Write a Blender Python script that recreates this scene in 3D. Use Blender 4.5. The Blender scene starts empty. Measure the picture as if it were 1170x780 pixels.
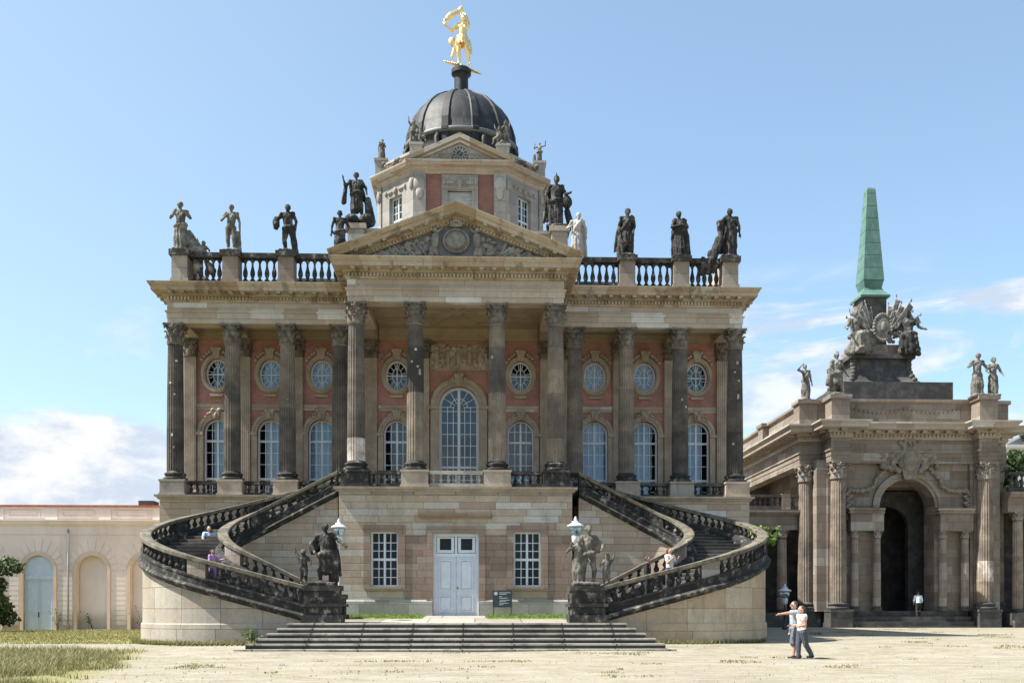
import bpy, bmesh, math, random
from mathutils import Vector, Matrix, Euler, noise
from mathutils.geometry import tessellate_polygon

random.seed(11)
R = math.radians
PI = math.pi
SC = bpy.context.scene
COL = SC.collection

# ------------------------------------------------------------------ camera
cam_d = bpy.data.cameras.new('camera')
cam = bpy.data.objects.new('camera', cam_d)
COL.objects.link(cam)
cam.location = (0, 0, 1.55)
cam.rotation_euler = (R(90), 0, R(-2.0))
cam_d.sensor_width = 36.0
cam_d.lens = 1125 / 1170 * 36.0
cam_d.shift_y = (695 - 390) / 1170
cam_d.clip_end = 3000
SC.camera = cam

# ------------------------------------------------------------------ light
SUN_EL, SUN_FRONT = R(55), R(7.0)          # sun stands left, a touch in front of the facade plane
sdir = Vector((-math.cos(SUN_EL) * math.cos(SUN_FRONT), -math.cos(SUN_EL) * math.sin(SUN_FRONT), math.sin(SUN_EL)))
sun_d = bpy.data.lights.new('sun', 'SUN')
sun_d.energy = 4.4
sun_d.angle = R(0.5)
sun_d.color = (1.0, 0.955, 0.875)
sun = bpy.data.objects.new('sun', sun_d)
COL.objects.link(sun)
sun.rotation_euler = sdir.to_track_quat('Z', 'Y').to_euler()
sun.location = (-60, 0, 80)

SC.view_settings.view_transform = 'Standard'
SC.view_settings.look = 'None'
SC.view_settings.exposure = 1.36
SC.view_settings.gamma = 1.0
SC.view_settings.use_curve_mapping = False
SC.render.film_transparent = False
try:
    SC.cycles.max_bounces = 8
    SC.cycles.diffuse_bounces = 4
    SC.cycles.transparent_max_bounces = 8
except Exception:
    pass


# ------------------------------------------------------------------ node helper
class G:
    def __init__(s, tree):
        s.t = tree
        s.t.nodes.clear()

    def n(s, typ, **kw):
        nd = s.t.nodes.new(typ)
        for k, v in kw.items():
            setattr(nd, k, v)
        return nd

    def put(s, sock, v):
        if isinstance(v, bpy.types.NodeSocket):
            s.t.links.new(v, sock)
        elif v is not None:
            if isinstance(v, (tuple, list)) and len(v) == 3 and sock.type == 'RGBA':
                v = (*v, 1.0)
            sock.default_value = v

    def math(s, op, a, b=None, c=None, clamp=False):
        nd = s.n('ShaderNodeMath', operation=op, use_clamp=clamp)
        s.put(nd.inputs[0], a)
        if b is not None: s.put(nd.inputs[1], b)
        if c is not None: s.put(nd.inputs[2], c)
        return nd.outputs[0]

    def vmath(s, op, a, b):
        nd = s.n('ShaderNodeVectorMath', operation=op)
        s.put(nd.inputs[0], a); s.put(nd.inputs[1], b)
        return nd.outputs[0]

    def mix(s, f, a, b, mode='MIX'):
        nd = s.n('ShaderNodeMix', data_type='RGBA', blend_type=mode)
        s.put(nd.inputs[0], f); s.put(nd.inputs[6], a); s.put(nd.inputs[7], b)
        return nd.outputs[2]

    def ramp(s, f, stops, interp='LINEAR'):
        nd = s.n('ShaderNodeValToRGB')
        cr = nd.color_ramp
        cr.interpolation = interp
        while len(cr.elements) < len(stops): cr.elements.new(0.5)
        for e, (p, c) in zip(cr.elements, stops):
            e.position = p
            e.color = (*c, 1) if len(c) == 3 else c
        s.put(nd.inputs[0], f)
        return nd.outputs[0]

    def step(s, x, a, b):
        nd = s.n('ShaderNodeMapRange', interpolation_type='SMOOTHSTEP')
        s.put(nd.inputs[0], x); nd.inputs[1].default_value = a; nd.inputs[2].default_value = b
        return nd.outputs[0]

    def noise(s, vec, scale, detail=4, rough=0.6, dist=0.0):
        nd = s.n('ShaderNodeTexNoise')
        s.put(nd.inputs['Vector'], vec)
        nd.inputs['Scale'].default_value = scale; nd.inputs['Detail'].default_value = detail
        nd.inputs['Roughness'].default_value = rough; nd.inputs['Distortion'].default_value = dist
        return nd.outputs[0]

    def scale(s, vec, sc, loc=(0, 0, 0)):
        nd = s.n('ShaderNodeMapping')
        s.put(nd.inputs[0], vec)
        nd.inputs['Scale'].default_value = sc; nd.inputs['Location'].default_value = loc
        return nd.outputs[0]

    def pos(s): return s.n('ShaderNodeNewGeometry').outputs['Position']
    def uv(s): return s.n('ShaderNodeUVMap', uv_map='UVMap').outputs[0]
    def attr(s, name): return s.n('ShaderNodeAttribute', attribute_name=name).outputs['Fac']

    def sep(s, v):
        nd = s.n('ShaderNodeSeparateXYZ'); s.put(nd.inputs[0], v); return nd.outputs

    def comb(s, x, y, z=0.0):
        nd = s.n('ShaderNodeCombineXYZ')
        s.put(nd.inputs[0], x); s.put(nd.inputs[1], y); s.put(nd.inputs[2], z)
        return nd.outputs[0]

    def white(s, v):
        nd = s.n('ShaderNodeTexWhiteNoise', noise_dimensions='3D'); s.put(nd.inputs['Vector'], v)
        return nd.outputs

    def out(s, col, rough=0.85, bump=None, bump_s=0.4, bump_d=0.02, **kw):
        b = s.n('ShaderNodeBsdfPrincipled'); o = s.n('ShaderNodeOutputMaterial')
        s.put(b.inputs['Base Color'], col); s.put(b.inputs['Roughness'], rough)
        for k, v in kw.items(): s.put(b.inputs[k.replace('_', ' ')], v)
        if bump is not None:
            bp = s.n('ShaderNodeBump'); bp.inputs['Strength'].default_value = bump_s
            bp.inputs['Distance'].default_value = bump_d
            s.put(bp.inputs['Height'], bump); s.t.links.new(bp.outputs[0], b.inputs['Normal'])
        s.t.links.new(b.outputs[0], o.inputs[0])
        return b


def newmat(name):
    m = bpy.data.materials.new(name)
    m.use_nodes = True
    return m, G(m.node_tree)


# ------------------------------------------------------------------ world: sky with clouds by direction
world = bpy.data.worlds.new('World')
SC.world = world
world.use_nodes = True
g = G(world.node_tree)
sky = g.n('ShaderNodeTexSky', sky_type='NISHITA', sun_disc=False)
sky.sun_elevation = SUN_EL
sky.sun_rotation = math.atan2(sdir.x, sdir.y)
sky.altitude = 50
sky.air_density = 1.0
sky.dust_density = 1.2
sky.ozone_density = 1.6
gen = g.n('ShaderNodeTexCoord').outputs['Generated']
sx, sy, sz = g.sep(gen)[:3]
az = g.math('ARCTAN2', sx, sy)                     # 0 straight ahead, + right
el = g.math('ARCSINE', sz)
# cumulus bank low on the left
va = g.comb(g.math('MULTIPLY', az, 1.0), g.math('MULTIPLY', el, 2.0), 0.3)
nz = g.noise(va, 9.0, 7, 0.58)
top = g.math('ADD', 0.178, g.math('MULTIPLY', g.math('SUBTRACT', nz, 0.5), 0.09))
bank = g.math('SUBTRACT', top, el)
bank = g.step(bank, 0.0, 0.018)
gate_l = g.math('SUBTRACT', 1.0, g.step(az, -0.36, -0.1))
cum = g.math('MULTIPLY', bank, gate_l)
# thin streaky cirrus on the right
vb = g.comb(g.math('ADD', g.math('MULTIPLY', az, 1.0), g.math('MULTIPLY', el, -1.2)), g.math('MULTIPLY', el, 5.0), 4.1)
n2 = g.noise(vb, 4.2, 8, 0.62, 0.6)
m2 = g.math('MULTIPLY', g.step(n2, 0.42, 0.60), g.step(az, 0.10, 0.34))
m2 = g.math('MULTIPLY', m2, g.math('SUBTRACT', 1.0, g.step(el, 0.27, 0.335)))
vb2 = g.comb(g.math('MULTIPLY', az, 3.0), g.math('MULTIPLY', el, 6.0), 9.1)
n3 = g.noise(vb2, 3.0, 7, 0.6)
m3 = g.math('MULTIPLY', g.step(n3, 0.60, 0.80), 0.45)
m3 = g.math('MULTIPLY', m3, g.math('SUBTRACT', 1.0, g.step(el, 0.25, 0.42)))
cl = g.math('MAXIMUM', cum, g.math('MAXIMUM', g.math('MULTIPLY', m2, 0.95), m3))
cl = g.math('MULTIPLY', cl, g.step(el, -0.02, 0.03))
shade = g.mix(g.step(g.noise(va, 16.0, 6, 0.6), 0.36, 0.60), (2.6, 2.95, 3.5), (3.9, 3.95, 4.0))
skyc = g.mix(cl, g.mix(g.math('ADD', 0.17, g.math('MULTIPLY', g.step(az, 0.15, -0.5), 0.16)), g.mix(1.0, sky.outputs[0], (0.92, 1.03, 1.0), 'MULTIPLY'), (2.65, 3.05, 3.25)), shade)
bg = g.n('ShaderNodeBackground')
g.put(bg.inputs[0], skyc)
bg.inputs[1].default_value = 0.10
wo = g.n('ShaderNodeOutputWorld')
g.t.links.new(bg.outputs[0], wo.inputs[0])


# ------------------------------------------------------------------ materials
ALB = 0.74
DESAT = 0.15


def stone_mat(name, stops, bh=0.36, bw=0.9, grime=0.35, grime_col=(0.035, 0.032, 0.03), gscale=0.6, rough=0.88,
              mortar=0.012, mcol=0.5, streak=0.35, use_tone=False, bump=0.35, glo=0.52, ghi=0.75, nscale=1.3, alb=1.0):
    m, g = newmat(name)
    stops = [(q, tuple(ALB * alb * (k * (1 - DESAT) + DESAT * (.3 * cc[0] + .55 * cc[1] + .15 * cc[2])) for k in cc)) for q, cc in stops]
    p = g.pos(); uvx, uvy, _ = g.sep(g.uv())[:3]
    if bh:
        row = g.math('FLOOR', g.math('DIVIDE', uvy, bh))
        rr = g.white(g.comb(row, 3.7, 1.1))[0]
        uu = g.math('ADD', g.math('DIVIDE', uvx, bw), g.math('MULTIPLY', rr, 5.3))
        colm = g.math('FLOOR', uu)
        rnd = g.white(g.comb(colm, row, 2.0))[0]
        fu = g.math('MULTIPLY', g.math('FRACT', uu), bw)
        fv = g.math('MULTIPLY', g.math('FRACT', g.math('DIVIDE', uvy, bh)), bh)
        e = g.math('MINIMUM', g.math('MINIMUM', fu, g.math('SUBTRACT', bw, fu)), g.math('MINIMUM', fv, g.math('SUBTRACT', bh, fv)))
        joint = g.step(e, mortar * 0.3, mortar * 1.6)
    else:
        rnd = None
    n1 = g.noise(p, nscale, 7, 0.68)
    val = rnd if rnd is not None else n1
    if use_tone:
        val = g.math('ADD', g.math('MULTIPLY', g.math('MULTIPLY_ADD', g.attr('tone'), 1.45, -0.17), 0.85), g.math('MULTIPLY', g.math('SUBTRACT', n1, 0.5), 0.85), clamp=True)
    c = g.ramp(val, stops)
    fine = g.noise(p, 14, 6, 0.7)
    c = g.mix(0.55, c, g.ramp(fine, [(0.2, (0.45, 0.45, 0.45)), (0.8, (1.25, 1.22, 1.18))]), 'MULTIPLY')
    c = g.mix(0.6, c, g.ramp(n1, [(0.25, (0.62, 0.6, 0.58)), (0.75, (1.18, 1.15, 1.1))]), 'MULTIPLY')
    if grime:
        gn = g.noise(g.scale(p, (1, 1, 0.55)), gscale * 2.2, 7, 0.66)
        f = g.math('MULTIPLY', g.step(gn, glo, ghi), grime)
        if streak:
            sn = g.noise(g.scale(p, (3.2, 3.2, 0.22)), 1.6, 5, 0.6)
            f = g.math('MAXIMUM', f, g.math('MULTIPLY', g.step(sn, 0.52, 0.78), streak))
        c = g.mix(f, c, grime_col)
    h = fine
    if bh:
        c = g.mix(joint, g.mix(mcol, c, (0.03, 0.027, 0.025)), c)
        h = g.math('ADD', g.math('MULTIPLY', joint, 0.8), g.math('MULTIPLY', fine, 0.35))
    g.out(c, rough, h, bump, 0.02)
    return m


TAN = [(0.0, (0.22, 0.155, 0.115)), (0.2, (0.30, 0.225, 0.17)), (0.45, (0.36, 0.29, 0.225)), (0.7, (0.42, 0.36, 0.285)),
       (0.88, (0.37, 0.34, 0.29)), (0.95, (0.5, 0.48, 0.44)), (1.0, (0.56, 0.55, 0.53))]
M = {}
M['ashlar'] = stone_mat('sandstone_ashlar', [(0.0, (0.39, 0.29, 0.205)), (0.3, (0.43, 0.335, 0.24)), (0.6, (0.46, 0.38, 0.285)), (0.82, (0.49, 0.43, 0.335)),
                                             (0.93, (0.47, 0.445, 0.40)), (1.0, (0.58, 0.565, 0.54))], 0.285, 1.5, grime=0.38, grime_col=(0.16, 0.125, 0.10), streak=0.25, mcol=0.5, mortar=0.013, alb=1.36, gscale=0.5, glo=0.46, ghi=0.7)
M['brown'] = stone_mat('pinkish_brown_surround', [(0.0, (0.33, 0.225, 0.17)), (0.6, (0.38, 0.27, 0.20)), (1.0, (0.43, 0.33, 0.26))], 0.285, 1.0, grime=0.25, grime_col=(0.12, 0.09, 0.07), streak=0.25, mcol=0.45, mortar=0.012, alb=1.05)
M['drum'] = stone_mat('pale_weathered_ashlar', [(0.0, (0.47, 0.40, 0.31)), (0.5, (0.53, 0.465, 0.375)), (1.0, (0.56, 0.51, 0.43))],
                      0.78, 1.5, grime=0.30, grime_col=(0.13, 0.115, 0.095), streak=0.35, mcol=0.6)
M['drum_right'] = stone_mat('ochre_weathered_ashlar', [(0.0, (0.42, 0.31, 0.19)), (0.5, (0.48, 0.37, 0.24)), (1.0, (0.50, 0.42, 0.30))],
                            0.78, 1.5, grime=0.35, grime_col=(0.08, 0.075, 0.065), streak=0.35, mcol=0.45, alb=1.38)
M['entab'] = stone_mat('entablature_stone', [(0.0, (0.40, 0.315, 0.24)), (0.3, (0.45, 0.37, 0.285)), (0.7, (0.49, 0.42, 0.34)), (0.88, (0.47, 0.43, 0.375)),
                                             (0.95, (0.60, 0.58, 0.55)), (1.0, (0.64, 0.63, 0.62))], 0.47, 1.5, grime=0.16, streak=0.12, mcol=0.45, mortar=0.009, alb=1.25)
M['cornice'] = stone_mat('ochre_cornice_stone', [(0.0, (0.36, 0.25, 0.15)), (0.3, (0.43, 0.325, 0.215)), (0.65, (0.48, 0.395, 0.285)), (1.0, (0.53, 0.47, 0.375))],
                         3.1, 1.3, grime=0.55, grime_col=(0.10, 0.075, 0.045), streak=0.0, mcol=0.4, mortar=0.01, gscale=0.8, glo=0.53, ghi=0.62, alb=1.2)
M['trim'] = stone_mat('sandstone_trim', TAN, 0.0, grime=0.25, streak=0.2, alb=1.45)
M['column'] = stone_mat('weathered_column_stone', [(0.0, (0.04, 0.036, 0.033)), (0.25, (0.095, 0.08, 0.066)), (0.5, (0.175, 0.14, 0.105)),
                                                   (0.75, (0.27, 0.215, 0.165)), (1.0, (0.62, 0.61, 0.58))], 0.0, grime=0.3, streak=0.5,
                        use_tone=True, bump=0.5, grime_col=(0.03, 0.028, 0.027), alb=1.8)
M['capital'] = stone_mat('dark_capital_stone', [(0.2, (0.05, 0.045, 0.042)), (0.5, (0.15, 0.125, 0.10)), (0.8, (0.36, 0.31, 0.25))], 0.0, grime=0.6, gscale=2.5, streak=0.2, alb=1.35, nscale=2.5)
M['black'] = stone_mat('black_crusted_sandstone', [(0.3, (0.014, 0.014, 0.013)), (0.5, (0.035, 0.033, 0.03)), (0.58, (0.13, 0.12, 0.105)), (0.68, (0.46, 0.43, 0.37))], 0.0,
                       grime=0.75, gscale=1.6, streak=0.6, grime_col=(0.014, 0.014, 0.013), glo=0.46, ghi=0.60, nscale=3.2, bump=0.7)
M['cap_lichen'] = stone_mat('lichened_handrail_stone', [(0.2, (0.08, 0.075, 0.06)), (0.5, (0.20, 0.175, 0.12)), (0.8, (0.36, 0.32, 0.23))], 0.0, grime=0.8, gscale=2.0, streak=0.0, nscale=2.6, glo=0.5, ghi=0.62)
M['statue_dark'] = stone_mat('black_statue_stone', [(0.3, (0.014, 0.014, 0.014)), (0.5, (0.035, 0.034, 0.033)), (0.6, (0.11, 0.105, 0.098)), (0.74, (0.38, 0.365, 0.34))], 0.0,
                             grime=0.45, gscale=1.8, streak=0.45, bump=0.8, nscale=3.0, grime_col=(0.016, 0.016, 0.016))
M['statue_grey'] = stone_mat('grey_statue_stone', [(0.3, (0.07, 0.068, 0.058)), (0.5, (0.22, 0.21, 0.18)), (0.72, (0.46, 0.45, 0.40))], 0.0, grime=0.7, gscale=1.8, streak=0.5, bump=0.8, nscale=2.6)
M['cart'] = stone_mat('carved_gate_stone', [(0.25, (0.20, 0.16, 0.125)), (0.5, (0.34, 0.285, 0.225)), (0.75, (0.46, 0.40, 0.33))], 0.0, grime=0.45, gscale=1.6, streak=0.3, bump=0.6, nscale=2.4)
M['trophy'] = stone_mat('grey_trophy_stone', [(0.25, (0.12, 0.115, 0.10)), (0.5, (0.29, 0.28, 0.25)), (0.75, (0.46, 0.45, 0.41))], 0.0, grime=0.5, gscale=1.4, streak=0.4, bump=0.6, nscale=2.2)
M['statue_mossy'] = stone_mat('mossy_statue_stone', [(0.25, (0.05, 0.055, 0.035)), (0.5, (0.17, 0.155, 0.125)), (0.75, (0.40, 0.36, 0.31))], 0.0, grime=0.7, gscale=1.8, streak=0.4, bump=0.6, nscale=2.6)
M['statue_white'] = stone_mat('pale_statue_stone', [(0.2, (0.36, 0.35, 0.33)), (0.6, (0.55, 0.54, 0.51)), (0.9, (0.66, 0.65, 0.62))], 0.0, grime=0.5, gscale=1.4, streak=0.35, bump=0.5)
M['relief'] = stone_mat('grey_relief_stone', [(0.2, (0.13, 0.125, 0.12)), (0.5, (0.27, 0.255, 0.235)), (0.85, (0.42, 0.395, 0.36))], 0.0, grime=0.75, gscale=1.0, streak=0.0,
                        grime_col=(0.05, 0.05, 0.05), alb=1.3, nscale=2.4)
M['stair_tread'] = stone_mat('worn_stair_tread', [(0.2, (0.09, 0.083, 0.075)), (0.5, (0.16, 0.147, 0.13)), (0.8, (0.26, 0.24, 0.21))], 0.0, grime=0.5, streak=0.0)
M['tread'] = stone_mat('dark_stair_stone', [(0.2, (0.03, 0.028, 0.026)), (0.5, (0.065, 0.06, 0.054)), (0.8, (0.15, 0.14, 0.12))], 0.0, grime=0.5, streak=0.0)  # dark tone for the front step risers and the curved flights
M['step'] = stone_mat('step_sandstone', [(0.0, (0.36, 0.32, 0.26)), (0.5, (0.44, 0.395, 0.325)), (1.0, (0.52, 0.475, 0.40))], 3.0, 1.75, grime=0.4, gscale=1.0, streak=0.0, mcol=0.8, mortar=0.02)
M['gate'] = stone_mat('gate_sandstone', [(0.0, (0.29, 0.225, 0.17)), (0.35, (0.335, 0.27, 0.21)), (0.7, (0.375, 0.31, 0.245)), (0.93, (0.42, 0.37, 0.32)), (1.0, (0.52, 0.49, 0.45))],
                      0.6, 1.7, grime=0.45, streak=0.45, mcol=0.5, alb=1.0)
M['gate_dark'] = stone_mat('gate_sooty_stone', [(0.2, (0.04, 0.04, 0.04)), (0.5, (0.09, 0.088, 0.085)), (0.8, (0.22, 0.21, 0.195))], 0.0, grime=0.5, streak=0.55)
M['pale'] = stone_mat('pale_lantern_stone', [(0.0, (0.37, 0.35, 0.32)), (0.5, (0.47, 0.455, 0.42)), (1.0, (0.56, 0.545, 0.51))], 0.6, 1.0, grime=0.4, grime_col=(0.12, 0.115, 0.11), streak=0.3, mcol=0.3)


def brick_mat(nm='red_brick', k=.98):
    m, g = newmat(nm)
    uv = g.uv()
    b = g.n('ShaderNodeTexBrick')
    g.put(b.inputs['Vector'], uv)
    b.inputs['Scale'].default_value = 1.0
    b.inputs['Brick Width'].default_value = 0.26; b.inputs['Row Height'].default_value = 0.085
    b.inputs['Mortar Size'].default_value = 0.008
    b.inputs['Color1'].default_value = (0.385, 0.19, 0.145, 1); b.inputs['Color2'].default_value = (0.32, 0.145, 0.11, 1)
    b.inputs['Mortar'].default_value = (0.36, 0.24, 0.20, 1)
    p = g.pos(); n1 = g.noise(p, 0.9, 6, 0.6)
    c = g.mix(0.7, b.outputs[0], g.ramp(n1, [(0.3, (0.62, 0.58, 0.58)), (0.7, (1.25, 1.2, 1.2))]), 'MULTIPLY')
    c = g.mix(1.0, c, (k, k, k * 1.04), 'MULTIPLY')
    sm = g.noise(g.scale(p, (1.5, 1.5, .5)), 1.1, 7, 0.7)
    c = g.mix(g.math('MULTIPLY', g.step(sm, 0.5, 0.72), 0.35), c, (0.14, 0.09, 0.075))
    g.out(c, 0.9, b.outputs[1], -0.2, 0.01)
    return m


M['brick'] = brick_mat()
M['brick_dark'] = brick_mat('weathered_lantern_brick', .62)


def plain(name, col, rough=0.6, var=0.25, scale=3.0, bump=0.1, dirt=None, metal=0.0, spec=None):
    m, g = newmat(name)
    p = g.pos(); n1 = g.noise(p, scale, 6, 0.65)
    lo = tuple(1 - var for _ in range(3)); hi = tuple(1 + var * 0.6 for _ in range(3))
    c = g.mix(1.0, col, g.ramp(n1, [(0.3, lo), (0.7, hi)]), 'MULTIPLY')
    if dirt:
        d = g.noise(g.scale(p, (2, 2, 0.4)), 1.3, 6, 0.65)
        c = g.mix(g.math('MULTIPLY', g.step(d, 0.5, 0.75), dirt[1]), c, dirt[0])
    kw = {'Metallic': metal}
    if spec is not None: kw['Specular_IOR_Level'] = spec
    g.out(c, rough, n1, bump, 0.01, **kw)
    return m


M['white'] = plain('white_paint', (0.62, 0.65, 0.68), 0.5, 0.1)
M['louvre'] = plain('grey_louvre_paint', (0.36, 0.38, 0.38), 0.6, 0.2)
M['door'] = plain('white_door_paint', (0.60, 0.65, 0.72), 0.45, 0.1, dirt=((0.4, 0.4, 0.4), 0.2))
M['barn_door'] = plain('pale_blue_door_paint', (0.52, 0.62, 0.72), 0.6, 0.1, dirt=((0.35, 0.38, 0.42), 0.25))
M['iron'] = plain('dark_iron', (0.03, 0.03, 0.032), 0.5, 0.2)
M['grey_metal'] = plain('grey_metal', (0.28, 0.29, 0.3), 0.5, 0.2)
M['gold'] = plain('gilding', (0.92, 0.66, 0.30), 0.3, 0.15, metal=0.8, scale=6)
M['roof_lead'] = plain('grey_roof_lead', (0.12, 0.125, 0.13), 0.6, 0.3)
M['curtain'] = plain('blue_white_curtain', (0.36, 0.53, 0.70), 0.9, 0.25, 1.5)
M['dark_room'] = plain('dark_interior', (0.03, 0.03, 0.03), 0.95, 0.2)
M['soffit'] = plain('ochre_plaster_soffit', (0.33, 0.255, 0.165), 0.9, 0.25, 1.2)
M['tile'] = plain('red_roof_tile', (0.42, 0.13, 0.075), 0.85, 0.35, 5)
M['skin'] = plain('skin', (0.50, 0.27, 0.19), 0.55, 0.1)
M['hair'] = plain('brown_hair', (0.06, 0.035, 0.022), 0.7, 0.3)
M['plaque'] = plain('dark_board', (0.022, 0.035, 0.045), 0.35, 0.1)
M['lettering'] = plain('pale_lettering', (0.45, 0.5, 0.53), 0.6, 0.1)
M['nosing'] = stone_mat('pale_sunlit_step_edge', [(0.0, (0.42, 0.39, 0.34)), (0.5, (0.54, 0.50, 0.44)), (1.0, (0.62, 0.585, 0.52))], 3.0, 1.75, grime=0.45, gscale=0.9, streak=0.0, mcol=0.9, mortar=0.03, glo=0.5, ghi=0.62)  # light stone edge, paled further to paint in the sunlit step lines
M['pebble'] = plain('pebble', (0.30, 0.265, 0.21), 0.9, 0.5, 9)
M['kerb'] = plain('kerb_stone', (0.3, 0.28, 0.24), 0.9, 0.35)


def lead_dome():
    m, g = newmat('dome_lead')
    p = g.pos(); n1 = g.noise(p, 0.8, 6, 0.65)
    st = g.noise(g.scale(p, (2.5, 2.5, 0.5)), 1.4, 5, 0.6)
    c = g.ramp(n1, [(0.3, (0.008, 0.009, 0.011)), (0.6, (0.018, 0.02, 0.022)), (0.85, (0.06, 0.064, 0.068))])
    c = g.mix(g.math('MULTIPLY', g.step(st, 0.5, 0.8), 0.5), c, (0.10, 0.104, 0.108))
    g.out(c, g.ramp(n1, [(0.3, (0.52, 0.52, 0.52)), (0.8, (0.72, 0.72, 0.72))]), g.noise(p, 3, 4), 0.3, 0.03, Specular_IOR_Level=0.35)
    return m


M['lead'] = lead_dome()


def copper():
    m, g = newmat('green_copper')
    p = g.pos(); z = g.sep(p)[2]
    n1 = g.noise(p, 1.1, 6, 0.6)
    c = g.ramp(n1, [(0.25, (0.045, 0.105, 0.09)), (0.5, (0.075, 0.16, 0.132)), (0.8, (0.14, 0.24, 0.198))])
    st = g.noise(g.scale(p, (2, 2, 0.4)), 1.4, 5)
    c = g.mix(g.math('MULTIPLY', g.step(st, 0.55, 0.8), 0.75), c, (0.045, 0.095, 0.08))
    sl = g.noise(g.scale(p, (3, 3, 0.3)), 2.2, 5)
    c = g.mix(g.math('MULTIPLY', g.step(sl, 0.55, 0.78), 0.5), c, (0.25, 0.36, 0.31))
    fr = g.math('FRACT', g.math('DIVIDE', z, 0.95))
    ln = g.step(g.math('ABSOLUTE', g.math('SUBTRACT', fr, 0.5)), 0.0, 0.06)
    c = g.mix(ln, (0.03, 0.08, 0.07), c)
    g.out(c, 0.75, ln, 0.4, 0.02)
    return m


M['copper'] = copper()


def glass(nm, fac):
    m, g = newmat(nm)
    p = g.pos()
    gl = g.n('ShaderNodeBsdfGlossy'); gl.inputs['Roughness'].default_value = 0.02
    gl.inputs['Color'].default_value = (0.7, 0.88, 1, 1)
    bp = g.n('ShaderNodeBump'); bp.inputs['Strength'].default_value = 0.035; bp.inputs['Distance'].default_value = 0.05
    g.put(bp.inputs['Height'], g.noise(p, 2.5, 2)); g.t.links.new(bp.outputs[0], gl.inputs['Normal'])
    tr = g.n('ShaderNodeBsdfTransparent'); tr.inputs[0].default_value = (0.8, 0.88, 0.92, 1)
    mx = g.n('ShaderNodeMixShader'); mx.inputs[0].default_value = fac
    g.t.links.new(tr.outputs[0], mx.inputs[1]); g.t.links.new(gl.outputs[0], mx.inputs[2])
    o = g.n('ShaderNodeOutputMaterial'); g.t.links.new(mx.outputs[0], o.inputs[0])
    return m


M['glass'] = glass('window_glass', 0.075)
M['glass_bright'] = glass('old_window_glass', 0.12)
M['glass_low'] = glass('thin_window_glass', 0.025)


M['lamp_glass'] = glass('lamp_glass_pane', 0.30)


def plaster():
    m, g = newmat('pink_rusticated_plaster')
    uvx, uvy, _ = g.sep(g.uv())[:3]
    p = g.pos(); n1 = g.noise(p, 0.6, 6, 0.6)
    c = g.ramp(n1, [(0.25, (0.68, 0.58, 0.53)), (0.6, (0.75, 0.65, 0.605)), (0.85, (0.78, 0.70, 0.66))])
    st = g.noise(g.scale(p, (1.2, 1.2, 0.25)), 1.0, 5)
    c = g.mix(g.math('MULTIPLY', g.step(st, 0.45, 0.75), 0.4), c, (0.48, 0.41, 0.36))
    damp = g.math('SUBTRACT', 1.0, g.step(g.math('ADD', uvy, g.math('MULTIPLY', n1, -1.6)), -0.3, 0.9))
    c = g.mix(g.math('MULTIPLY', damp, 0.75), c, (0.25, 0.23, 0.2))
    g.out(c, 0.92, n1, 0.15, 0.02)
    return m


M['plaster'] = plaster()
M['plaster_white'] = plain('white_plaster', (0.62, 0.60, 0.57), 0.9, 0.12, 0.5)
M['plaster_orange'] = plain('apricot_plaster', (0.64, 0.50, 0.38), 0.9, 0.15, 1.0)


def leaf_mat(name, stops):
    m, g = newmat(name)
    oi = g.attr('tone')
    c = g.ramp(oi, stops)
    b = g.out(c, 0.55)
    b.inputs['Specular IOR Level'].default_value = 0.35
    tr = g.n('ShaderNodeBsdfTranslucent'); g.put(tr.inputs[0], c)
    mx = g.n('ShaderNodeMixShader'); mx.inputs[0].default_value = 0.3
    o = [n for n in g.t.nodes if n.type == 'OUTPUT_MATERIAL'][0]
    g.t.links.new(b.outputs[0], mx.inputs[1]); g.t.links.new(tr.outputs[0], mx.inputs[2])
    g.t.links.new(mx.outputs[0], o.inputs[0])
    return m


M['leaf'] = leaf_mat('leaf_green', [(0, (0.025, 0.05, 0.016)), (0.6, (0.06, 0.10, 0.03)), (1, (0.13, 0.17, 0.07))])
M['leaf_bright'] = leaf_mat('weed_green', [(0, (0.05, 0.10, 0.02)), (0.6, (0.12, 0.20, 0.04)), (1, (0.24, 0.30, 0.09))])
M['blade'] = leaf_mat('meadow_grass', [(0, (0.07, 0.085, 0.025)), (0.45, (0.15, 0.165, 0.055)), (0.75, (0.30, 0.26, 0.12)), (1, (0.46, 0.38, 0.22))])
M['lawn_blade'] = leaf_mat('dry_lawn_grass', [(0, (0.10, 0.115, 0.03)), (0.5, (0.21, 0.21, 0.07)), (1, (0.36, 0.31, 0.14))])
M['bark'] = plain('bark', (0.10, 0.075, 0.05), 0.9, 0.4)


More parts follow.
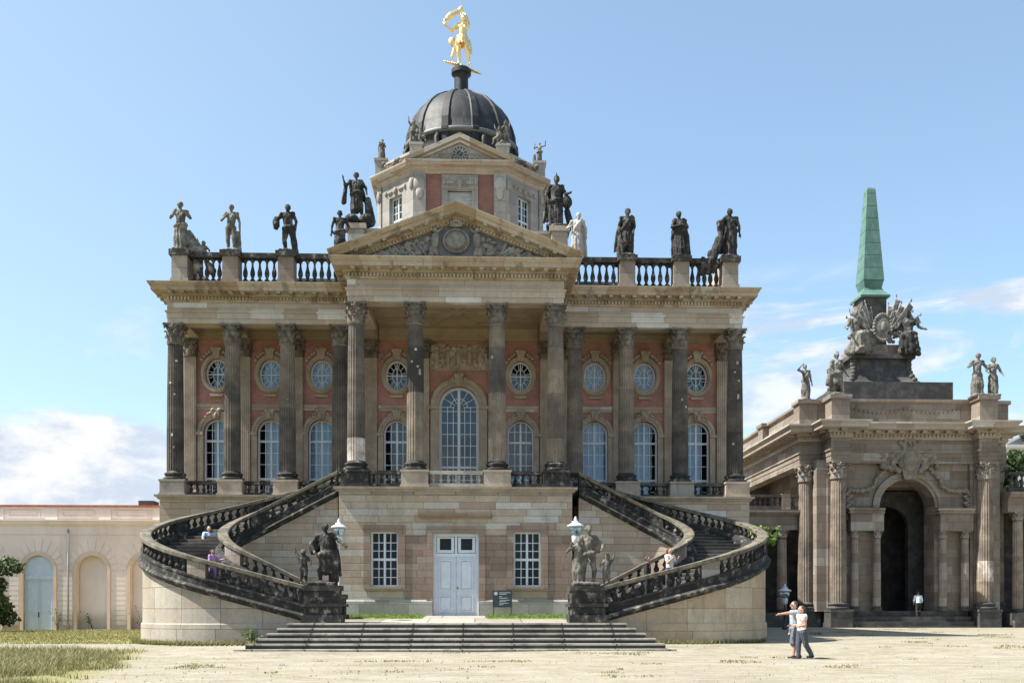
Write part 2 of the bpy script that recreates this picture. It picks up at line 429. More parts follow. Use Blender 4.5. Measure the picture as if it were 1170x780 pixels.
# ------------------------------------------------------------------ mesh builder
class MB:
    def __init__(s):
        s.v = []; s.f = []; s.uv = []; s.t = []; s.s = []; s.tone = 0.5

    def add(s, verts, faces, smooth=False, uvs=None, tone=None):
        b = len(s.v)
        s.v.extend([tuple(p) for p in verts])
        for i, f in enumerate(faces):
            s.f.append([b + k for k in f]); s.s.append(smooth)
            s.t.append(s.tone if tone is None else tone)
            s.uv.append([uvs[k] for k in f] if uvs else None)

    def box(s, x0, x1, y0, y1, z0, z1, tone=None):
        v = [(x0, y0, z0), (x1, y0, z0), (x1, y1, z0), (x0, y1, z0), (x0, y0, z1), (x1, y0, z1), (x1, y1, z1), (x0, y1, z1)]
        s.add(v, [(0, 3, 2, 1), (4, 5, 6, 7), (0, 1, 5, 4), (1, 2, 6, 5), (2, 3, 7, 6), (3, 0, 4, 7)], tone=tone)

    def obox(s, c, ux, uy, hx, hy, z0, z1, tone=None):
        """box with plan axes ux, uy"""
        c = Vector(c); ux = Vector(ux); uy = Vector(uy)
        q = [c - ux * hx - uy * hy, c + ux * hx - uy * hy, c + ux * hx + uy * hy, c - ux * hx + uy * hy]
        v = [(p.x, p.y, z0) for p in q] + [(p.x, p.y, z1) for p in q]
        s.add(v, [(0, 3, 2, 1), (4, 5, 6, 7), (0, 1, 5, 4), (1, 2, 6, 5), (2, 3, 7, 6), (3, 0, 4, 7)], tone=tone)

    def bar(s, a, b, w, d=None, up=(0, 1, 0)):
        a = Vector(a); b = Vector(b); t = (b - a).normalized(); up = Vector(up)
        n = t.cross(up)
        if n.length < 1e-4: n = t.cross(Vector((1, 0, 0)))
        n.normalize(); m = t.cross(n); d = d or w
        v = []
        for p in (a, b):
            for i, j in ((-1, -1), (1, -1), (1, 1), (-1, 1)): v.append(p + n * (i * w / 2) + m * (j * d / 2))
        s.add(v, [(3, 2, 1, 0), (4, 5, 6, 7), (0, 1, 5, 4), (1, 2, 6, 5), (2, 3, 7, 6), (3, 0, 4, 7)])

    def lathe(s, prof, c=(0, 0, 0), seg=24, smooth=True, caps=True, sx=1, sy=1, a0=0.0):
        v = []; f = []; n = len(prof)
        for i in range(seg):
            a = a0 + 2 * PI * i / seg
            for r, z in prof: v.append((c[0] + r * sx * math.cos(a), c[1] + r * sy * math.sin(a), c[2] + z))
        for i in range(seg):
            j = (i + 1) % seg
            for k in range(n - 1): f.append((i * n + k, j * n + k, j * n + k + 1, i * n + k + 1))
        if caps:
            f.append([i * n for i in reversed(range(seg))]); f.append([i * n + n - 1 for i in range(seg)])
        s.add(v, f, smooth)

    def prism_xz(s, poly, y0, y1):
        """extrude an (x,z) polygon between y0 (front) and y1"""
        n = len(poly)
        v = [(x, y0, z) for x, z in poly] + [(x, y1, z) for x, z in poly]
        f = [list(range(n)), list(reversed(range(n, 2 * n)))]
        for i in range(n):
            j = (i + 1) % n
            f.append((i, i + n, j + n, j))
        s.add(v, f)

    def prism_xy(s, poly, z0, z1):
        n = len(poly)
        v = [(x, y, z0) for x, y in poly] + [(x, y, z1) for x, y in poly]
        f = [list(reversed(range(n))), list(range(n, 2 * n))]
        for i in range(n):
            j = (i + 1) % n
            f.append((i, j, j + n, i + n))
        s.add(v, f)

    def sweep(s, path, prof, closed=False, caps=True, smooth=False, slope=None, tone=None):
        """path [(x,y) or (x,y,z)], prof [(out,z)] closed polygon; out is to the right of travel"""
        P = [Vector((p[0], p[1], p[2] if len(p) > 2 else 0)) for p in path]
        n = len(P); m = len(prof); v = []; uvs = []; L = 0
        pl = [0]
        for k in range(m): pl.append(pl[-1] + math.hypot(prof[(k + 1) % m][0] - prof[k][0], prof[(k + 1) % m][1] - prof[k][1]))
        for i in range(n):
            def nrm(a, b):
                d = Vector((b.x - a.x, b.y - a.y)); d.normalize(); return Vector((d.y, -d.x))
            if closed: n1 = nrm(P[i - 1], P[i]); n2 = nrm(P[i], P[(i + 1) % n])
            else:
                n1 = nrm(P[max(i - 1, 0)], P[max(i, 1)]); n2 = nrm(P[min(i, n - 2)], P[min(i + 1, n - 1)])
            q = n1 + n2; q.normalize(); cs = max(0.3, q.dot(n1)); q = q / cs
            if i: L += (P[i] - P[i - 1]).length
            for k, (o, z) in enumerate(prof):
                v.append((P[i].x + q.x * o, P[i].y + q.y * o, P[i].z + z)); uvs.append((L, P[i].z * 0 + z + (o * 0.7)))
        f = []
        rng = n if closed else n - 1
        for i in range(rng):
            j = (i + 1) % n
            for k in range(m):
                l = (k + 1) % m
                f.append((i * m + k, i * m + l, j * m + l, j * m + k))
        if closed: uvs = None
        if caps and not closed:
            f.append(list(range(m))[::-1]); f.append([(n - 1) * m + k for k in range(m)])
        s.add(v, f, smooth, uvs, tone)

    def rake(s, pts, prof, y):
        """pts [(x,z)] path in the facade plane, prof [(forward, up)]"""
        n = len(pts); m = len(prof); v = []
        for i in range(n):
            def nr(a, b):
                d = Vector((b[0] - a[0], b[1] - a[1])); d.normalize(); return Vector((-d.y, d.x))
            n1 = nr(pts[max(i - 1, 0)], pts[max(i, 1)]); n2 = nr(pts[min(i, n - 2)], pts[min(i + 1, n - 1)])
            q = (n1 + n2).normalized(); q = q / max(0.3, q.dot(n1))
            for o, u in prof: v.append((pts[i][0] + q.x * u, y - o, pts[i][1] + q.y * u))
        f = []
        for i in range(n - 1):
            for k in range(m):
                l = (k + 1) % m
                f.append((i * m + l, i * m + k, (i + 1) * m + k, (i + 1) * m + l))
        f.append(list(range(m))); f.append([(n - 1) * m + k for k in reversed(range(m))])
        s.add(v, f)

    def tube(s, pts, rad, seg=8, smooth=True):
        P = [Vector(p) for p in pts]; n = len(P); v = []; f = []
        for i in range(n):
            t = (P[min(i + 1, n - 1)] - P[max(i - 1, 0)]).normalized()
            a = t.cross(Vector((0, 0, 1)))
            if a.length < 0.05: a = t.cross(Vector((1, 0, 0)))
            a.normalize(); b = t.cross(a)
            r = rad[i] if isinstance(rad, (list, tuple)) else rad
            for k in range(seg):
                w = 2 * PI * k / seg
                v.append(P[i] + a * (r * math.cos(w)) + b * (r * math.sin(w)))
        for i in range(n - 1):
            for k in range(seg):
                l = (k + 1) % seg
                f.append((i * seg + k, i * seg + l, (i + 1) * seg + l, (i + 1) * seg + k))
        f.append(list(range(seg))[::-1]); f.append([(n - 1) * seg + k for k in range(seg)])
        s.add(v, f, smooth)

    def ball(s, c, r, seg=10, rings=7, tone=None):
        rx, ry, rz = r if isinstance(r, (tuple, list)) else (r, r, r)
        v = [(c[0], c[1], c[2] - rz)]; f = []
        for i in range(1, rings):
            a = -PI / 2 + PI * i / rings
            for k in range(seg):
                b = 2 * PI * k / seg
                v.append((c[0] + rx * math.cos(a) * math.cos(b), c[1] + ry * math.cos(a) * math.sin(b), c[2] + rz * math.sin(a)))
        v.append((c[0], c[1], c[2] + rz)); top = len(v) - 1
        for k in range(seg):
            l = (k + 1) % seg
            f.append((0, 1 + l, 1 + k)); f.append((top, top - seg + k, top - seg + l))
            for i in range(rings - 2):
                b = 1 + i * seg
                f.append((b + k, b + l, b + seg + l, b + seg + k))
        s.add(v, f, True, tone=tone)

    def wall(s, outer, holes, y, depth):
        """wall sheet in the facade plane with real openings; loops are (x,z); reveals run back by depth"""
        loops = [outer] + holes
        flat = [p for l in loops for p in l]
        tris = tessellate_polygon([[Vector((x, z, 0)) for x, z in l] for l in loops])
        v = [(x, y, z) for x, z in flat]
        fs = []
        for t in tris:
            a, b, c = [Vector(flat[k]) for k in t]
            cr = (b - a).x * (c - a).y - (b - a).y * (c - a).x
            if abs(cr) < 1e-9: continue
            fs.append(tuple(t) if cr > 0 else (t[0], t[2], t[1]))
        s.add(v, fs)
        for l in loops:
            n = len(l)
            v = [(x, y, z) for x, z in l] + [(x, y + depth, z) for x, z in l]
            s.add(v, [(i, (i + 1) % n, (i + 1) % n + n, i + n) for i in range(n)])

    def ring(s, lo, li, y0, y1):
        """frame between two matching loops (x,z), front at y0, back at y1"""
        n = len(lo)
        v = [(x, y0, z) for x, z in lo] + [(x, y0, z) for x, z in li] + [(x, y1, z) for x, z in lo] + [(x, y1, z) for x, z in li]
        f = []
        for i in range(n):
            j = (i + 1) % n
            f += [(i, j, n + j, n + i), (2 * n + i, 3 * n + i, 3 * n + j, 2 * n + j), (n + i, n + j, 3 * n + j, 3 * n + i), (i, 2 * n + i, 2 * n + j, j)]
        s.add(v, f)

    def build(s, name, mat, parent=None, loc=None, inv=None):
        me = bpy.data.meshes.new(name)
        me.from_pydata(s.v, [], s.f)
        me.materials.append(mat)
        uvl = me.uv_layers.new(name='UVMap')
        me.polygons.foreach_set('use_smooth', s.s)
        at = me.attributes.new('tone', 'FLOAT', 'FACE')
        at.data.foreach_set('value', s.t)
        buf = [0.0] * (2 * len(me.loops))
        for p in me.polygons:
            u = s.uv[p.index]; nx, ny, nz = (abs(c) for c in p.normal)
            for q, li in enumerate(p.loop_indices):
                if u: a, b = u[q]
                else:
                    co = s.v[me.loops[li].vertex_index]
                    if nz > nx and nz > ny: a, b = co[0], co[1]
                    elif ny >= nx: a, b = co[0], co[2]
                    else: a, b = co[1], co[2]
                buf[2 * li] = a; buf[2 * li + 1] = b
        uvl.data.foreach_set('uv', buf)
        me.validate()
        return obj(name, me, parent, loc, inv)


def obj(name, me, parent=None, loc=None, inv=None):
    o = bpy.data.objects.new(name, me)
    COL.objects.link(o)
    if loc is not None: o.location = loc
    if parent is not None:
        o.parent = parent
        if inv is not None: o.matrix_parent_inverse = Matrix.Translation(inv)
    return o


def thing(name, label, cat, loc=(0, 0, 0), rz=0, group=None):
    o = bpy.data.objects.new(name, None)
    COL.objects.link(o)
    o.empty_display_size = 0.3
    o.location = loc; o.rotation_euler = (0, 0, rz)
    return tag(o, label, cat, group)


def tag(o, label, cat, group=None):
    o['label'] = label; o['category'] = cat
    if group: o['group'] = group
    return o


def kind(o, k):
    o['kind'] = k
    return o


# ---- loops
def arch_loop(cx, z0, w, zs, n=16):
    r = w / 2
    return [(cx - r, z0), (cx + r, z0)] + [(cx + r * math.cos(PI * i / n), zs + r * math.sin(PI * i / n)) for i in range(n + 1)]


def ell_loop(cx, cz, rx, rz, n=28):
    return [(cx + rx * math.cos(2 * PI * i / n), cz + rz * math.sin(2 * PI * i / n)) for i in range(n)]


def rect_loop(x0, x1, z0, z1): return [(x0, z0), (x1, z0), (x1, z1), (x0, z1)]


# ------------------------------------------------------------------ shared small meshes
def baluster_mesh(name, h, r, mat, seg=10):
    b = MB()
    p = [(1.0, 0), (1.0, .09), (.62, .10), (.5, .17), (.75, .22), (1.0, .33), (.95, .44), (.6, .58), (.42, .72), (.42, .80), (.62, .83), (.5, .86), (.95, .90), (.95, 1.0)]
    b.lathe([(q * r, z * h) for q, z in p], seg=seg)
    o = b.build(name, mat)
    me = o.data
    bpy.data.objects.remove(o)
    return me


def capital_mesh(name, r, h, mat, seg=20):
    """Corinthian capital: bell, two rows of curling leaves, corner scrolls, hollow-sided abacus"""
    b = MB()
    b.lathe([(r * 1.12, 0), (r * 1.12, .05 * h), (r * .98, .07 * h), (r * .95, .4 * h), (r * 1.05, .7 * h), (r * 1.3, .86 * h)], seg=seg)
    for row, (n, off, z0, z1, cur) in enumerate(((8, 0, .06, .46, .34), (8, .5, .3, .74, .42))):
        for i in range(n):
            a = 2 * PI * (i + off) / n
            ca, sa = math.cos(a), math.sin(a); v = []; f = []
            st = 6
            for k in range(st + 1):
                t = k / st
                zz = (z0 + (z1 - z0) * (t if t < .8 else .8 + (t - .8) * -0.6)) * h
                rr = r * (1.0 + .07 + .1 * t + cur * max(0, t - .45) ** 1.4 * 1.9)
                w = r * .42 * (1 - .65 * t ** 3) * (1 + .16 * (k % 2))
                for q, bulge in ((-1, -.05), (0, .07), (1, -.05)):
                    x = rr + bulge * r; y = q * w
                    v.append((x * ca - y * sa, x * sa + y * ca, zz))
                    v.append(((x - .1 * r) * ca - y * sa, (x - .1 * r) * sa + y * ca, zz - .015))
            for k in range(st):
                for q in range(2):
                    a0 = k * 6 + q * 2; c0 = a0 + 6
                    f.append((a0, a0 + 2, c0 + 2, c0)); f.append((a0 + 1, c0 + 1, c0 + 3, a0 + 3))
                f.append((k * 6, k * 6 + 6, k * 6 + 7, k * 6 + 1)); f.append((k * 6 + 4, k * 6 + 5, k * 6 + 11, k * 6 + 10))
            e = st * 6
            f.append((e, e + 2, e + 3, e + 1)); f.append((e + 2, e + 4, e + 5, e + 3))
            b.add(v, f, True)
    for i in range(4):
        a = PI / 4 + i * PI / 2
        d = Vector((math.cos(a), math.sin(a), 0))
        b.tube([d * (r * 1.0) + Vector((0, 0, .55 * h)), d * (r * 1.25) + Vector((0, 0, .78 * h)), d * (r * 1.52) + Vector((0, 0, .86 * h)),
                d * (r * 1.66) + Vector((0, 0, .78 * h)), d * (r * 1.55) + Vector((0, 0, .70 * h))], [r * .1, r * .13, r * .15, r * .15, r * .08], 6)
        a2 = i * PI / 2
        d2 = Vector((math.cos(a2), math.sin(a2), 0))
        b.ball(d2 * (r * 1.22) + Vector((0, 0, .9 * h)), r * .17, 7, 5)
    pts = []
    for i in range(4):
        a = PI / 4 + i * PI / 2
        c = Vector((math.cos(a), math.sin(a))) * r * 1.86
        c2 = Vector((math.cos(a + PI / 2), math.sin(a + PI / 2))) * r * 1.86
        tn = Vector((-math.sin(a), math.cos(a)))
        pts.append(c - tn * .1 * r); pts.append(c + tn * .1 * r)
        mid = (c + c2) / 2
        for t in (.25, .5, .75):
            q = c.lerp(c2, t); pts.append(q - mid.normalized() * (r * .2 * math.sin(PI * t)))
    b.prism_xy([(p.x, p.y) for p in pts], .88 * h, 1.0 * h)
    o = b.build(name, mat); me = o.data
    bpy.data.objects.remove(o)
    return me


def shaft_mb(r, h, tones, taper=.86, flutes=20, z0=0.0):
    """fluted tapering shaft made of drums; each drum has its own stone tone"""
    b = MB(); nd = len(tones); seg = flutes * 4
    rings = []
    for d in range(nd + 1):
        t = d / nd
        rings.append((t, r * (1 - (1 - taper) * max(0, (t - .25) / .75) ** 1.3)))
    for d in range(nd):
        v = []; f = []
        for t, rr in (rings[d], rings[d + 1]):
            for k in range(seg):
                a = 2 * PI * k / seg
                q = (1.0, 1.0, .93, .93)[k % 4]
                v.append((rr * q * math.cos(a), rr * q * math.sin(a), z0 + h * t))
        for k in range(seg):
            l = (k + 1) % seg
            f.append((k, l, seg + l, seg + k))
        b.add(v, f, False, tone=tones[d])
    b.lathe([(rings[-1][1] * 1.0, z0 + h - .06), (rings[-1][1] * 1.1, z0 + h - .05), (rings[-1][1] * 1.1, z0 + h), (rings[-1][1], z0 + h)], seg=24)
    return b


def base_mb(r, h):
    b = MB()
    b.lathe([(r * 1.36, 0), (r * 1.38, .02), (r * 1.44, .12 * h + .02), (r * 1.38, .24 * h + .02), (r * 1.18, .3 * h), (r * 1.14, .45 * h), (r * 1.2, .55 * h), (r * 1.3, .68 * h),
             (r * 1.24, .8 * h), (r * 1.06, .86 * h), (r * 1.0, h)], seg=28)
    return b


# ------------------------------------------------------------------ sculpted figures (one continuous skin each)
def cap(mb, a, b, ra, rb=None):
    rb = ra if rb is None else rb
    mb.tube([a, b], [ra, rb], 10)
    mb.ball(a, ra, 10, 7); mb.ball(b, rb, 10, 7)


def solidify(mb, name, mat, parent, voxel, smooth=2, fold=0.0, fscale=9.0, loc=None, outward=False):
    me = bpy.data.meshes.new('tmp'); me.from_pydata(mb.v, [], mb.f)
    o = bpy.data.objects.new('tmp', me); COL.objects.link(o)
    r = o.modifiers.new('r', 'REMESH'); r.mode = 'VOXEL'; r.voxel_size = voxel
    if smooth:
        sm = o.modifiers.new('s', 'SMOOTH'); sm.iterations = smooth; sm.factor = 0.5
    dg = bpy.context.evaluated_depsgraph_get(); dg.update()
    out = bpy.data.meshes.new_from_object(o.evaluated_get(dg))
    bpy.data.objects.remove(o); bpy.data.meshes.remove(me)
    out.name = name
    if fold:
        nm = [v.normal.copy() for v in out.vertices]
        for v, n in zip(out.vertices, nm):
            c = v.co
            q = noise.noise(Vector((c.x * fscale, c.y * fscale, c.z * fscale * .35))) * fold
            q += noise.noise(Vector((c.x * fscale * 2.3, c.y * fscale * 2.3, c.z * fscale * 1.2 + 7))) * fold * .5
            if outward: q = abs(q)
            v.co = c + n * q
    out.materials.clear(); out.materials.append(mat)
    out.polygons.foreach_set('use_smooth', [True] * len(out.polygons))
    return obj(name, out, parent, loc)


def V(*a): return Vector(a)


BULK = 1.0


def body(mb, H=1.0, hip=0.0, torso=(0, 0, 1), look=(0, 0, 1), la=((-.35, 0, -1), (-.1, -.3, -1)), ra=((.35, 0, -1), (.1, -.3, -1)),
         ll=((-.08, 0, -1), (0, .05, -1)), rl=((.12, -.1, -1), (0, .2, -1)), ph=.525, bulk=1.0, sh=.115, head=True, base=(0, 0, 0), hands=True, fingers=0):
    """naked figure facing -y; 'l' limbs are on -x. returns its joints"""
    B = V(*base); J = {}; bulk = bulk * BULK
    pel = B + V(hip * H, 0, ph * H); t = V(*torso).normalized()
    side = V(1, 0, 0); side = (side - t * side.dot(t)).normalized()
    chest = pel + t * .19 * H; neck = pel + t * .30 * H
    hd = neck + (V(*look).normalized()) * .105 * H
    J.update(pel=pel, chest=chest, neck=neck, head=hd, side=side)
    b = bulk
    mb.ball(pel, (.092 * H * b, .068 * H * b, .075 * H), 12, 9)
    cap(mb, pel + t * .03 * H, chest - t * .02 * H, .082 * H * b, .088 * H * b)
    mb.ball(chest + t * .03 * H, (.105 * H * b, .068 * H * b, .095 * H), 12, 9)
    for s in (-1, 1): mb.ball(chest + side * (s * .045 * H) + V(0, -.038 * H, .03 * H), .042 * H * b, 8, 6)
    cap(mb, chest + side * (-.085 * H) + t * .085 * H, chest + side * (.085 * H) + t * .085 * H, .042 * H * b)
    cap(mb, neck - t * .03 * H, hd - t * .03 * H, .034 * H * b, .03 * H)
    if head:
        mb.ball(hd, (.05 * H, .058 * H, .068 * H), 14, 11)
        mb.ball(hd + V(0, -.02 * H, -.035 * H), (.036 * H, .036 * H, .036 * H), 10, 8)
        cap(mb, hd + V(0, -.052 * H, .008 * H), hd + V(0, -.066 * H, -.012 * H), .007 * H, .011 * H)
        for s in (-1, 1):
            mb.ball(hd + V(s * .05 * H, .004 * H, -.005 * H), (.008 * H, .014 * H, .02 * H), 7, 6)
            mb.ball(hd + V(s * .02 * H, -.05 * H, .017 * H), (.014 * H, .01 * H, .006 * H), 7, 5)
    for nm, sg, (u, f) in (('l', -1, la), ('r', 1, ra)):
        sp = neck - t * .025 * H + side * (sg * sh * H)
        el = sp + V(*u).normalized() * .165 * H
        wr = el + V(*f).normalized() * .15 * H
        hn = wr + V(*f).normalized() * .05 * H
        mb.ball(sp, .045 * H * b, 10, 7)
        cap(mb, sp, el, .038 * H * b, .029 * H * b); cap(mb, el, wr, .029 * H * b, .019 * H * b)
        if hands:
            fd = V(*f).normalized(); ac = fd.cross(V(0, 1, 0.3)).normalized()
            if fingers:
                pm = fd.cross(ac).normalized()
                mb.tube([wr, wr + fd * .025 * H, wr + fd * .05 * H], [.016 * H, .021 * H, .019 * H], 10)
                for q, ln in zip((-1.5, -.5, .5, 1.5), (.036, .044, .042, .032)):
                    p0 = wr + fd * .045 * H + ac * (q * .0098 * H); p1 = p0 + fd * ln * .5 * H + pm * .004 * H; p2 = p1 + fd * ln * .45 * H + pm * .011 * H
                    cap(mb, p0, p1, .0054 * H, .005 * H); cap(mb, p1, p2, .005 * H, .0042 * H)
                p0 = wr + fd * .018 * H - ac * .016 * H; p1 = p0 + fd * .02 * H - ac * .014 * H; p2 = p1 + fd * .018 * H - ac * .003 * H
                cap(mb, p0, p1, .0068 * H, .006 * H); cap(mb, p1, p2, .006 * H, .005 * H)
            else:
                mb.ball(hn - fd * .015 * H, (.022 * H, .022 * H, .028 * H), 8, 6)
                for q in (-1, 0, 1): cap(mb, hn, hn + fd * .035 * H + ac * (q * .011 * H), .009 * H, .007 * H)
                cap(mb, wr + fd * .02 * H, wr + fd * .045 * H - ac * .028 * H, .009 * H, .007 * H)
        J[nm + 'sh'] = sp; J[nm + 'el'] = el; J[nm + 'wr'] = wr; J[nm + 'hn'] = hn
    for nm, sg, (u, f) in (('l', -1, ll), ('r', 1, rl)):
        hp = pel + side * (sg * .052 * H) - V(0, 0, .02 * H)
        kn = hp + V(*u).normalized() * .245 * H; an = kn + V(*f).normalized() * .225 * H
        cap(mb, hp, kn, .066 * H * b, .042 * H * b)
        md = kn.lerp(an, .3) + V(0, .012 * H, 0)
        cap(mb, kn, md, .040 * H * b, .042 * H * b); cap(mb, md, an, .042 * H * b, .022 * H * b)
        fd = V(sg * .25, -1, 0).normalized()
        cap(mb, an + V(0, .015 * H, -.02 * H), an + fd * .10 * H + V(0, 0, -.026 * H), .024 * H, .018 * H)
        J[nm + 'hp'] = hp; J[nm + 'kn'] = kn; J[nm + 'an'] = an
    return J


def hair(mb, J, H, style='curls'):
    hd = J['head']
    if style == 'curls':
        for i in range(26):
            a = i * 2.4; z = -.2 + 1.2 * ((i * 7) % 26) / 26
            r = math.sqrt(max(0, 1 - z * z))
            p = hd + V(math.cos(a) * r * .052 * H, .012 * H + abs(math.sin(a)) * r * .055 * H * (1 if math.sin(a) > 0 else -.45), z * .062 * H + .012 * H)
            mb.ball(p, .017 * H, 6, 5)
    elif style == 'bun':
        mb.ball(hd + V(0, .015 * H, .015 * H), (.056 * H, .06 * H, .062 * H), 10, 8)
        mb.ball(hd + V(0, .07 * H, .03 * H), .03 * H, 8, 6)
    elif style == 'crown':
        mb.ball(hd + V(0, .015 * H, .012 * H), (.056 * H, .06 * H, .06 * H), 10, 8)
        for i in range(7):
            a = 2 * PI * i / 7
            cap(mb, hd + V(math.cos(a) * .045 * H, math.sin(a) * .05 * H, .05 * H), hd + V(math.cos(a) * .055 * H, math.sin(a) * .06 * H, .11 * H), .012 * H, .005 * H)
    elif style == 'helmet':
        mb.ball(hd + V(0, .01 * H, .02 * H), (.06 * H, .066 * H, .066 * H), 10, 8)
        for i in range(9):
            t = i / 8; a = -.6 + 2.6 * t
            mb.ball(hd + V(0, -.075 * math.cos(a) * H, .03 * H + .075 * math.sin(a) * H), (.012 * H, .025 * H, .025 * H), 6, 5)
    elif style == 'long':
        mb.ball(hd + V(0, .02 * H, .01 * H), (.058 * H, .062 * H, .065 * H), 10, 8)
        cap(mb, hd + V(0, .05 * H, 0), hd + V(0, .07 * H, -.14 * H), .04 * H, .03 * H)


def skirt(mb, J, H, hem=.03, flare=1.0, n=15, top=.02, rnd=None, base=(0, 0, 0), fwd=0.0):
    rnd = rnd or random.Random(3)
    pel = J['pel']; zt = pel.z + top * H; zb = base[2] + hem * H
    for i in range(n):
        a = 2 * PI * i / n + rnd.uniform(-.12, .12)
        k = rnd.uniform(.72, 1.2)
        p0 = V(pel.x + .075 * H * math.cos(a), pel.y + .055 * H * math.sin(a), zt)
        p2 = V(base[0] + pel.x * .4 - base[0] * .4 + .098 * H * flare * k * math.cos(a + .15), base[1] + fwd * H + .085 * H * flare * k * math.sin(a + .15), zb)
        p1 = p0.lerp(p2, .5) + V(.022 * H * math.cos(a), .022 * H * math.sin(a), .02 * H * rnd.uniform(-1, 1))
        r1, r2 = rnd.uniform(.018, .032), rnd.uniform(.016, .03)
        cap(mb, p0, p1, .026 * H, r1 * H); cap(mb, p1, p2, r1 * H, r2 * H)
    c0 = V(pel.x, pel.y, zt); c1 = V(base[0] + (pel.x - base[0]) * .4, base[1] + fwd * H, zb)
    cap(mb, c0, c1, .068 * H, .07 * H * flare)


def cloak(mb, J, H, hem=.1, side=1, n=7, w=.13, back=.08, rnd=None, base=(0, 0, 0)):
    rnd = rnd or random.Random(5)
    for i in range(n):
        t = i / (n - 1) * 2 - 1
        p0 = J['neck'] + V(t * .12 * H, .05 * H, -.04 * H)
        p1 = J['pel'] + V(t * w * H + side * .03 * H, (back + rnd.uniform(-.02, .02)) * H, 0)
        p2 = V(J['pel'].x + t * w * 1.15 * H + side * .05 * H, base[1] + (back + rnd.uniform(-.02, .03)) * H, base[2] + hem * H * rnd.uniform(.7, 1.6))
        cap(mb, p0, p1, .026 * H, .03 * H); cap(mb, p1, p2, .03 * H, .024 * H)


def sash(mb, J, H, s=1, r=.024):
    for o in (-.012, .012):
        cap(mb, J['neck'] + V(s * .09 * H, -.02 * H, 0), J['chest'] + V(0, -.085 * H, -.02 * H + o * H), r * H)
        cap(mb, J['chest'] + V(0, -.085 * H, -.02 * H + o * H), J['pel'] + V(-s * .1 * H, -.03 * H, .02 * H + o * H), r * H)
        cap(mb, J['neck'] + V(s * .09 * H, .03 * H, 0), J['pel'] + V(-s * .1 * H, .05 * H, .02 * H), r * H)


def wrap(mb, J, H, r=.03, z=.0):
    """rolled cloth round the hips"""
    pts = [J['pel'] + V(.11 * H * math.cos(a), .09 * H * math.sin(a), (z + .025 * math.cos(a)) * H) for a in [2 * PI * i / 12 for i in range(13)]]
    for a, b in zip(pts, pts[1:]): cap(mb, a, b, r * H)


def plinth(mb, H, rx=.17, ry=.13, base=(0, 0, 0), h=.05):
    mb.box(base[0] - rx * H, base[0] + rx * H, base[1] - ry * H, base[1] + ry * H, base[2] - .005 * H, base[2] + h * H)
    for i in range(7):
        a = i * .9
        mb.ball((base[0] + .1 * H * math.cos(a), base[1] + .08 * H * math.sin(a), base[2] + h * H), (.07 * H, .06 * H, .03 * H), 8, 6)


def trunk_prop(mb, H, x, y, top, base=(0, 0, 0), r=.05):
    cap(mb, V(base[0] + x * H, base[1] + y * H, base[2]), V(base[0] + x * H * .9, base[1] + y * H, base[2] + top * H), r * 1.25 * H, r * .85 * H)


def putto(mb, H, base, arm_up=-1, lean=(0, 0, 1), seat=False, facing=0):
    """chubby child figure: big head, short limbs"""
    t = dict(la=((-.7, -.2, .9 if arm_up < 0 else -.7), (-.1, -.2, 1 if arm_up < 0 else -.4)),
             ra=((.7, -.2, .9 if arm_up > 0 else -.7), (.1, -.3, 1 if arm_up > 0 else -.4)))
    if seat: t.update(ll=((-.3, -1, -.1), (-.1, -.2, -1)), rl=((.35, -1, .0), (.2, .1, -1)), ph=.36)
    J = body(mb, H, torso=lean, bulk=1.35, base=base, head=False, **t)
    hd = J['head'] + V(0, 0, .01 * H)
    mb.ball(hd, (.085 * H, .088 * H, .095 * H), 10, 8)
    for i in range(14):
        a = i * 2.4
        mb.ball(hd + V(.07 * H * math.cos(a), .03 * H + .05 * H * math.sin(a), .05 * H + .02 * H * ((i * 5) % 4)), .027 * H, 6, 5)
    return J


# ------------------------------------------------------------------ living people
CLOTH = {}


def cloth(col):
    if col not in CLOTH:
        CLOTH[col] = plain('cloth_%d' % len(CLOTH), col, 0.9, 0.2, 9)
    return CLOTH[col]


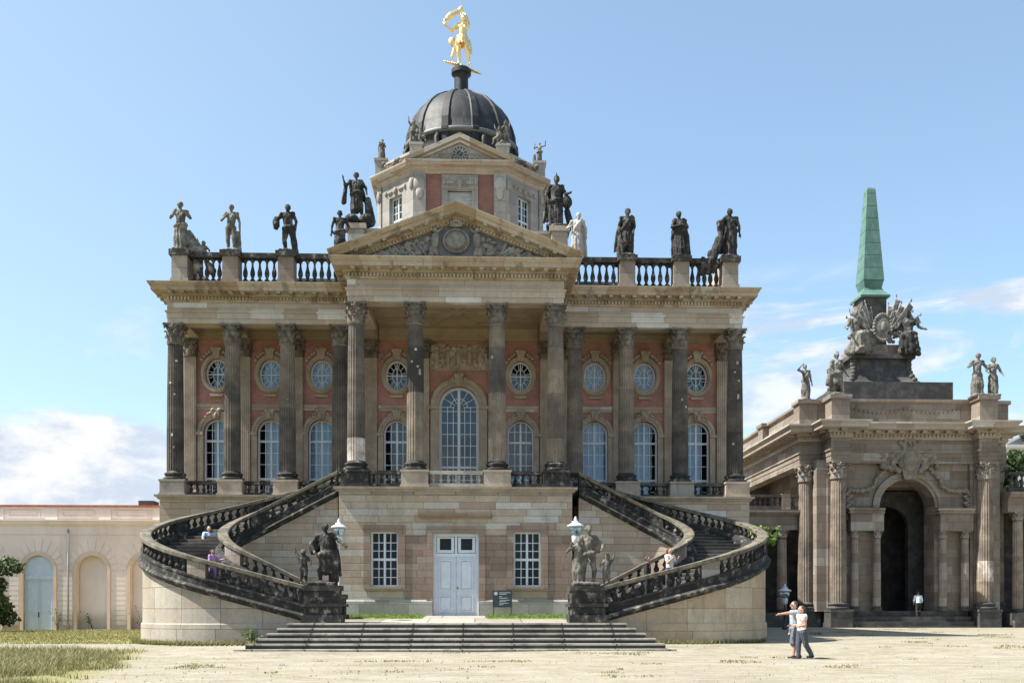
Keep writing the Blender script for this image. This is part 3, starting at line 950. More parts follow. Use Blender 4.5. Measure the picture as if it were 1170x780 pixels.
def person(label, loc, rz, H, pose, top, bottom, shoe=(0.02, 0.02, 0.02), hairc=None, hair_style='short', sleeves=.6, legs=1.0, voxel=.012,
           glasses=False, group=None, skirt_len=None):
    root = thing('person', label, 'person', loc, rz, group)
    mb = MB()
    J = body(mb, H, fingers=1, **{"bulk": .92, **pose})
    sk = solidify(mb, 'body', M['skin'], root, min(voxel, .0065) if voxel < .011 else voxel, 1)
    t = (J['neck'] - J['pel']).normalized(); sd = J['side']
    # shirt
    mb = MB()
    mb.ball(J['pel'] + t * .02 * H, (.098 * H, .076 * H, .075 * H), 12, 9)
    cap(mb, J['pel'] + t * .04 * H, J['chest'], .080 * H, .084 * H)
    mb.ball(J['chest'] + t * .03 * H, (.112 * H, .077 * H, .098 * H), 12, 9)
    cap(mb, J['chest'] - sd * .08 * H + t * .085 * H, J['chest'] + sd * .08 * H + t * .085 * H, .046 * H)
    for k in 'lr':
        mb.ball(J[k + 'sh'], .047 * H, 10, 7)
        if sleeves > 0:
            e = J[k + 'sh'].lerp(J[k + 'el'], min(1, sleeves)); cap(mb, J[k + 'sh'], e, .044 * H, .04 * H)
            if sleeves > 1: cap(mb, J[k + 'el'], J[k + 'el'].lerp(J[k + 'wr'], sleeves - 1), .036 * H, .027 * H)
    solidify(mb, 'shirt', cloth(top), root, voxel, 1, .010 * H, 17, None, True)
    mb = MB()
    mb.ball(J['pel'] - t * .005 * H, (.102 * H, .08 * H, .07 * H), 12, 9)
    for k in 'lr':
        kn, an = J[k + 'kn'], J[k + 'an']
        if legs >= 1:
            cap(mb, J[k + 'hp'], kn, .07 * H, .05 * H); cap(mb, kn, kn.lerp(an, min(1, (legs - 1) + .0) if legs < 2 else .96), .05 * H, .037 * H)
        else:
            cap(mb, J[k + 'hp'], J[k + 'hp'].lerp(kn, legs), .073 * H, .066 * H)
    solidify(mb, 'trousers' if legs > 1.5 else 'shorts', cloth(bottom), root, voxel, 1, .010 * H, 15, None, True)
    for k, s in (('l', -1), ('r', 1)):
        mb = MB(); an = J[k + 'an']; fd = V(s * .2, -1, 0).normalized()
        cap(mb, an + V(0, .02 * H, -.018 * H), an + fd * .105 * H + V(0, 0, -.026 * H), .029 * H, .022 * H)
        cap(mb, an, an + V(0, .01 * H, -.02 * H), .028 * H, .03 * H)
        solidify(mb, 'shoe', cloth(shoe), root, min(voxel, .01), 1)
    mb = MB(); hd = J['head']
    mb.ball(hd + V(0, .014 * H, .016 * H), (.056 * H, .056 * H, .062 * H), 12, 9)
    for i in range(9):
        a = .25 + 2.65 * i / 8
        mb.ball(hd + V(.046 * H * math.cos(a), .03 * H * math.sin(a) + .012 * H, .0 + .012 * H * (i % 2)), .022 * H, 7, 6)
    if hair_style == 'tail':
        mb.ball(hd + V(0, .062 * H, .02 * H), .03 * H, 8, 6)
        cap(mb, hd + V(0, .075 * H, .01 * H), hd + V(0, .085 * H, -.09 * H), .024 * H, .014 * H)
    if hair_style == 'cap':
        cap(mb, hd + V(0, -.03 * H, .035 * H), hd + V(0, -.085 * H, .028 * H), .03 * H, .022 * H)
    solidify(mb, 'hair', hairc if hairc else M['hair'], root, min(voxel, .011), 1)
    if glasses:
        mb = MB()
        for s in (-1, 1): mb.ball(hd + V(s * .022 * H, -.058 * H, .012 * H), (.018 * H, .006 * H, .013 * H), 8, 6)
        mb.bar(hd + V(-.045 * H, -.05 * H, .016 * H), hd + V(.045 * H, -.05 * H, .016 * H), .006 * H)
        mb.build('sunglasses', M['iron'], root)
    return root


# ================================================================== GROUND
def gz(x, y):
    t = min(1, max(0, (y - 30.5) / 5.5)); t = t * t * (3 - 2 * t)
    return 0.27 * t


def ground_mat():
    m, g = newmat('gravel_and_dry_turf')
    p = g.pos(); x, y, _ = g.sep(p)[:3]
    big = g.noise(p, 0.09, 5, 0.6); mid = g.noise(g.scale(p, (0.5, 1.3, 1)), 0.55, 6, 0.65); fine = g.noise(p, 9, 6, 0.75)
    grit = g.noise(p, 38, 4, 0.8)
    grav = g.ramp(mid, [(0.25, (0.215, 0.19, 0.148)), (0.45, (0.285, 0.258, 0.205)), (0.7, (0.345, 0.318, 0.265))])
    grav = g.mix(0.75, grav, g.ramp(fine, [(0.3, (0.66, 0.63, 0.58)), (0.65, (1.12, 1.12, 1.1))]), 'MULTIPLY')
    grav = g.mix(0.6, grav, g.ramp(grit, [(0.3, (0.6, 0.58, 0.54)), (0.6, (1.12, 1.12, 1.12))]), 'MULTIPLY')
    m2_ = g.noise(g.scale(p, (0.8, 1.6, 1)), 1.7, 6, 0.7)
    grav = g.mix(0.8, grav, g.ramp(m2_, [(0.28, (0.60, 0.585, 0.55)), (0.5, (0.97, 0.97, 0.97)), (0.75, (1.22, 1.22, 1.22))]), 'MULTIPLY')
    turf = g.ramp(fine, [(0.3, (0.12, 0.12, 0.04)), (0.55, (0.22, 0.205, 0.075)), (0.8, (0.31, 0.275, 0.13))])
    # lawn strip left of the palace, grown patches across the gravel
    jx = g.math('ADD', x, g.math('MULTIPLY', g.math('SUBTRACT', big, 0.5), 8.0))
    jy = g.math('ADD', y, g.math('MULTIPLY', g.math('SUBTRACT', mid, 0.5), 3.0))
    left = g.math('SUBTRACT', 1.0, g.step(jx, -7.5, -5.5))
    lawn = g.math('MULTIPLY', left, g.step(jy, 35.6, 37.4))
    fg = g.math('ADD', g.math('ADD', x, 3.5), g.math('MULTIPLY', y, 0.24))
    fgm = g.math('SUBTRACT', 1.0, g.step(g.math('ADD', fg, g.math('MULTIPLY', mid, 1.2)), 0.2, 1.5))
    fgm = g.math('MULTIPLY', fgm, g.math('SUBTRACT', 1.0, g.step(jy, 33.0, 34.5)))
    sp = g.noise(g.scale(p, (0.35, 1.0, 1)), 0.8, 6, 0.7)
    spots = g.math('MULTIPLY', g.step(sp, 0.50, 0.72), 0.55)
    f = g.math('MAXIMUM', g.math('MAXIMUM', lawn, fgm), spots)
    f = g.math('MULTIPLY', f, g.ramp(fine, [(0.25, (0.6, 0.6, 0.6)), (0.6, (1, 1, 1))]))
    c = g.mix(f, grav, turf)
    g.out(c, 0.95, g.math('ADD', fine, g.math('MULTIPLY', grit, 0.6)), 0.5, 0.03, Specular_IOR_Level=0.2)
    return m


M['ground'] = ground_mat()
gb = MB()
xs = [-900, -300, -120, -60] + [-45 + 1.5 * i for i in range(67)] + [70, 140, 320, 900]
ys = [-300, -80, -20, 0, 8, 16, 22] + [26 + 1.0 * i for i in range(22)] + [52, 60, 75, 100, 180, 500, 2000]
vv = [(x, y, gz(x, y) + (0.035 * noise.noise(V(x * .3, y * .5, 0)) if 22 < y < 50 and -45 < x < 55 else 0)) for y in ys for x in xs]
nx = len(xs)
gb.add(vv, [(j * nx + i, j * nx + i + 1, (j + 1) * nx + i + 1, (j + 1) * nx + i) for j in range(len(ys) - 1) for i in range(nx - 1)], True)
kind(gb.build('ground', M['ground']), 'structure')

# ================================================================== PALACE
XA = -0.9
PAL = thing('palace', 'large red brick and sandstone palace pavilion with columned portico and dark dome', 'palace', (XA, 47, 0.27))
PI_ = (0, -47, -0.27)


def part(mb, name, mat, parent=None):
    if parent is None: return mb.build(name, mat, PAL, inv=PI_)
    return mb.build(name, mat, parent)


def pobj(name, me, loc, parent=None):
    if parent is None: return obj(name, me, PAL, loc, PI_)
    return obj(name, me, parent, loc)


YF, YC, YP, YL = 47.3, 45.0, 41.6, 41.05     # brick wall, facade columns, portico columns, lower wall
ZT = 6.62                                    # terrace floor
BAYS = [-11.5, -8.97, -6.55, -2.97, 2.97, 6.55, 8.97, 11.5]
COLX = [-12.75, -10.2, -7.72, -5.35, 5.35, 7.72, 10.2, 12.75]
PORX = [-4.2, -1.72, 1.72, 4.2]
WZ0, WW, WSP = 6.65, 1.25, 9.95              # upper arched windows
CW, CSP = 1.9, 11.25

# --- brick wall with its openings
holes = []
for b in BAYS:
    holes.append(arch_loop(b, WZ0, WW, WSP)); holes.append(ell_loop(b, 12.72, 0.54, 0.72))
holes.append(arch_loop(0, WZ0, CW, CSP))
w = MB(); w.wall(rect_loop(-13.0, 13.0, ZT - .05, 14.95), holes, YF, 0.38)
part(w, 'brick_wall', M['brick'])
s = MB()
s.box(-13.0, -12.6, YF + .002, 79, ZT, 15.9); s.box(12.6, 13.0, YF + .002, 79, ZT, 15.9); s.box(-12.6, 12.6, 78.6, 79, ZT, 15.9)
part(s, 'side_wall', M['brick'])
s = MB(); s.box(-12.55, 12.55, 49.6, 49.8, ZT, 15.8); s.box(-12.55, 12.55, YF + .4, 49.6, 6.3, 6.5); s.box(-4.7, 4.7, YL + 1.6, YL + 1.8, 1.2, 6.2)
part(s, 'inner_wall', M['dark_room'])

# --- lower wall of the podium
LW = [-2.97, 2.97]
lh = [rect_loop(b - .57, b + .57, 2.46, 4.76) for b in LW] + [rect_loop(-.95, .95, 1.0, 4.68)]
w = MB(); w.wall(rect_loop(-4.85, 4.85, 0.8, 6.42), lh, YL, .34)
w.box(-4.85, -4.45, YL + .345, 44.3, .8, 6.42); w.box(4.45, 4.85, YL + .345, 44.3, .8, 6.42)
for sg in (-1, 1):
    a, b = sorted((sg * 4.86, sg * 13.2)); w.box(a, b, 44.2, 44.6, 0.2, 6.42)
    a, b = sorted((sg * 13.2, sg * 12.8)); w.box(a, b, 44.605, 79, 0.2, 6.3)
part(w, 'podium_wall', M['ashlar'])
for xa, xb in ((-2.1, -1.23), (1.23, 2.1), (3.84, 4.8)):
    w = MB(); w.box(xa, xb, YL - .012, YL + .02, 1.93, 4.62); part(w, 'wall_panel', M['brown'])
w = MB(); w.sweep([(-4.9, 44.1), (-4.9, YL), (-.98, YL)], [(-.1, 1.0), (.07, 1.0), (.07, 1.85), (.03, 1.92), (-.1, 1.92)])
w.sweep([(.98, YL), (4.9, YL), (4.9, 44.1)], [(-.1, 1.0), (.07, 1.0), (.07, 1.85), (.03, 1.92), (-.1, 1.92)])
part(w, 'podium_plinth', M['pale'])
PPATH = [(-13.25, 78), (-13.25, 44.15), (-4.92, 44.15), (-4.92, 40.98), (4.92, 40.98), (4.92, 44.15), (13.25, 44.15), (13.25, 78)]
w = MB(); w.sweep(PPATH, [(-.5, 6.40), (.0, 6.40), (.05, 6.44), (.05, 6.48), (.14, 6.51), (.15, 6.6), (-.5, 6.6)])
part(w, 'podium_cornice', M['trim'])
w = MB(); w.box(-13.1, 13.1, 44.3, YF + .3, 6.3, ZT); w.box(-4.8, 4.8, 41.0, 44.28, 6.3, ZT)
part(w, 'terrace_floor', M['step'])


# --- windows
def curtain_mb(x0, x1, z0, z1, y, amp=.035, freq=14):
    b = MB(); n = 44; v = []
    for i in range(n + 1):
        x = x0 + (x1 - x0) * i / n; yy = y + amp * math.sin(i / n * freq * 2 * PI * .5) + .02 * math.sin(i * 1.7)
        v += [(x, yy, z0), (x, yy, z1)]
    b.add(v, [(2 * i, 2 * i + 2, 2 * i + 3, 2 * i + 1) for i in range(n)], True)
    return b


def window(cx, z0, wd, zs, arched, y, cols, bars, transoms, curtain=None, parent=None, mull=.09, fr=.075, build=None):
    """white sash window; the frame is the part, pane and curtain its pieces"""
    build = build or part
    r = wd / 2
    if arched: lo, li = arch_loop(cx, z0, wd, zs), arch_loop(cx, z0 + fr, wd - 2 * fr, zs)
    else: lo, li = rect_loop(cx - r, cx + r, z0, zs), rect_loop(cx - r + fr, cx + r - fr, z0 + fr, zs - fr)
    f = MB(); f.ring(lo, li, y, y + .09)
    ri = r - fr
    def ztop(x): return zs + math.sqrt(max(0, ri * ri - (x - cx) ** 2)) if arched else zs - fr
    if mull: f.box(cx - mull / 2, cx + mull / 2, y - .012, y + .08, z0 + fr, ztop(cx) + .005)
    for z in transoms: f.box(cx - ri, cx + ri, y - .008, y + .075, z - .05, z + .05)
    for k in range(1, cols):
        if mull and k * 2 == cols: continue
        x = cx - ri + 2 * ri * k / cols; f.box(x - .017, x + .017, y + .02, y + .06, z0 + fr, (min(ztop(x), zs) if arched else ztop(x)) + .01)
    for z in bars: f.box(cx - ri, cx + ri, y + .024, y + .056, z - .016, z + .016)
    if arched:
        if ri > .8:
            li2 = [(cx + .5 * ri * math.cos(PI * i / 10), zs + .5 * ri * math.sin(PI * i / 10)) for i in range(11)]
            for a, b in zip(li2, li2[1:]): f.bar((a[0], y + .04, a[1]), (b[0], y + .04, b[1]), .03)
            for a in (30, 60, 120, 150, 0.5, 179.5):
                ca, sa = math.cos(R(a)), math.sin(R(a))
                f.bar((cx + .25 * ri * ca, y + .04, zs + .25 * ri * sa), (cx + ri * ca, y + .04, zs + ri * sa), .032)
        else:
            for k in range(1, cols):
                if k * 2 == cols: continue
                x = cx - ri + 2 * ri * k / cols; f.box(x - .017, x + .017, y + .02, y + .06, zs, ztop(x) + .01)
    wn = build(f, 'window', M['white'])
    p = MB(); p.add([(x, y + .045, z) for x, z in li], [list(range(len(li)))])
    p.build('pane', M[('glass_bright' if int(abs(cx) * 7) % 3 == 1 else 'glass') if z0 > 6 else 'glass_low'], wn)
    if curtain:
        curtain_mb(cx - r - .1 if curtain != 3 else cx - r * .45, cx + r + .1 if curtain != 2 else cx + r * .45, z0 + .02, (zs + r if arched else zs) + .1, y + .32).build('curtain', M['curtain'], wn)
    return wn


def archivolt(cx, z0, wd, zs, y, bw=.26, proj=.1, impost=True, key=True, mat='trim'):
    b = MB(); r = wd / 2
    for k, (a0, a1, pj) in enumerate(((0.0, bw * .45, proj * .6), (bw * .45, bw, proj))):
        n = 20
        lo = [(cx + (r + a1) * math.cos(PI * i / n), zs + (r + a1) * math.sin(PI * i / n)) for i in range(n + 1)]
        li = [(cx + (r + a0) * math.cos(PI * i / n), zs + (r + a0) * math.sin(PI * i / n)) for i in range(n + 1)]
        v = [(x, y - pj, z) for x, z in lo] + [(x, y - pj, z) for x, z in li] + [(x, y + .05, z) for x, z in lo] + [(x, y + .05, z) for x, z in li]
        m = n + 1; f = []
        for i in range(n):
            f += [(i, i + 1, m + i + 1, m + i), (m + i, m + i + 1, 3 * m + i + 1, 3 * m + i), (i + 1, i, 2 * m + i, 2 * m + i + 1)]
        b.add(v, f)
    for sg in ((-1, 1) if impost else ()):
        a, c = sorted((cx + sg * (r + .001), cx + sg * (r + bw))); b.box(a, c, y - proj * .8, y + .05, z0, zs - .16)
        a, c = sorted((cx + sg * (r - .0), cx + sg * (r + bw + .06))); b.box(a, c, y - proj - .05, y + .05, zs - .157, zs - .003)
    if key:
        zt = zs + r
        b.prism_xz([(cx - .13, zt - .02), (cx + .13, zt - .02), (cx + .21, zt + bw + .17), (cx - .21, zt + bw + .17)], y - proj - .1, y + .04)
        for q in (-1, 1): b.ball((cx + q * .15, y - proj - .08, zt + bw + .12), (.1, .09, .1), 8, 6)
        b.ball((cx, y - proj - .13, zt + bw * .5), (.09, .08, .14), 8, 6)
        for q in (-1, 1):
            for t in range(3): b.ball((cx + q * (.27 + .11 * t), y - proj - .02, zt + bw * .75 - .045 * t * t + .06), (.085 - .015 * t, .06, .07 - .012 * t), 7, 5)
    return b


for i, b in enumerate(BAYS):
    cur = {0: 3, 1: 3, 2: 1, 3: None, 4: None, 5: 1, 6: 2, 7: 2}[i]
    zz = [7.25, 7.95, 8.55, 9.25]
    wn = window(b, WZ0, WW, WSP, True, YF + .24, 4, [7.2, 8.45, 9.0, WSP + .12], [7.75, 9.55], cur)
    part(archivolt(b, WZ0, WW, WSP, YF), 'surround', M['trim'], wn)
wn = window(0, WZ0, CW, CSP, True, YF + .24, 6, [WZ0 + .55 * k for k in range(1, 9) if k != 3], [8.35], None, fr=.12, mull=.13)
part(archivolt(0, WZ0, CW, CSP, YF, .4, .14), 'surround', M['trim'], wn)
# oval windows
for i, b in enumerate(BAYS):
    y = YF + .2; f = MB()
    f.ring(ell_loop(b, 12.72, .54, .72), ell_loop(b, 12.72, .46, .64), y, y + .08)
    f.bar((b - .47, y + .03, 12.72), (b + .47, y + .03, 12.72), .055); f.bar((b, y + .03, 12.07), (b, y + .03, 13.37), .05)
    q = ell_loop(b, 12.72, .22, .36, 20)
    for k in range(20): f.bar((q[k][0], y + .04, q[k][1]), (q[(k + 1) % 20][0], y + .04, q[(k + 1) % 20][1]), .03)
    for k in range(12):
        a = R(15 + 30 * k)
        f.bar((b + .22 * math.cos(a), y + .04, 12.72 + .36 * math.sin(a)), (b + .48 * math.cos(a), y + .04, 12.72 + .66 * math.sin(a)), .03)
    wn = part(f, 'oval_window', M['white'])
    p = MB(); l = ell_loop(b, 12.72, .47, .65); p.add([(x, y + .05, z) for x, z in l], [list(range(len(l)))]); p.build('pane', M['glass'], wn)
    if i in (1, 2, 5, 6): curtain_mb(b - .6, b + .6, 11.9, 13.5, y + .3).build('curtain', M['curtain'], wn)
    f = MB()
    f.ring(ell_loop(b, 12.72, .74, .93), ell_loop(b, 12.72, .535, .715), YF - .07, YF + .03)
    f.ring(ell_loop(b, 12.72, .68, .86), ell_loop(b, 12.72, .6, .78), YF - .12, YF - .06)
    f.prism_xz([(b - .14, 13.42), (b + .14, 13.42), (b + .22, 13.95), (b - .22, 13.95)], YF - .17, YF + .02)
    for q in (-1, 1):
        f.ball((b + q * .17, YF - .14, 13.88), (.1, .08, .1), 8, 6)
        for t in range(4): f.ball((b + q * (.32 + .12 * t), YF - .1, 13.72 - .06 * t - .02 * t * t), (.09, .06, .075), 7, 5)
    f.box(b - .3, b + .3, YF - .12, YF + .02, 11.63, 11.75)
    part(f, 'surround', M['trim'], wn)
# string course between the storeys
for a, c in ((-12.45, -10.55), (-9.85, -8.07), (-7.4, -5.7), (-3.85, -2.05), (2.05, 3.85), (5.7, 7.4), (8.07, 9.85), (10.55, 12.45)):
    f = MB(); f.box(a, c, YF - .035, YF + .02, 11.0, 11.27)
    part(f, 'string_course', M['ashlar'])

# carved panel over the middle window
rnd = random.Random(4)
f = MB(); f.box(-1.4, 1.4, YF - .05, YF + .02, 12.95, 14.2)
for k in range(80):
    x, z = rnd.uniform(-1.3, 1.3), rnd.uniform(13.02, 14.12)
    f.ball((x, YF - .05, z), (rnd.uniform(.06, .16), rnd.uniform(.06, .13), rnd.uniform(.08, .2)), 7, 5)
for k in range(5): f.ball((-1.05 + .52 * k, YF - .1, 13.55), (.13, .13, .4), 8, 6); f.ball((-1.05 + .52 * k, YF - .14, 14.0), .1, 8, 6)
part(f, 'relief_panel', M['trim'])

# --- lower windows and door
for b in LW:
    wn = window(b, 2.46, 1.14, 4.76, False, YL + .2, 4, [2.86, 3.22, 3.96, 4.3], [3.6], None)
    f = MB(); f.ring(rect_loop(b - .86, b + .86, 2.36, 5.02), rect_loop(b - .571, b + .571, 2.46, 4.76), YL - .05, YL + .02)
    f.box(b - .72, b + .72, YL - .12, YL + .18, 2.36, 2.452)
    part(f, 'surround', M['brown'], wn)
d = MB()
d.ring(rect_loop(-.95, .95, 1.22, 4.68), rect_loop(-.82, .82, 1.23, 4.56), YL + .16, YL + .26)
d.box(-.82, .82, YL + .15, YL + .25, 3.73, 3.86); d.box(-.05, .05, YL + .14, YL + .25, 3.86, 4.56)
dr = part(d, 'door', M['door'])
for sg in (-1, 1):
    l = MB(); a, c = sorted((sg * .008, sg * .82)); l.box(a, c, YL + .2, YL + .26, 1.25, 3.73)
    for z0, z1 in ((1.42, 2.12), (2.3, 3.6)):
        a, c = sorted((sg * .14, sg * .72)); l.ring(rect_loop(a, c, z0, z1), rect_loop(a + .045, c - .045, z0 + .045, z1 - .045), YL + .14, YL + .205)
        l.box(a + .1, c - .1, YL + .165, YL + .204, z0 + .1, z1 - .1)
    l.box(-.04 if sg < 0 else .01, 0 - .005 if sg < 0 else .035, YL + .175, YL + .2, 1.3, 3.7)
    lf = part(l, 'door_leaf', M['door'], dr)
    t = MB(); a, c = sorted((sg * .08, sg * .8))
    t.ring(rect_loop(a, c, 3.88, 4.54), rect_loop(a + .12, c - .12, 4.0, 4.48), YL + .18, YL + .24); part(t, 'fanlight_frame', M['door'], dr)
    t = MB(); t.add([(a, YL + .22, 3.9), (c, YL + .22, 3.9), (c, YL + .22, 4.52), (a, YL + .22, 4.52)], [(0, 1, 2, 3)]); part(t, 'pane', M['glass_low'], dr)
h = MB(); h.ball((.06, YL + .15, 2.42), .035, 8, 6); h.bar((.06, YL + .15, 2.42), (.06, YL + .2, 2.42), .03); part(h, 'handle', M['iron'], dr)
f = MB(); f.ring(rect_loop(-1.22, 1.22, 1.0, 4.96), rect_loop(-.951, .951, .99, 4.68), YL - .06, YL + .02)
f.sweep([(-1.5, YL - .02), (1.5, YL - .02)], [(-.05, 5.3), (.06, 5.3), (.1, 5.36), (.2, 5.42), (.22, 5.5), (-.05, 5.5)])
part(f, 'surround', M['brown'], dr)

# --- columns
cap_me = capital_mesh('capital', .33, .86, M['capital'])
CAPT = {-12.75: [.2, .16, .28, .2, .24, .16], -10.2: [.25, .25, .35, .3, .38, .45], -7.72: [.3, .28, .3, .45, .5, .52], -5.35: [.28, .3, .32, .3, .2, .22],
        5.35: [.38, .42, .36, .4, .34, .3], 7.72: [.45, .42, .5, .46, .55, .5], 10.2: [.18, .2, .28, .22, .3, .3], 12.75: [.18, .16, .3, .2, .2, .26]}
PORT = {-4.2: [.80, .3, .32, .4, .34, .3], -1.72: [.55, .52, .48, .1, .12, .25], 1.72: [.6, .55, .5, .28, .34, .44], 4.2: [.5, .32, .38, .56, .48, .36]}


PATCH = {-12.75: [(3.9, -20, .1), (3.4, 10, .08), (1.55, -5, .14), (1.0, 5, .14), (4.9, 25, .08)], 12.75: [(5.0, 5, .16), (4.2, 15, .1), (3.4, 10, .3), (1.3, -25, .12), (4.6, -15, .08)],
         -1.72: [(4.6, 5, .12), (4.1, -20, .1), (3.6, 35, .3), (3.9, 20, .1)], 10.2: [(3.3, 5, .14), (3.0, 40, .12)], -7.72: [(3.2, 10, .1)], 1.72: [(4.3, -35, .15)]}


def column(x, y, tones, z0=7.33, zt=14.35, r=.375, capme=None, ch=.86):
    b = base_mb(r, .4)
    zb = z0 + .4
    sh = shaft_mb(r, zt - ch - zb, tones)
    if x in PATCH:
        for zz, aa, hh in PATCH[x]:
            an = R(-90 + aa); n_ = V(math.cos(an), math.sin(an)); t_ = V(-n_.y, n_.x)
            sh.obox(n_ * (r * (1 - .11 * max(0, zz / 5.8 - .25)) - .03), t_, n_, .045, .04, zz, zz + hh * .8, tone=.78)
    o = sh.build('column', M['column'], PAL, (x, y, zb), PI_)
    bo = b.build('base', M['black'], o, (0, 0, -.4))
    obj('capital', capme or cap_me, o, (0, 0, zt - ch - zb))
    return o


def pedestal_mb(x, y, hw, z0, z1):
    b = MB(); h = z1 - z0
    b.box(x - hw + .04, x + hw - .04, y - hw + .04, y + hw - .04, z0, z1 - .003)
    b.box(x - hw, x + hw, y - hw, y + hw, z0 + .002, z0 + .14 * h)
    b.box(x - hw, x + hw, y - hw, y + hw, z1 - .13 * h, z1)
    return b


for x in COLX:
    c = column(x, YC, CAPT[x])
    pedestal_mb(0, 0, .58, ZT, 7.33).build('pedestal', M['trim'] if x in (-10.2, -7.72, 7.72, 12.75) else M['gate'], c, (0, 0, -7.73))
for x in PORX:
    c = column(x, YP, PORT[x])
    pedestal_mb(0, 0, .6, ZT, 7.33).build('pedestal', M['trim'] if abs(x) < 2 else M['black'], c, (0, 0, -7.73))
for x in COLX + PORX:
    b = MB(); hw = .3
    nf = 5
    b.box(x - hw, x + hw, YF - .16, YF + .03, ZT, 13.5, tone=.5 + rnd.uniform(-.1, .2))
    for k in range(nf):
        xx = x - hw + .06 + (2 * hw - .12) * (k + .5) / nf
        b.box(xx - .03, xx + .03, YF - .182, YF - .15, 7.3, 13.46, tone=.5 + rnd.uniform(-.1, .2))
    b.sweep([(x - hw, YF + .02), (x - hw, YF - .16), (x + hw, YF - .16), (x + hw, YF + .02)], [(-.02, ZT), (.09, ZT), (.09, ZT + .3), (.05, ZT + .36), (.06, ZT + .5), (-.02, ZT + .55)])
    o = part(b, 'pilaster', M['trim'])
    c = obj('capital', cap_me, o, (x, YF - .05, 13.49)); c.scale = (.95, .55, 1)

# --- balustrades of the terrace
bal_t = baluster_mesh('baluster', .42, .085, M['black']); bal_p = baluster_mesh('baluster_pale', .42, .085, M['pale'])


def balustrade(x0, x1, y, z0, z1, me, mat, nm='balustrade', hw=.13, step=.27, parentf=None, bz=.16, tz=.15):
    b = MB()
    b.box(x0, x1, y - hw, y + hw, z0 + .002, z0 + bz); b.box(x0, x1, y - hw - .03, y + hw + .03, z1 - tz, z1 - .002)
    o = (parentf or part)(b, nm, mat)
    n = max(1, int((x1 - x0) / step))
    h = z1 - tz - z0 - bz
    for k in range(n):
        q = obj('baluster', me, o, (x0 + (x1 - x0) * (k + .5) / n, y, z0 + bz)); q.scale = (1, 1, h / .42)
    return o


for a, c in zip(COLX[:3], COLX[1:4]): balustrade(a + .58, c - .58, YC, ZT, 7.31, bal_t, M['black'])
for a, c in zip(COLX[4:7], COLX[5:8]): balustrade(a + .58, c - .58, YC, ZT, 7.31, bal_t, M['gate_dark'])
balustrade(-1.12, 1.12, YP - .25, ZT, 7.31, bal_p, M['pale'], step=.3)
balustrade(-3.6, -2.32, YP - .25, ZT, 7.31, bal_t, M['black']); balustrade(2.32, 3.6, YP - .25, ZT, 7.31, bal_t, M['black'])

# --- entablature
EPATH = [(-13.0, 78), (-13.0, 44.65), (-4.52, 44.65), (-4.52, 41.22), (4.52, 41.22), (4.52, 44.65), (13.0, 44.65), (13.0, 78)]
e = MB()
e.sweep(EPATH, [(-.75, 14.35), (0, 14.35), (0, 14.56), (.03, 14.565), (.03, 14.8), (.09, 14.83), (.1, 14.89), (.01, 14.9), (.01, 15.27), (-.75, 15.27)])
part(e, 'entablature', M['entab'])
c = MB()
CPROF = [(-.75, 15.275), (.06, 15.275), (.1, 15.33), (.1, 15.5), (.2, 15.53), (.2, 15.655), (.56, 15.66), (.58, 15.83), (.62, 15.85), (.7, 15.98), (.7, 16.02), (-.75, 16.06)]
c.sweep(EPATH, CPROF)
c_front = [(EPATH[k], EPATH[k + 1]) for k in range(len(EPATH) - 1)]
for (a, b) in c_front:
    a, b = Vector(a), Vector(b); L = (b - a).length; t = (b - a) / L; n = Vector((t.y, -t.x))
    k0 = max(0.0, 0.0)
    cnt = int(L / .15)
    for k in range(cnt):
        if L > 15 and abs(t.y) > .5 and (a + t * (k * .15)).y > 50: continue
        q = a + t * (L * (k + .5) / cnt) + n * .14
        c.obox(q, t, n, .042, .045, 15.345, 15.495)
    cnt = int(L / .52)
    for k in range(cnt):
        if L > 15 and abs(t.y) > .5 and (a + t * (k * .52)).y > 50: continue
        q = a + t * (L * (k + .5) / cnt) + n * .37
        c.obox(q, t, n, .085, .165, 15.57, 15.652)
part(c, 'cornice', M['cornice'])
# ceilings and cross beams
s = MB()
s.box(-12.3, -4.6, 45.35, YF, 14.72, 14.9); s.box(4.6, 12.3, 45.35, YF, 14.72, 14.9); s.box(-3.8, 3.8, 41.9, YF, 14.92, 15.1)
for x in COLX: s.box(x - .27, x + .27, 45.42, YF - .005, 14.36, 14.718)
for x in (-4.17, 4.17): s.box(x - .34, x + .34, 44.5, YF - .005, 14.36, 14.915)
for k in range(8):
    a = R(22.5 + 45 * k); s.bar((0.25 * math.cos(a), 44.5 + .25 * math.sin(a), 14.9), (3.4 * math.cos(a), 44.5 + 2.5 * math.sin(a), 14.9), .07, .05)
s.box(-1.6, 1.6, 42.6, 42.68, 14.86, 14.918); s.box(-1.6, 1.6, 46.3, 46.38, 14.86, 14.918)
part(s, 'portico_ceiling', M['soffit'])
s = MB(); s.sweep([(-3.8, YF), (3.8, YF)], [(-.01, 14.36), (.12, 14.36), (.12, 14.6), (.16, 14.62), (.2, 14.85), (.24, 14.91), (-.01, 14.91)])
for sg in (-1, 1):
    a, b = sorted((sg * 12.95, sg * 4.55)); s.sweep([(a, YF), (b, YF)], [(-.01, 14.36), (.1, 14.36), (.1, 14.55), (.16, 14.58), (.18, 14.715), (-.01, 14.715)])
part(s, 'wall_cornice', M['soffit'])

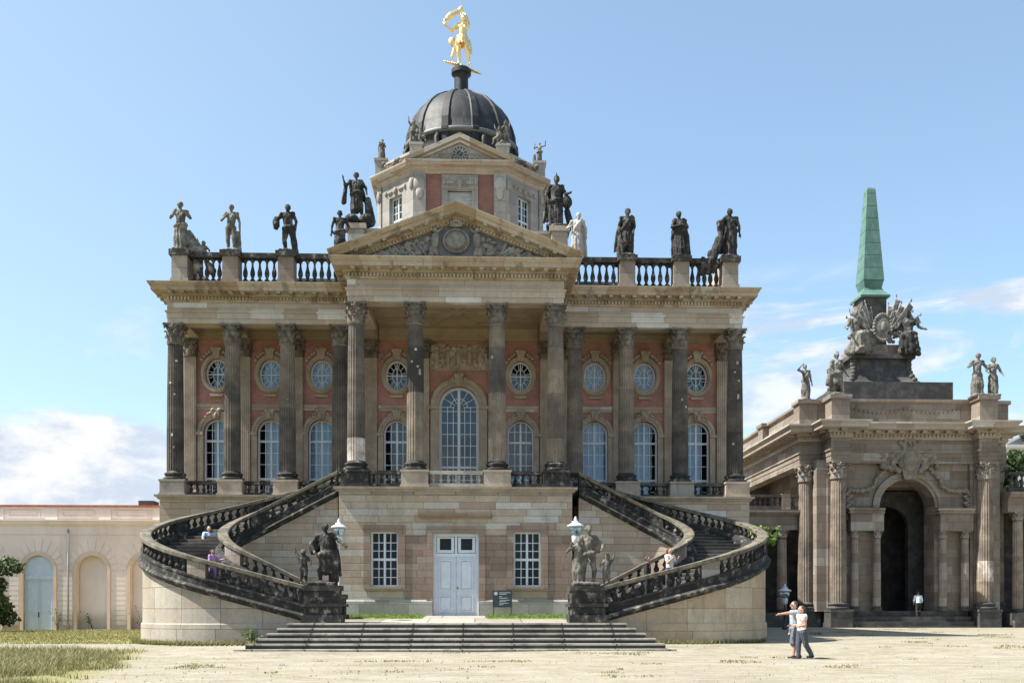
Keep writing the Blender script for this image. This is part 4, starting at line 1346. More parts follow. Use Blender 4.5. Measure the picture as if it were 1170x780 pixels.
# --- pediment
ped = MB()
ped.prism_xz([(-4.55, 16.05), (4.55, 16.05), (0, 17.75)], 41.3, 41.7)
pe = part(ped, 'pediment', M['trim'])
rk = MB()
RP = [(-.45, -.42), (.1, -.42), (.12, -.3), (.2, -.27), (.2, -.17), (.52, -.165), (.54, -.02), (.6, 0.0), (.7, .13), (.7, .17), (-.45, .17)]
APX = 18.13
ra = [(-5.22, 16.1), (0, APX), (5.22, 16.1)]
rk.rake(ra, RP, 41.22)
sl = math.atan2(APX - 16.1, 5.22)
for sg in (-1, 1):
    dx, dz = math.cos(sl), math.sin(sl)
    L = math.hypot(5.22, APX - 16.1)
    for k in range(int(L / .15)):
        t = .75 + k * .15
        if t > L - .12: break
        x, z = -5.22 + t * dx, 16.1 + t * dz
        off = -.36
        cx, cz = x - dz * off, z + dx * off
        p1 = [(cx + a * dx - b * dz, cz + a * dz + b * dx) for a, b in ((-.042, -.06), (.042, -.06), (.042, .06), (-.042, .06))]
        if sg > 0: p1 = [(-q[0], q[1]) for q in p1][::-1]
        rk.prism_xz(p1, 41.22 - .185, 41.22 - .09)
    for k in range(int(L / .62)):
        t = .5 + k * .62
        if t > L - .25: break
        x, z = -5.22 + t * dx, 16.1 + t * dz
        off = -.215
        cx, cz = x - dz * off, z + dx * off
        p1 = [(cx + a * dx - b * dz, cz + a * dz + b * dx) for a, b in ((-.085, -.03), (.085, -.03), (.085, .045), (-.085, .045))]
        if sg > 0: p1 = [(-q[0], q[1]) for q in p1][::-1]
        rk.prism_xz(p1, 41.22 - .5, 41.22 - .195)
part(rk, 'raking_cornice', M['cornice'], pe)
# carved coat of arms: round shield between supporters, trophies left and right
rl = MB(); rnd = random.Random(8)
rl.ball((0, 41.28, 17.02), (.5, .2, .55), 20, 12); rl.ball((0, 41.12, 17.02), (.38, .12, .42), 18, 10)
for k in range(48):
    a = 2 * PI * k / 48; rl.ball(((.5 + .03 * (k % 2)) * math.cos(a), 41.2, 17.02 + .56 * math.sin(a)), (.065, .1, .065), 6, 5)
for k in range(5): rl.ball((-.2 + .1 * k, 41.1, 17.86 + .06 * (2 - abs(k - 2))), (.08, .1, .12), 7, 5)
rl.ball((0, 41.12, 17.75), (.3, .14, .1), 10, 7); rl.ball((0, 41.1, 18.05), (.09, .09, .12), 8, 6)
for sg in (-1, 1):
    cap(rl, V(sg * .78, 41.15, 16.2), V(sg * .9, 41.15, 16.62), .11, .13); cap(rl, V(sg * .9, 41.15, 16.62), V(sg * .86, 41.1, 17.2), .14, .17)
    cap(rl, V(sg * .86, 41.1, 17.3), V(sg * .62, 41.05, 17.55), .07, .06); rl.ball((sg * .88, 41.08, 17.52), (.12, .12, .14), 9, 7)
    cap(rl, V(sg * 1.0, 41.15, 16.2), V(sg * 1.02, 41.15, 16.6), .11, .12)
    for k in range(110):
        x = rnd.uniform(1.05, 3.5); zm = 16.15 + (3.7 - x) * .42
        z = rnd.uniform(16.12, max(16.2, zm))
        rl.ball((sg * x, 41.28, z), (rnd.uniform(.07, .2), rnd.uniform(.08, .22), rnd.uniform(.07, .18)), 7, 5)
    for k in range(9):
        x = 1.2 + .2 * k; a = rnd.uniform(.5, 1.3)
        cap(rl, V(sg * x, 41.22, 16.2), V(sg * (x + .7 * math.cos(a)), 41.16, min(16.2 + .75 * math.sin(a), 16.15 + (3.7 - x - .7 * math.cos(a)) * .46)), .05, .07)
rl.v = [(x, y, 16.1 + (z - 16.1) * .86) for x, y, z in rl.v]
part(rl, 'relief', M['relief'], pe)
r = MB(); r.prism_xz([(-5.2, 16.0), (5.2, 16.0), (0, 18.05)], 41.25, 46.4)
part(r, 'portico_roof', M['roof_lead'])
r = MB(); r.box(-12.5, 12.5, 45.6, 78.5, 15.9, 16.03)
r.prism_xz([(-11.5, 16.0), (11.5, 16.0), (8, 17.2), (-8, 17.2)], 47.0, 77)
part(r, 'roof', M['roof_lead'])

# --- attic behind the pediment
at = MB(); at.box(-4.9, 4.9, 46.0, 50.5, 16.0, 18.95)
at.sweep([(-4.9, 50.5), (-4.9, 46.0), (4.9, 46.0), (4.9, 50.5)], [(-.2, 18.9), (.02, 18.9), (.08, 18.98), (.16, 19.02), (.16, 19.16), (-.2, 19.18)])
for sg in (-1, 1):
    a, b = sorted((sg * 4.33, sg * 5.08)); at.box(a, b, 45.55, 46.3, 16.0, 19.02); at.box(a - .1, b + .1, 45.45, 46.4, 19.025, 19.26)
part(at, 'attic', M['entab'])

# --- roof balustrades
bal_r = baluster_mesh('roof_baluster', 1.0, .112, M['black'])
for sg in (-1, 1):
    for x in (12.45, 10.2, 7.72):
        hw = .35; b = MB()
        b.box(sg * x - hw, sg * x + hw, YC - .42, YC + .38, 16.03, 17.36)
        b.box(sg * x - hw - .05, sg * x + hw + .05, YC - .47, YC + .43, 16.032, 16.34)
        pd = part(b, 'balustrade_pedestal', M['gate'])
        b = MB(); b.box(sg * x - hw - .1, sg * x + hw + .1, YC - .52, YC + .48, 17.362, 17.62); part(b, 'cap_stone', M['black'], pd)
    for xa, xb in ((12.02, 10.63), (9.77, 8.15), (7.29, 5.05)):
        a, c = sorted((sg * xa, sg * xb))
        o = MB(); o.box(a, c, YC - .2, YC + .16, 16.03, 16.33)
        o = part(o, 'balustrade', M['black'])
        q = MB(); q.box(a, c, YC - .24, YC + .2, 17.36, 17.58); part(q, 'handrail', M['black'], o)
        n = round((c - a) / .30)
        for k in range(n): obj('baluster', bal_r, o, (a + (c - a) * (k + .5) / n, YC - .02, 16.33)).scale = (1, 1, 1.03)
    b = MB(); a, c = sorted((sg * 12.05, sg * 12.85)); b.box(a + .2, c - .2, 45.4, 77, 16.03, 17.55)
    part(b, 'side_parapet', M['ashlar'])

# --- octagonal lantern
LC = 54.25


def octo(hw, fw): return [(-hw, LC + fw), (-hw, LC - fw), (-fw, LC - hw), (fw, LC - hw), (hw, LC - fw), (hw, LC + fw), (fw, LC + hw), (-fw, LC + hw)]


OC = octo(4.25, 2.3)
fw_ = MB()
# four wide faces and four chamfers; the front and the two front chamfers have windows
fw_.wall(rect_loop(-2.3, 2.3, 16, 23.6), [rect_loop(-.62, .62, 20.0, 22.75)], LC - 4.25, .3)
n = 8
for k in (0, 4, 5, 6, 7):
    a, b = OC[k], OC[(k + 1) % 8]
    if k in (4,): pass
    fw_.add([(a[0], a[1], 16), (b[0], b[1], 16), (b[0], b[1], 23.6), (a[0], a[1], 23.6)], [(0, 1, 2, 3)])
lan = part(fw_, 'lantern_wall', M['brick_dark'])
CHL = math.hypot(1.95, 1.95)


def chamfer(sg):
    """everything on one front chamfer, built flat and turned 45 degrees"""
    w = MB(); w.wall(rect_loop(-CHL / 2, CHL / 2, 16, 23.6), [rect_loop(-.52, .52, 19.9, 22.8)], 0, .3)
    o = w.build('lantern_wall', M['brick_dark'], PAL, (sg * (4.25 + 2.3) / 2, LC - (4.25 + 2.3) / 2, 0), PI_)
    o.rotation_euler = (0, 0, R(45 * sg))
    f = MB(); f.ring(rect_loop(-1.06, 1.06, 16.5, 23.54), rect_loop(-.50, .50, 19.92, 22.78), -.07, .13)
    for q in (-1, 1): f.ball((q * .42, -.1, 23.05), (.2, .08, .08), 8, 6); f.ball((q * .74, -.1, 23.08), (.09, .08, .14), 8, 6)
    f.ball((0, -.12, 23.05), (.14, .1, .2), 8, 6)
    f.build('surround', M['pale'], o)
    f = MB(); f.ring(rect_loop(-.52, .52, 19.9, 22.8), rect_loop(-.45, .45, 19.97, 22.73), .14, .22)
    f.box(-.045, .045, .13, .21, 19.97, 22.73); f.box(-.45, .45, .132, .208, 21.55, 21.64)
    for x in (-.24, .24): f.box(x - .015, x + .015, .16, .2, 19.97, 22.73)
    for z in (20.5, 21.02, 22.0, 22.36): f.box(-.45, .45, .162, .198, z - .015, z + .015)
    wn = f.build('window', M['white'], o)
    p = MB(); p.add([(-.47, .18, 19.95), (.47, .18, 19.95), (.47, .18, 22.75), (-.47, .18, 22.75)], [(0, 1, 2, 3)]); p.build('pane', M['glass'], o)
    for q in (-1, 1):
        s = MB(); a, b = sorted((q * 1.12, q * (CHL / 2 + .04))); s.box(a, b, -.12, .02, 16.2, 23.55); s.ball(((a + b) / 2, -.14, 23.05), ((b - a) / 2, .1, .3), 8, 6)
        s.build('pilaster', M['pale'], o)


for sg in (-1, 1): chamfer(sg)
f = MB(); y = LC - 4.25
f.ring(rect_loop(-.92, .92, 16.5, 23.5), rect_loop(-.60, .60, 20.02, 22.73), y - .08, y + .11)
for q in (-1, 1): f.ball((q * .5, y - .12, 23.1), (.26, .08, .1), 8, 6); f.ball((q * .8, y - .12, 23.15), (.09, .08, .2), 8, 6)
f.ball((0, y - .13, 23.1), (.16, .1, .26), 8, 6)
f.box(-.72, .72, y - .16, y + .02, 22.752, 22.86)
part(f, 'surround', M['pale'], lan)
f = MB()
for k in range(26): f.box(-.62, .62, y + .12 + (.02 if k % 2 else 0), y + .2, 20.1 + .1 * k, 20.2 + .1 * k)
part(f, 'shutter', M['louvre'], lan)
for q in (-1, 1):
    f = MB(); a, b = sorted((q * 1.72, q * 2.34)); f.box(a, b, y - .14, y + .02, 16.2, 23.58); f.ball(((a + b) / 2, y - .17, 23.0), (.33, .12, .42), 9, 7)
    f.ball(((a + b) / 2, y - .2, 22.5), (.2, .1, .3), 9, 7)
    part(f, 'pilaster', M['pale'], lan)
f = MB(); f.sweep(OC, [(-.3, 23.55), (.06, 23.55), (.08, 23.72), (.14, 23.75), (.18, 23.85), (.42, 23.88), (.5, 24.05), (.5, 24.1), (-.3, 24.12)], closed=True)
f.prism_xy(OC, 24.0, 24.11)
part(f, 'lantern_cornice', M['entab'])
f = MB(); f.prism_xz([(-2.35, 24.1), (2.35, 24.1), (0, 25.12)], y - .02, y + .6)
lp = part(f, 'lantern_pediment', M['pale'])
f = MB(); f.rake([(-2.75, 24.12), (0, 25.36), (2.75, 24.12)], [(-.6, -.2), (.1, -.2), (.14, -.1), (.36, -.08), (.44, .08), (.44, .1), (-.6, .1)], y - .02)
f.sweep([(-2.72, y + .02), (2.72, y + .02)], [(-.2, 23.9), (.3, 23.9), (.5, 24.06), (.5, 24.11), (-.2, 24.13)])
part(f, 'raking_cornice', M['entab'], lp)
ck = MB()
v = [(.36 * math.cos(2 * PI * k / 32), y - .1, 24.56 + .36 * math.sin(2 * PI * k / 32)) for k in range(32)]
ck.prism_xz([(a, c) for a, _, c in v], y - .1, y)
ck = part(ck, 'clock', M['plaque'], lp)
h = MB()
for k in range(12):
    a = PI * k / 6; h.bar((.15 * math.cos(a), y - .115, 24.56 + .15 * math.sin(a)), (.33 * math.cos(a), y - .115, 24.56 + .33 * math.sin(a)), .065, .02)
h.bar((0, y - .12, 24.56), (-.12, y - .12, 24.38), .05, .02); h.bar((0, y - .122, 24.56), (.17, y - .122, 24.76), .04, .02)
h.ring(ell_loop(0, 24.56, .4, .4, 32), ell_loop(0, 24.56, .355, .355, 32), y - .13, y)
part(h, 'clock_hands', M['pale'], lp)
h = MB()
for q in (-1, 1):
    for k in range(8): h.ball((q * (.5 + .14 * k), y - .06, 24.4 - .02 * k + .05 * (k % 2)), (.12, .08, .13 - .01 * k), 7, 5)
part(h, 'relief', M['pale'], lp)
# parapet and pedestals on the lantern
f = MB(); f.sweep(octo(4.2, 2.3), [(-.35, 24.1), (0, 24.1), (0, 24.62), (.06, 24.66), (.06, 24.78), (-.35, 24.8)], closed=True)
OP = [(-4.15, LC - 2.25), (-2.2, LC - 4.1), (2.2, LC - 4.1), (4.15, LC - 2.25)]
for px, py in OP + [(-4.15, LC + 2.25), (4.15, LC + 2.25)]:
    f.box(px - .3, px + .3, py - .3, py + .3, 24.11, 25.0); f.box(px - .36, px + .36, py - .36, py + .36, 24.95, 25.08)
part(f, 'lantern_parapet', M['pale'])
for a, b in (((-4.0, LC - 2.6), (-2.45, LC - 4.0)), ((2.45, LC - 4.0), (4.0, LC - 2.6))):
    f = MB()
    for k in range(12):
        t = k / 11; f.ball((a[0] + (b[0] - a[0]) * t, a[1] + (b[1] - a[1]) * t - .05, 24.62 - .35 * math.sin(PI * (t * 2 % 1)) + .1), (.13, .13, .13), 7, 5)
    part(f, 'garland', M['capital'])
# dome
DP = [(3.15, 24.1), (3.15, 25.0), (3.07, 25.1), (3.0, 25.8), (2.98, 26.4), (3.1, 26.45), (3.1, 26.6), (3.0, 26.68), (2.95, 27.2), (2.8, 27.7), (2.57, 28.2), (2.25, 28.65), (1.8, 29.08), (1.2, 29.45), (.6, 29.66), (.5, 29.7)]
f = MB(); f.lathe(DP, (0, LC, 0), 64)
dm = part(f, 'dome', M['lead'])
for k in range(12):
    a = 2 * PI * (k + .5) / 12; rb = MB()
    ca, sa = math.cos(a), math.sin(a); tx, ty = -sa, ca; v = []
    for r_, z_ in DP[2:]:
        wd = .11 + .11 * min(1, r_ / 3)
        for q, o in ((-1, 0), (-.75, .08), (.75, .08), (1, 0)):
            v.append(((r_ + o) * ca + tx * q * wd, LC + (r_ + o) * sa + ty * q * wd, z_ + o * .6 * (1 - r_ / 3.2)))
    nn = len(DP) - 2
    rb.add(v, [(i * 4 + q, i * 4 + q + 1, i * 4 + q + 5, i * 4 + q + 4) for i in range(nn - 1) for q in range(3)], False)
    part(rb, 'rib', M['lead'], dm)
f = MB(); f.lathe([(3.0, 26.36), (3.12, 26.38), (3.16, 26.46), (3.16, 26.58), (3.02, 26.66)], (0, LC, 0), 64); part(f, 'band', M['roof_lead'], dm)
for k in range(8):
    f = MB(); a = 2 * PI * (k + .5) / 8; ca, sa = math.cos(a), math.sin(a)
    pts = [V((3.05 + o) * ca, LC + (3.05 + o) * sa, z) for o, z in ((.62, 24.5), (.55, 24.9), (.25, 25.3), (.1, 25.7), (.16, 26.0), (.05, 26.3))]
    f.tube(pts, [.3, .27, .18, .16, .16, .08], 8)
    part(f, 'scroll_buttress', M['lead'], dm)
f = MB(); f.lathe([(.6, 29.5), (.44, 29.72), (.39, 29.8), (.38, 30.72), (.42, 30.78), (.42, 30.84), (.54, 30.9), (.54, 31.12), (.46, 31.2)], (0, LC, 0), 40, smooth=False)
part(f, 'finial', M['lead'], dm)


# ================================================================== LANDING AND FRONT STEPS
LZ0, LZ1 = 1.02, 1.26
m = MB()
m.add([(-5.75, 35.32, LZ0), (5.75, 35.32, LZ0), (5.75, YL - .02, LZ1), (-5.75, YL - .02, LZ1), (-5.75, 35.32, .0), (5.75, 35.32, .0), (5.75, YL - .02, .0), (-5.75, YL - .02, .0)],
      [(0, 1, 2, 3), (4, 5, 1, 0), (5, 6, 2, 1), (7, 4, 0, 3)])
ld = kind(m.build('terrace_landing', M['step'], None, (XA + .15, 0, 0)), 'structure')
FS = thing('front_steps', 'wide weathered stone front steps leading up to the white door', 'steps', (XA + .2, 34.2, 0))
for k in range(6):
    hw = 7.4 - .28 * k; y0 = 33.05 + .38 * k; zt = .17 * (k + 1) + .02
    b = MB()
    b.box(-hw, hw, y0 - 34.2 + .03, 35.4 + .35 - 34.2 - .002 * k, -.1 if k == 0 else zt - .17, zt - .062)
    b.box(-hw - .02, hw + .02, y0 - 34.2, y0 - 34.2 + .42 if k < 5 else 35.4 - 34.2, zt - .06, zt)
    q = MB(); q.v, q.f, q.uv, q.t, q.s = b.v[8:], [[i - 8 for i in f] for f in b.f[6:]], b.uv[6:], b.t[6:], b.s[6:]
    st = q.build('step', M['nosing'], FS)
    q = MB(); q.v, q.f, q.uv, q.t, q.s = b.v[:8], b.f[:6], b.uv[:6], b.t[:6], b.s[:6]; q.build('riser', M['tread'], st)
# grass strips and path on the landing
def landing_z(y): return LZ0 + (LZ1 - LZ0) * (y - 35.32) / (YL - 35.34)


def grass_blades(name, zone, n, h, wdt, mat, zf, seed=1, lean=.5, tones=(0, 1)):
    rnd = random.Random(seed); b = MB(); k = 0; tries = 0
    while k < n and tries < n * 40:
        tries += 1
        q = zone(rnd)
        if q is None: continue
        x, y, hs = q; z = zf(x, y); a = rnd.uniform(0, 2 * PI); hh = h * hs * rnd.uniform(.5, 1.25)
        dx, dy = math.cos(a) * wdt * .5, math.sin(a) * wdt * .5; lx, ly = rnd.gauss(0, lean) * hh, rnd.gauss(0, lean) * hh
        b.add([(x - dx, y - dy, z - .02), (x + dx, y + dy, z - .02), (x + lx * .4 + dx * .7, y + ly * .4 + dy * .7, z + hh * .6), (x + lx * .4 - dx * .7, y + ly * .4 - dy * .7, z + hh * .6), (x + lx, y + ly, z + hh)],
              [(0, 1, 2, 3), (3, 2, 4)], tone=rnd.uniform(*tones))
        k += 1
    o = b.build(name, mat)
    return kind(o, 'stuff')


def strip_zone(rnd):
    x = rnd.uniform(-4.7, 4.7)
    if abs(x) < 1.25: return None
    return (x + XA, rnd.uniform(38.6, 40.95), 1)


m = MB()
for sg in (-1, 1):
    a, b = sorted((sg * 1.3, sg * 4.6))
    m.add([(a, 38.4, landing_z(38.4) + .012), (b, 38.4, landing_z(38.4) + .012), (b, YL - .05, landing_z(YL) + .012), (a, YL - .05, landing_z(YL) + .012)], [(0, 1, 2, 3)])


def turf_mat():
    m, g = newmat('short_green_turf')
    p = g.pos(); f = g.noise(p, 7, 6, 0.7)
    g.out(g.ramp(f, [(0.3, (0.10, 0.14, 0.03)), (0.6, (0.20, 0.25, 0.06)), (0.85, (0.33, 0.33, 0.13))]), 0.95, f, 0.5, 0.03)
    return m


M['turf'] = turf_mat()
kind(m.build('landing_turf', M['turf'], None, (XA, 0, 0)), 'structure')
grass_blades('landing_grass', strip_zone, 5000, .09, .022, M['leaf_bright'], lambda x, y: landing_z(y) + .01, 3, tones=(.35, 1))

# ================================================================== CURVED STAIRS
def quarter_path(x_in, cx, y0, y1, ax, n=14):
    """lower straight, half ellipse round the outside, upper straight; returns points (offset from axis, y)"""
    cy = (y0 + y1) / 2; ay = (y1 - y0) / 2
    P = [(x_in + (cx - x_in) * k / 6, y0) for k in range(6)]
    P += [(cx + ax * math.sin(PI * k / (2 * n)), cy - ay * math.cos(PI * k / (2 * n))) for k in range(2 * n + 1)]
    P += [(cx + (4.95 - cx) * k / 6, y1) for k in range(1, 7)]
    return P


def resample(P, n):
    L = [0]
    for a, b in zip(P, P[1:]): L.append(L[-1] + math.hypot(b[0] - a[0], b[1] - a[1]))
    out = []; j = 0
    for k in range(n + 1):
        d = L[-1] * k / n
        while j < len(P) - 2 and L[j + 1] < d: j += 1
        t = (d - L[j]) / (L[j + 1] - L[j]); out.append((P[j][0] + (P[j + 1][0] - P[j][0]) * t, P[j][1] + (P[j + 1][1] - P[j][1]) * t))
    return out, L[-1]


NS = 108
OUT_P, OUT_L = resample(quarter_path(5.35, 8.5, 35.75, 44.0, 3.75), NS)
INN_P, INN_L = resample(quarter_path(5.35, 7.7, 38.6, 41.45, 1.5), NS)
def zfl(t): return 1.45 + 5.15 * t
def zrl(t): return 2.40 + 4.92 * t
bal_s = baluster_mesh('stair_baluster', .5, .115, M['black'], 8)


def staircase(sg, label, drum_mat, group='curved outside stairs'):
    S = thing('curved_staircase', label, 'staircase', (XA + sg * 9.5 + (.22 if sg > 0 else 0), 40, .27), 0, group)
    inv = (-sg * 9.5, -40, -.27)
    def pt(P, k): return V(sg * P[k][0], P[k][1], 0)
    # mirrored stairs travel the other way round so that 'out' stays on the outside
    for nm, P, outside in (('outer', OUT_P, 1), ('inner', INN_P, -1)):
        pts = [(sg * x, y) for x, y in P]
        o_sign = outside * (-1 if sg > 0 else 1) * -1
        # sweep puts 'out' to the right of travel: travelling from the foot, leftwards stairs have their outside on the left
        def swp(prof, zf, mat, name, parent=None, k0=0, k1=NS):
            b = MB(); path = [(pts[k][0], pts[k][1], zf(k / NS)) for k in range(k0, k1 + 1)]
            pr = [(o_sign * o, z) for o, z in prof]
            if o_sign < 0: pr = pr[::-1]
            b.sweep(path, pr)
            if parent is None: return b.build(name, mat, S, inv=inv)
            return b.build(name, mat, parent)
        # supporting wall: built as a sheet from the ground up to the sloping moulding
        b = MB(); L = OUT_L if nm == 'outer' else INN_L; v = []; uv = []
        for q in (0.0, -.4):
            for k in range(NS + 1):
                x, y = pts[k]; a = V(*pts[max(k - 1, 0)]); c = V(*pts[min(k + 1, NS)]); d = (c - a).normalized(); n = V(d.y, -d.x) * o_sign
                for z in (0.0, zfl(k / NS) - .33):
                    v.append((x + n.x * q, y + n.y * q, z)); uv.append((k / NS * L, z))
        f = []
        W = 2 * (NS + 1)
        for k in range(NS):
            f += [(2 * k, 2 * k + 2, 2 * k + 3, 2 * k + 1), (W + 2 * k, W + 2 * k + 1, W + 2 * k + 3, W + 2 * k + 2)]
        f += [(0, 1, W + 1, W), (2 * NS, W + 2 * NS, W + 2 * NS + 1, 2 * NS + 1)]
        b.add(v, f, False, uv)
        b.build('stair_wall', drum_mat if nm == 'outer' else M['ashlar'], S, inv=inv)
        if nm == 'outer':
            b = MB(); path = [(x, y) for x, y in pts[:84]]
            pr = [(o_sign * o, z) for o, z in [(-.05, -.2), (.06, -.2), (.06, .98), (.03, 1.02), (-.05, 1.02)]]
            b.sweep(path, pr if o_sign > 0 else pr[::-1]); b.build('plinth', drum_mat, S, inv=inv)
        swp([(-.42, -.36), (.02, -.36), (.06, -.30), (.16, -.27), (.2, -.17), (.16, -.12), (.05, -.08), (.05, .16), (.08, .17), (.08, .24), (-.3, .24), (-.42, .1)], zfl, M['black'], 'string_moulding')
        rail = swp([(-.31, -.02), (-.31, -.14), (-.26, -.17), (.04, -.17), (.1, -.14), (.1, -.02), (.06, 0), (-.27, 0)], zrl, M['cap_lichen'], 'handrail')
        n_die = 5 if nm == 'outer' else 3
        cells = []
        for dI in range(n_die + 1):
            t = dI / n_die; k = round(t * NS); kw = max(2, round(NS * .38 / L)) if 0 < dI < n_die else 1
            t0, t1 = max(0, k - kw), min(NS, k + kw)
            b = MB(); path = [(pts[q][0], pts[q][1], 0) for q in range(t0, t1 + 1)]
            v = []; W2 = (t1 - t0 + 1) * 2
            for off in (.03, -.25):
                for q in range(t0, t1 + 1):
                    a = V(*pts[max(q - 1, 0)]); c = V(*pts[min(q + 1, NS)]); d = (c - a).normalized(); n = V(d.y, -d.x) * o_sign
                    v += [(pts[q][0] + n.x * off, pts[q][1] + n.y * off, zfl(q / NS) + .2), (pts[q][0] + n.x * off, pts[q][1] + n.y * off, zrl(q / NS) - .16)]
            m_ = t1 - t0
            f = [(2 * q, 2 * q + 2, 2 * q + 3, 2 * q + 1) for q in range(m_)] + [(W2 + 2 * q, W2 + 2 * q + 1, W2 + 2 * q + 3, W2 + 2 * q + 2) for q in range(m_)] + [(0, 1, W2 + 1, W2), (2 * m_, W2 + 2 * m_, W2 + 2 * m_ + 1, 2 * m_ + 1)]
            b.add(v, f); b.build('rail_die', M['gate'] if dI == 1 else M['black'], S, inv=inv)
            cells.append((t0, t1))
        for (a0, a1), (b0, b1) in zip(cells, cells[1:]):
            cnt = max(2, int((b0 - a1) / NS * L / .33))
            for q in range(cnt):
                kk = a1 + (b0 - a1) * (q + .5) / cnt; k = int(kk); t = kk - k; k = min(k, NS - 1)
                x = pts[k][0] + (pts[k + 1][0] - pts[k][0]) * t; y = pts[k][1] + (pts[k + 1][1] - pts[k][1]) * t
                a = V(*pts[k]); c = V(*pts[k + 1]); d = (c - a).normalized(); n = V(d.y, -d.x) * (-.1 * o_sign)
                zb = zfl(kk / NS) + .2; h = zrl(kk / NS) - .15 - zb
                o = obj('baluster', bal_s, rail, (x + n.x, y + n.y, zb)); o.scale = (1, 1, h / .5)
    # the flight: treads run from the inner to the outer wall
    b = MB(); nb = MB(); ns = 33
    def at(P, t):
        k = min(NS - 1, int(t * NS)); u = t * NS - k
        return V(sg * (P[k][0] + (P[k + 1][0] - P[k][0]) * u), P[k][1] + (P[k + 1][1] - P[k][1]) * u, 0)
    for k in range(ns):
        t0, t1 = k / ns, min(1, (k + 1.12) / ns); z1 = 1.12 + (6.6 - 1.12) * (k + 1) / ns
        a, c, d, e = at(OUT_P, t0), at(OUT_P, t1), at(INN_P, t1), at(INN_P, t0)
        # keep the tread ends inside the walls
        a, e = a.lerp(e, .05), e.lerp(a, .05); c, d = c.lerp(d, .05), d.lerp(c, .05)
        q = [a, c, d, e]
        if sg > 0: q = q[::-1]
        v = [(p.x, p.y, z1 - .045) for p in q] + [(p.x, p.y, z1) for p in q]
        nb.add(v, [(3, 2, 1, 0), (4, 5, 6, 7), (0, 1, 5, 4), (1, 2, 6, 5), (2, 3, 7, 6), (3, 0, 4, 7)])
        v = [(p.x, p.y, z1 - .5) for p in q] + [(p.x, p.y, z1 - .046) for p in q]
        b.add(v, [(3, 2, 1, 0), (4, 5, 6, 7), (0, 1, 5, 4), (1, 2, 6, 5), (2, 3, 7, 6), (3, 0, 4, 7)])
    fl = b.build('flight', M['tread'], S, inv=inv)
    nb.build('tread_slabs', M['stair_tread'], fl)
    # end piers at the foot
    for (x0, x1, y0, y1, zt, zb) in ((3.98, 5.4, 35.3, 36.45, 2.38, .9), (4.15, 5.3, 38.15, 38.95, 2.1, .9)):
        b = MB(); a, c = sorted((sg * x0, sg * x1))
        b.box(a + .1, c - .1, y0 + .1, y1 - .1, zb, zt); b.box(a, c, y0, y1, zb, zb + .42); b.box(a + .04, c - .04, y0 + .04, y1 - .04, zt - .18, zt + .003)
        b.box(a + .02, c - .02, y0 + .02, y1 - .02, 1.62, 1.74)
        b.build('end_pier', M['black'], S, inv=inv)
    return S


staircase(-1, 'curving stone staircase with black balustrade, its pale drum wall sunlit, beside the orangery', M['drum'])
staircase(1, 'curving stone staircase with black balustrade and ochre drum wall, weed growing on its outer edge', M['drum_right'])

# ================================================================== LONG LOW WING ON THE LEFT
OR = thing('orangery', 'long low pink plastered building with arched niches and pale blue door', 'building', (-24, 58.6, .27))
oi = (24, -58.6, -.27)
def opart(b, n, mt, p=None): return b.build(n, mt, OR if p is None else p, inv=oi if p is None else None)


ow = MB(); OX = [-25.7 + 3.1 * k for k in range(-6, 4)]
holes = [arch_loop(x, .0 if k == 6 else .35, 1.75, 3.8) for k, x in enumerate(OX)]
ow.wall(rect_loop(-48, -12.6, -.2, 6.4), holes, 58.6, .32)
ow.box(-48, -12.6, 58.95, 70, -.2, 7.3)
opart(ow, 'wall', M['plaster'])
b = MB()
for x0, x1 in [(-48, OX[0])] + list(zip(OX, OX[1:])) + [(OX[-1], -12.6)]:
    pass
for k in range(16):                                                  # rusticated courses between the arches
    z = .55 + .29 * k
    for xa, xb in zip([-48] + OX, OX + [-12.6]):
        g_ = 1.14 if z < 3.8 else 1.14 - max(0, 0)
        if z > 3.7: continue
        a, c = xa + (g_ if xa in OX else 0), xb - (g_ if xb in OX else 0)
        b.box(a, c, 58.575, 58.61, z + .04, z + .29)
for x in OX:
    for k in range(11):
        a0, a1 = PI * k / 11 + .018, PI * (k + 1) / 11 - .018
        r0, r1 = 1.12, 1.5 + .42 * math.sin((a0 + a1) / 2) ** 3
        b.prism_xz([(x + r0 * math.cos(a0), 3.8 + r0 * math.sin(a0)), (x + r1 * math.cos(a0), 3.8 + r1 * math.sin(a0)), (x + r1 * math.cos(a1), 3.8 + r1 * math.sin(a1)), (x + r0 * math.cos(a1), 3.8 + r0 * math.sin(a1))], 58.575, 58.61)
opart(b, 'rustication', M['plaster'])
b = MB()
for x in OX:
    lo, li = arch_loop(x, .0, 2.1, 3.8), arch_loop(x, .0, 1.751, 3.8)
    b.ring(lo[1:] + [lo[0]], li[1:] + [li[0]], 58.53, 58.62)
opart(b, 'arch_trim', M['plaster_orange'])
b = MB(); b.sweep([(-48, 58.6), (-12.6, 58.6)], [(-.1, 5.9), (.05, 5.9), (.06, 6.0), (.04, 6.02), (.04, 6.38), (.2, 6.5), (.24, 6.62), (.3, 6.68), (.3, 6.76), (-.1, 6.8)])
b.box(-48, -12.6, 58.62, 58.94, 6.8, 7.42); b.box(-48, -12.6, 58.56, 58.7, 7.38, 7.5)
for k in range(12): b.box(-47 + 3.1 * k, -46.3 + 3.1 * k, 58.55, 58.65, 6.79, 7.4); b.ring(rect_loop(-46.1 + 3.1 * k, -44.2 + 3.1 * k, 6.92, 7.3), rect_loop(-46.0 + 3.1 * k, -44.3 + 3.1 * k, 6.98, 7.24), 58.58, 58.63)
opart(b, 'parapet', M['plaster'])
b = MB(); b.box(-48, -12.6, 58.5, 59.0, 7.5, 7.62)
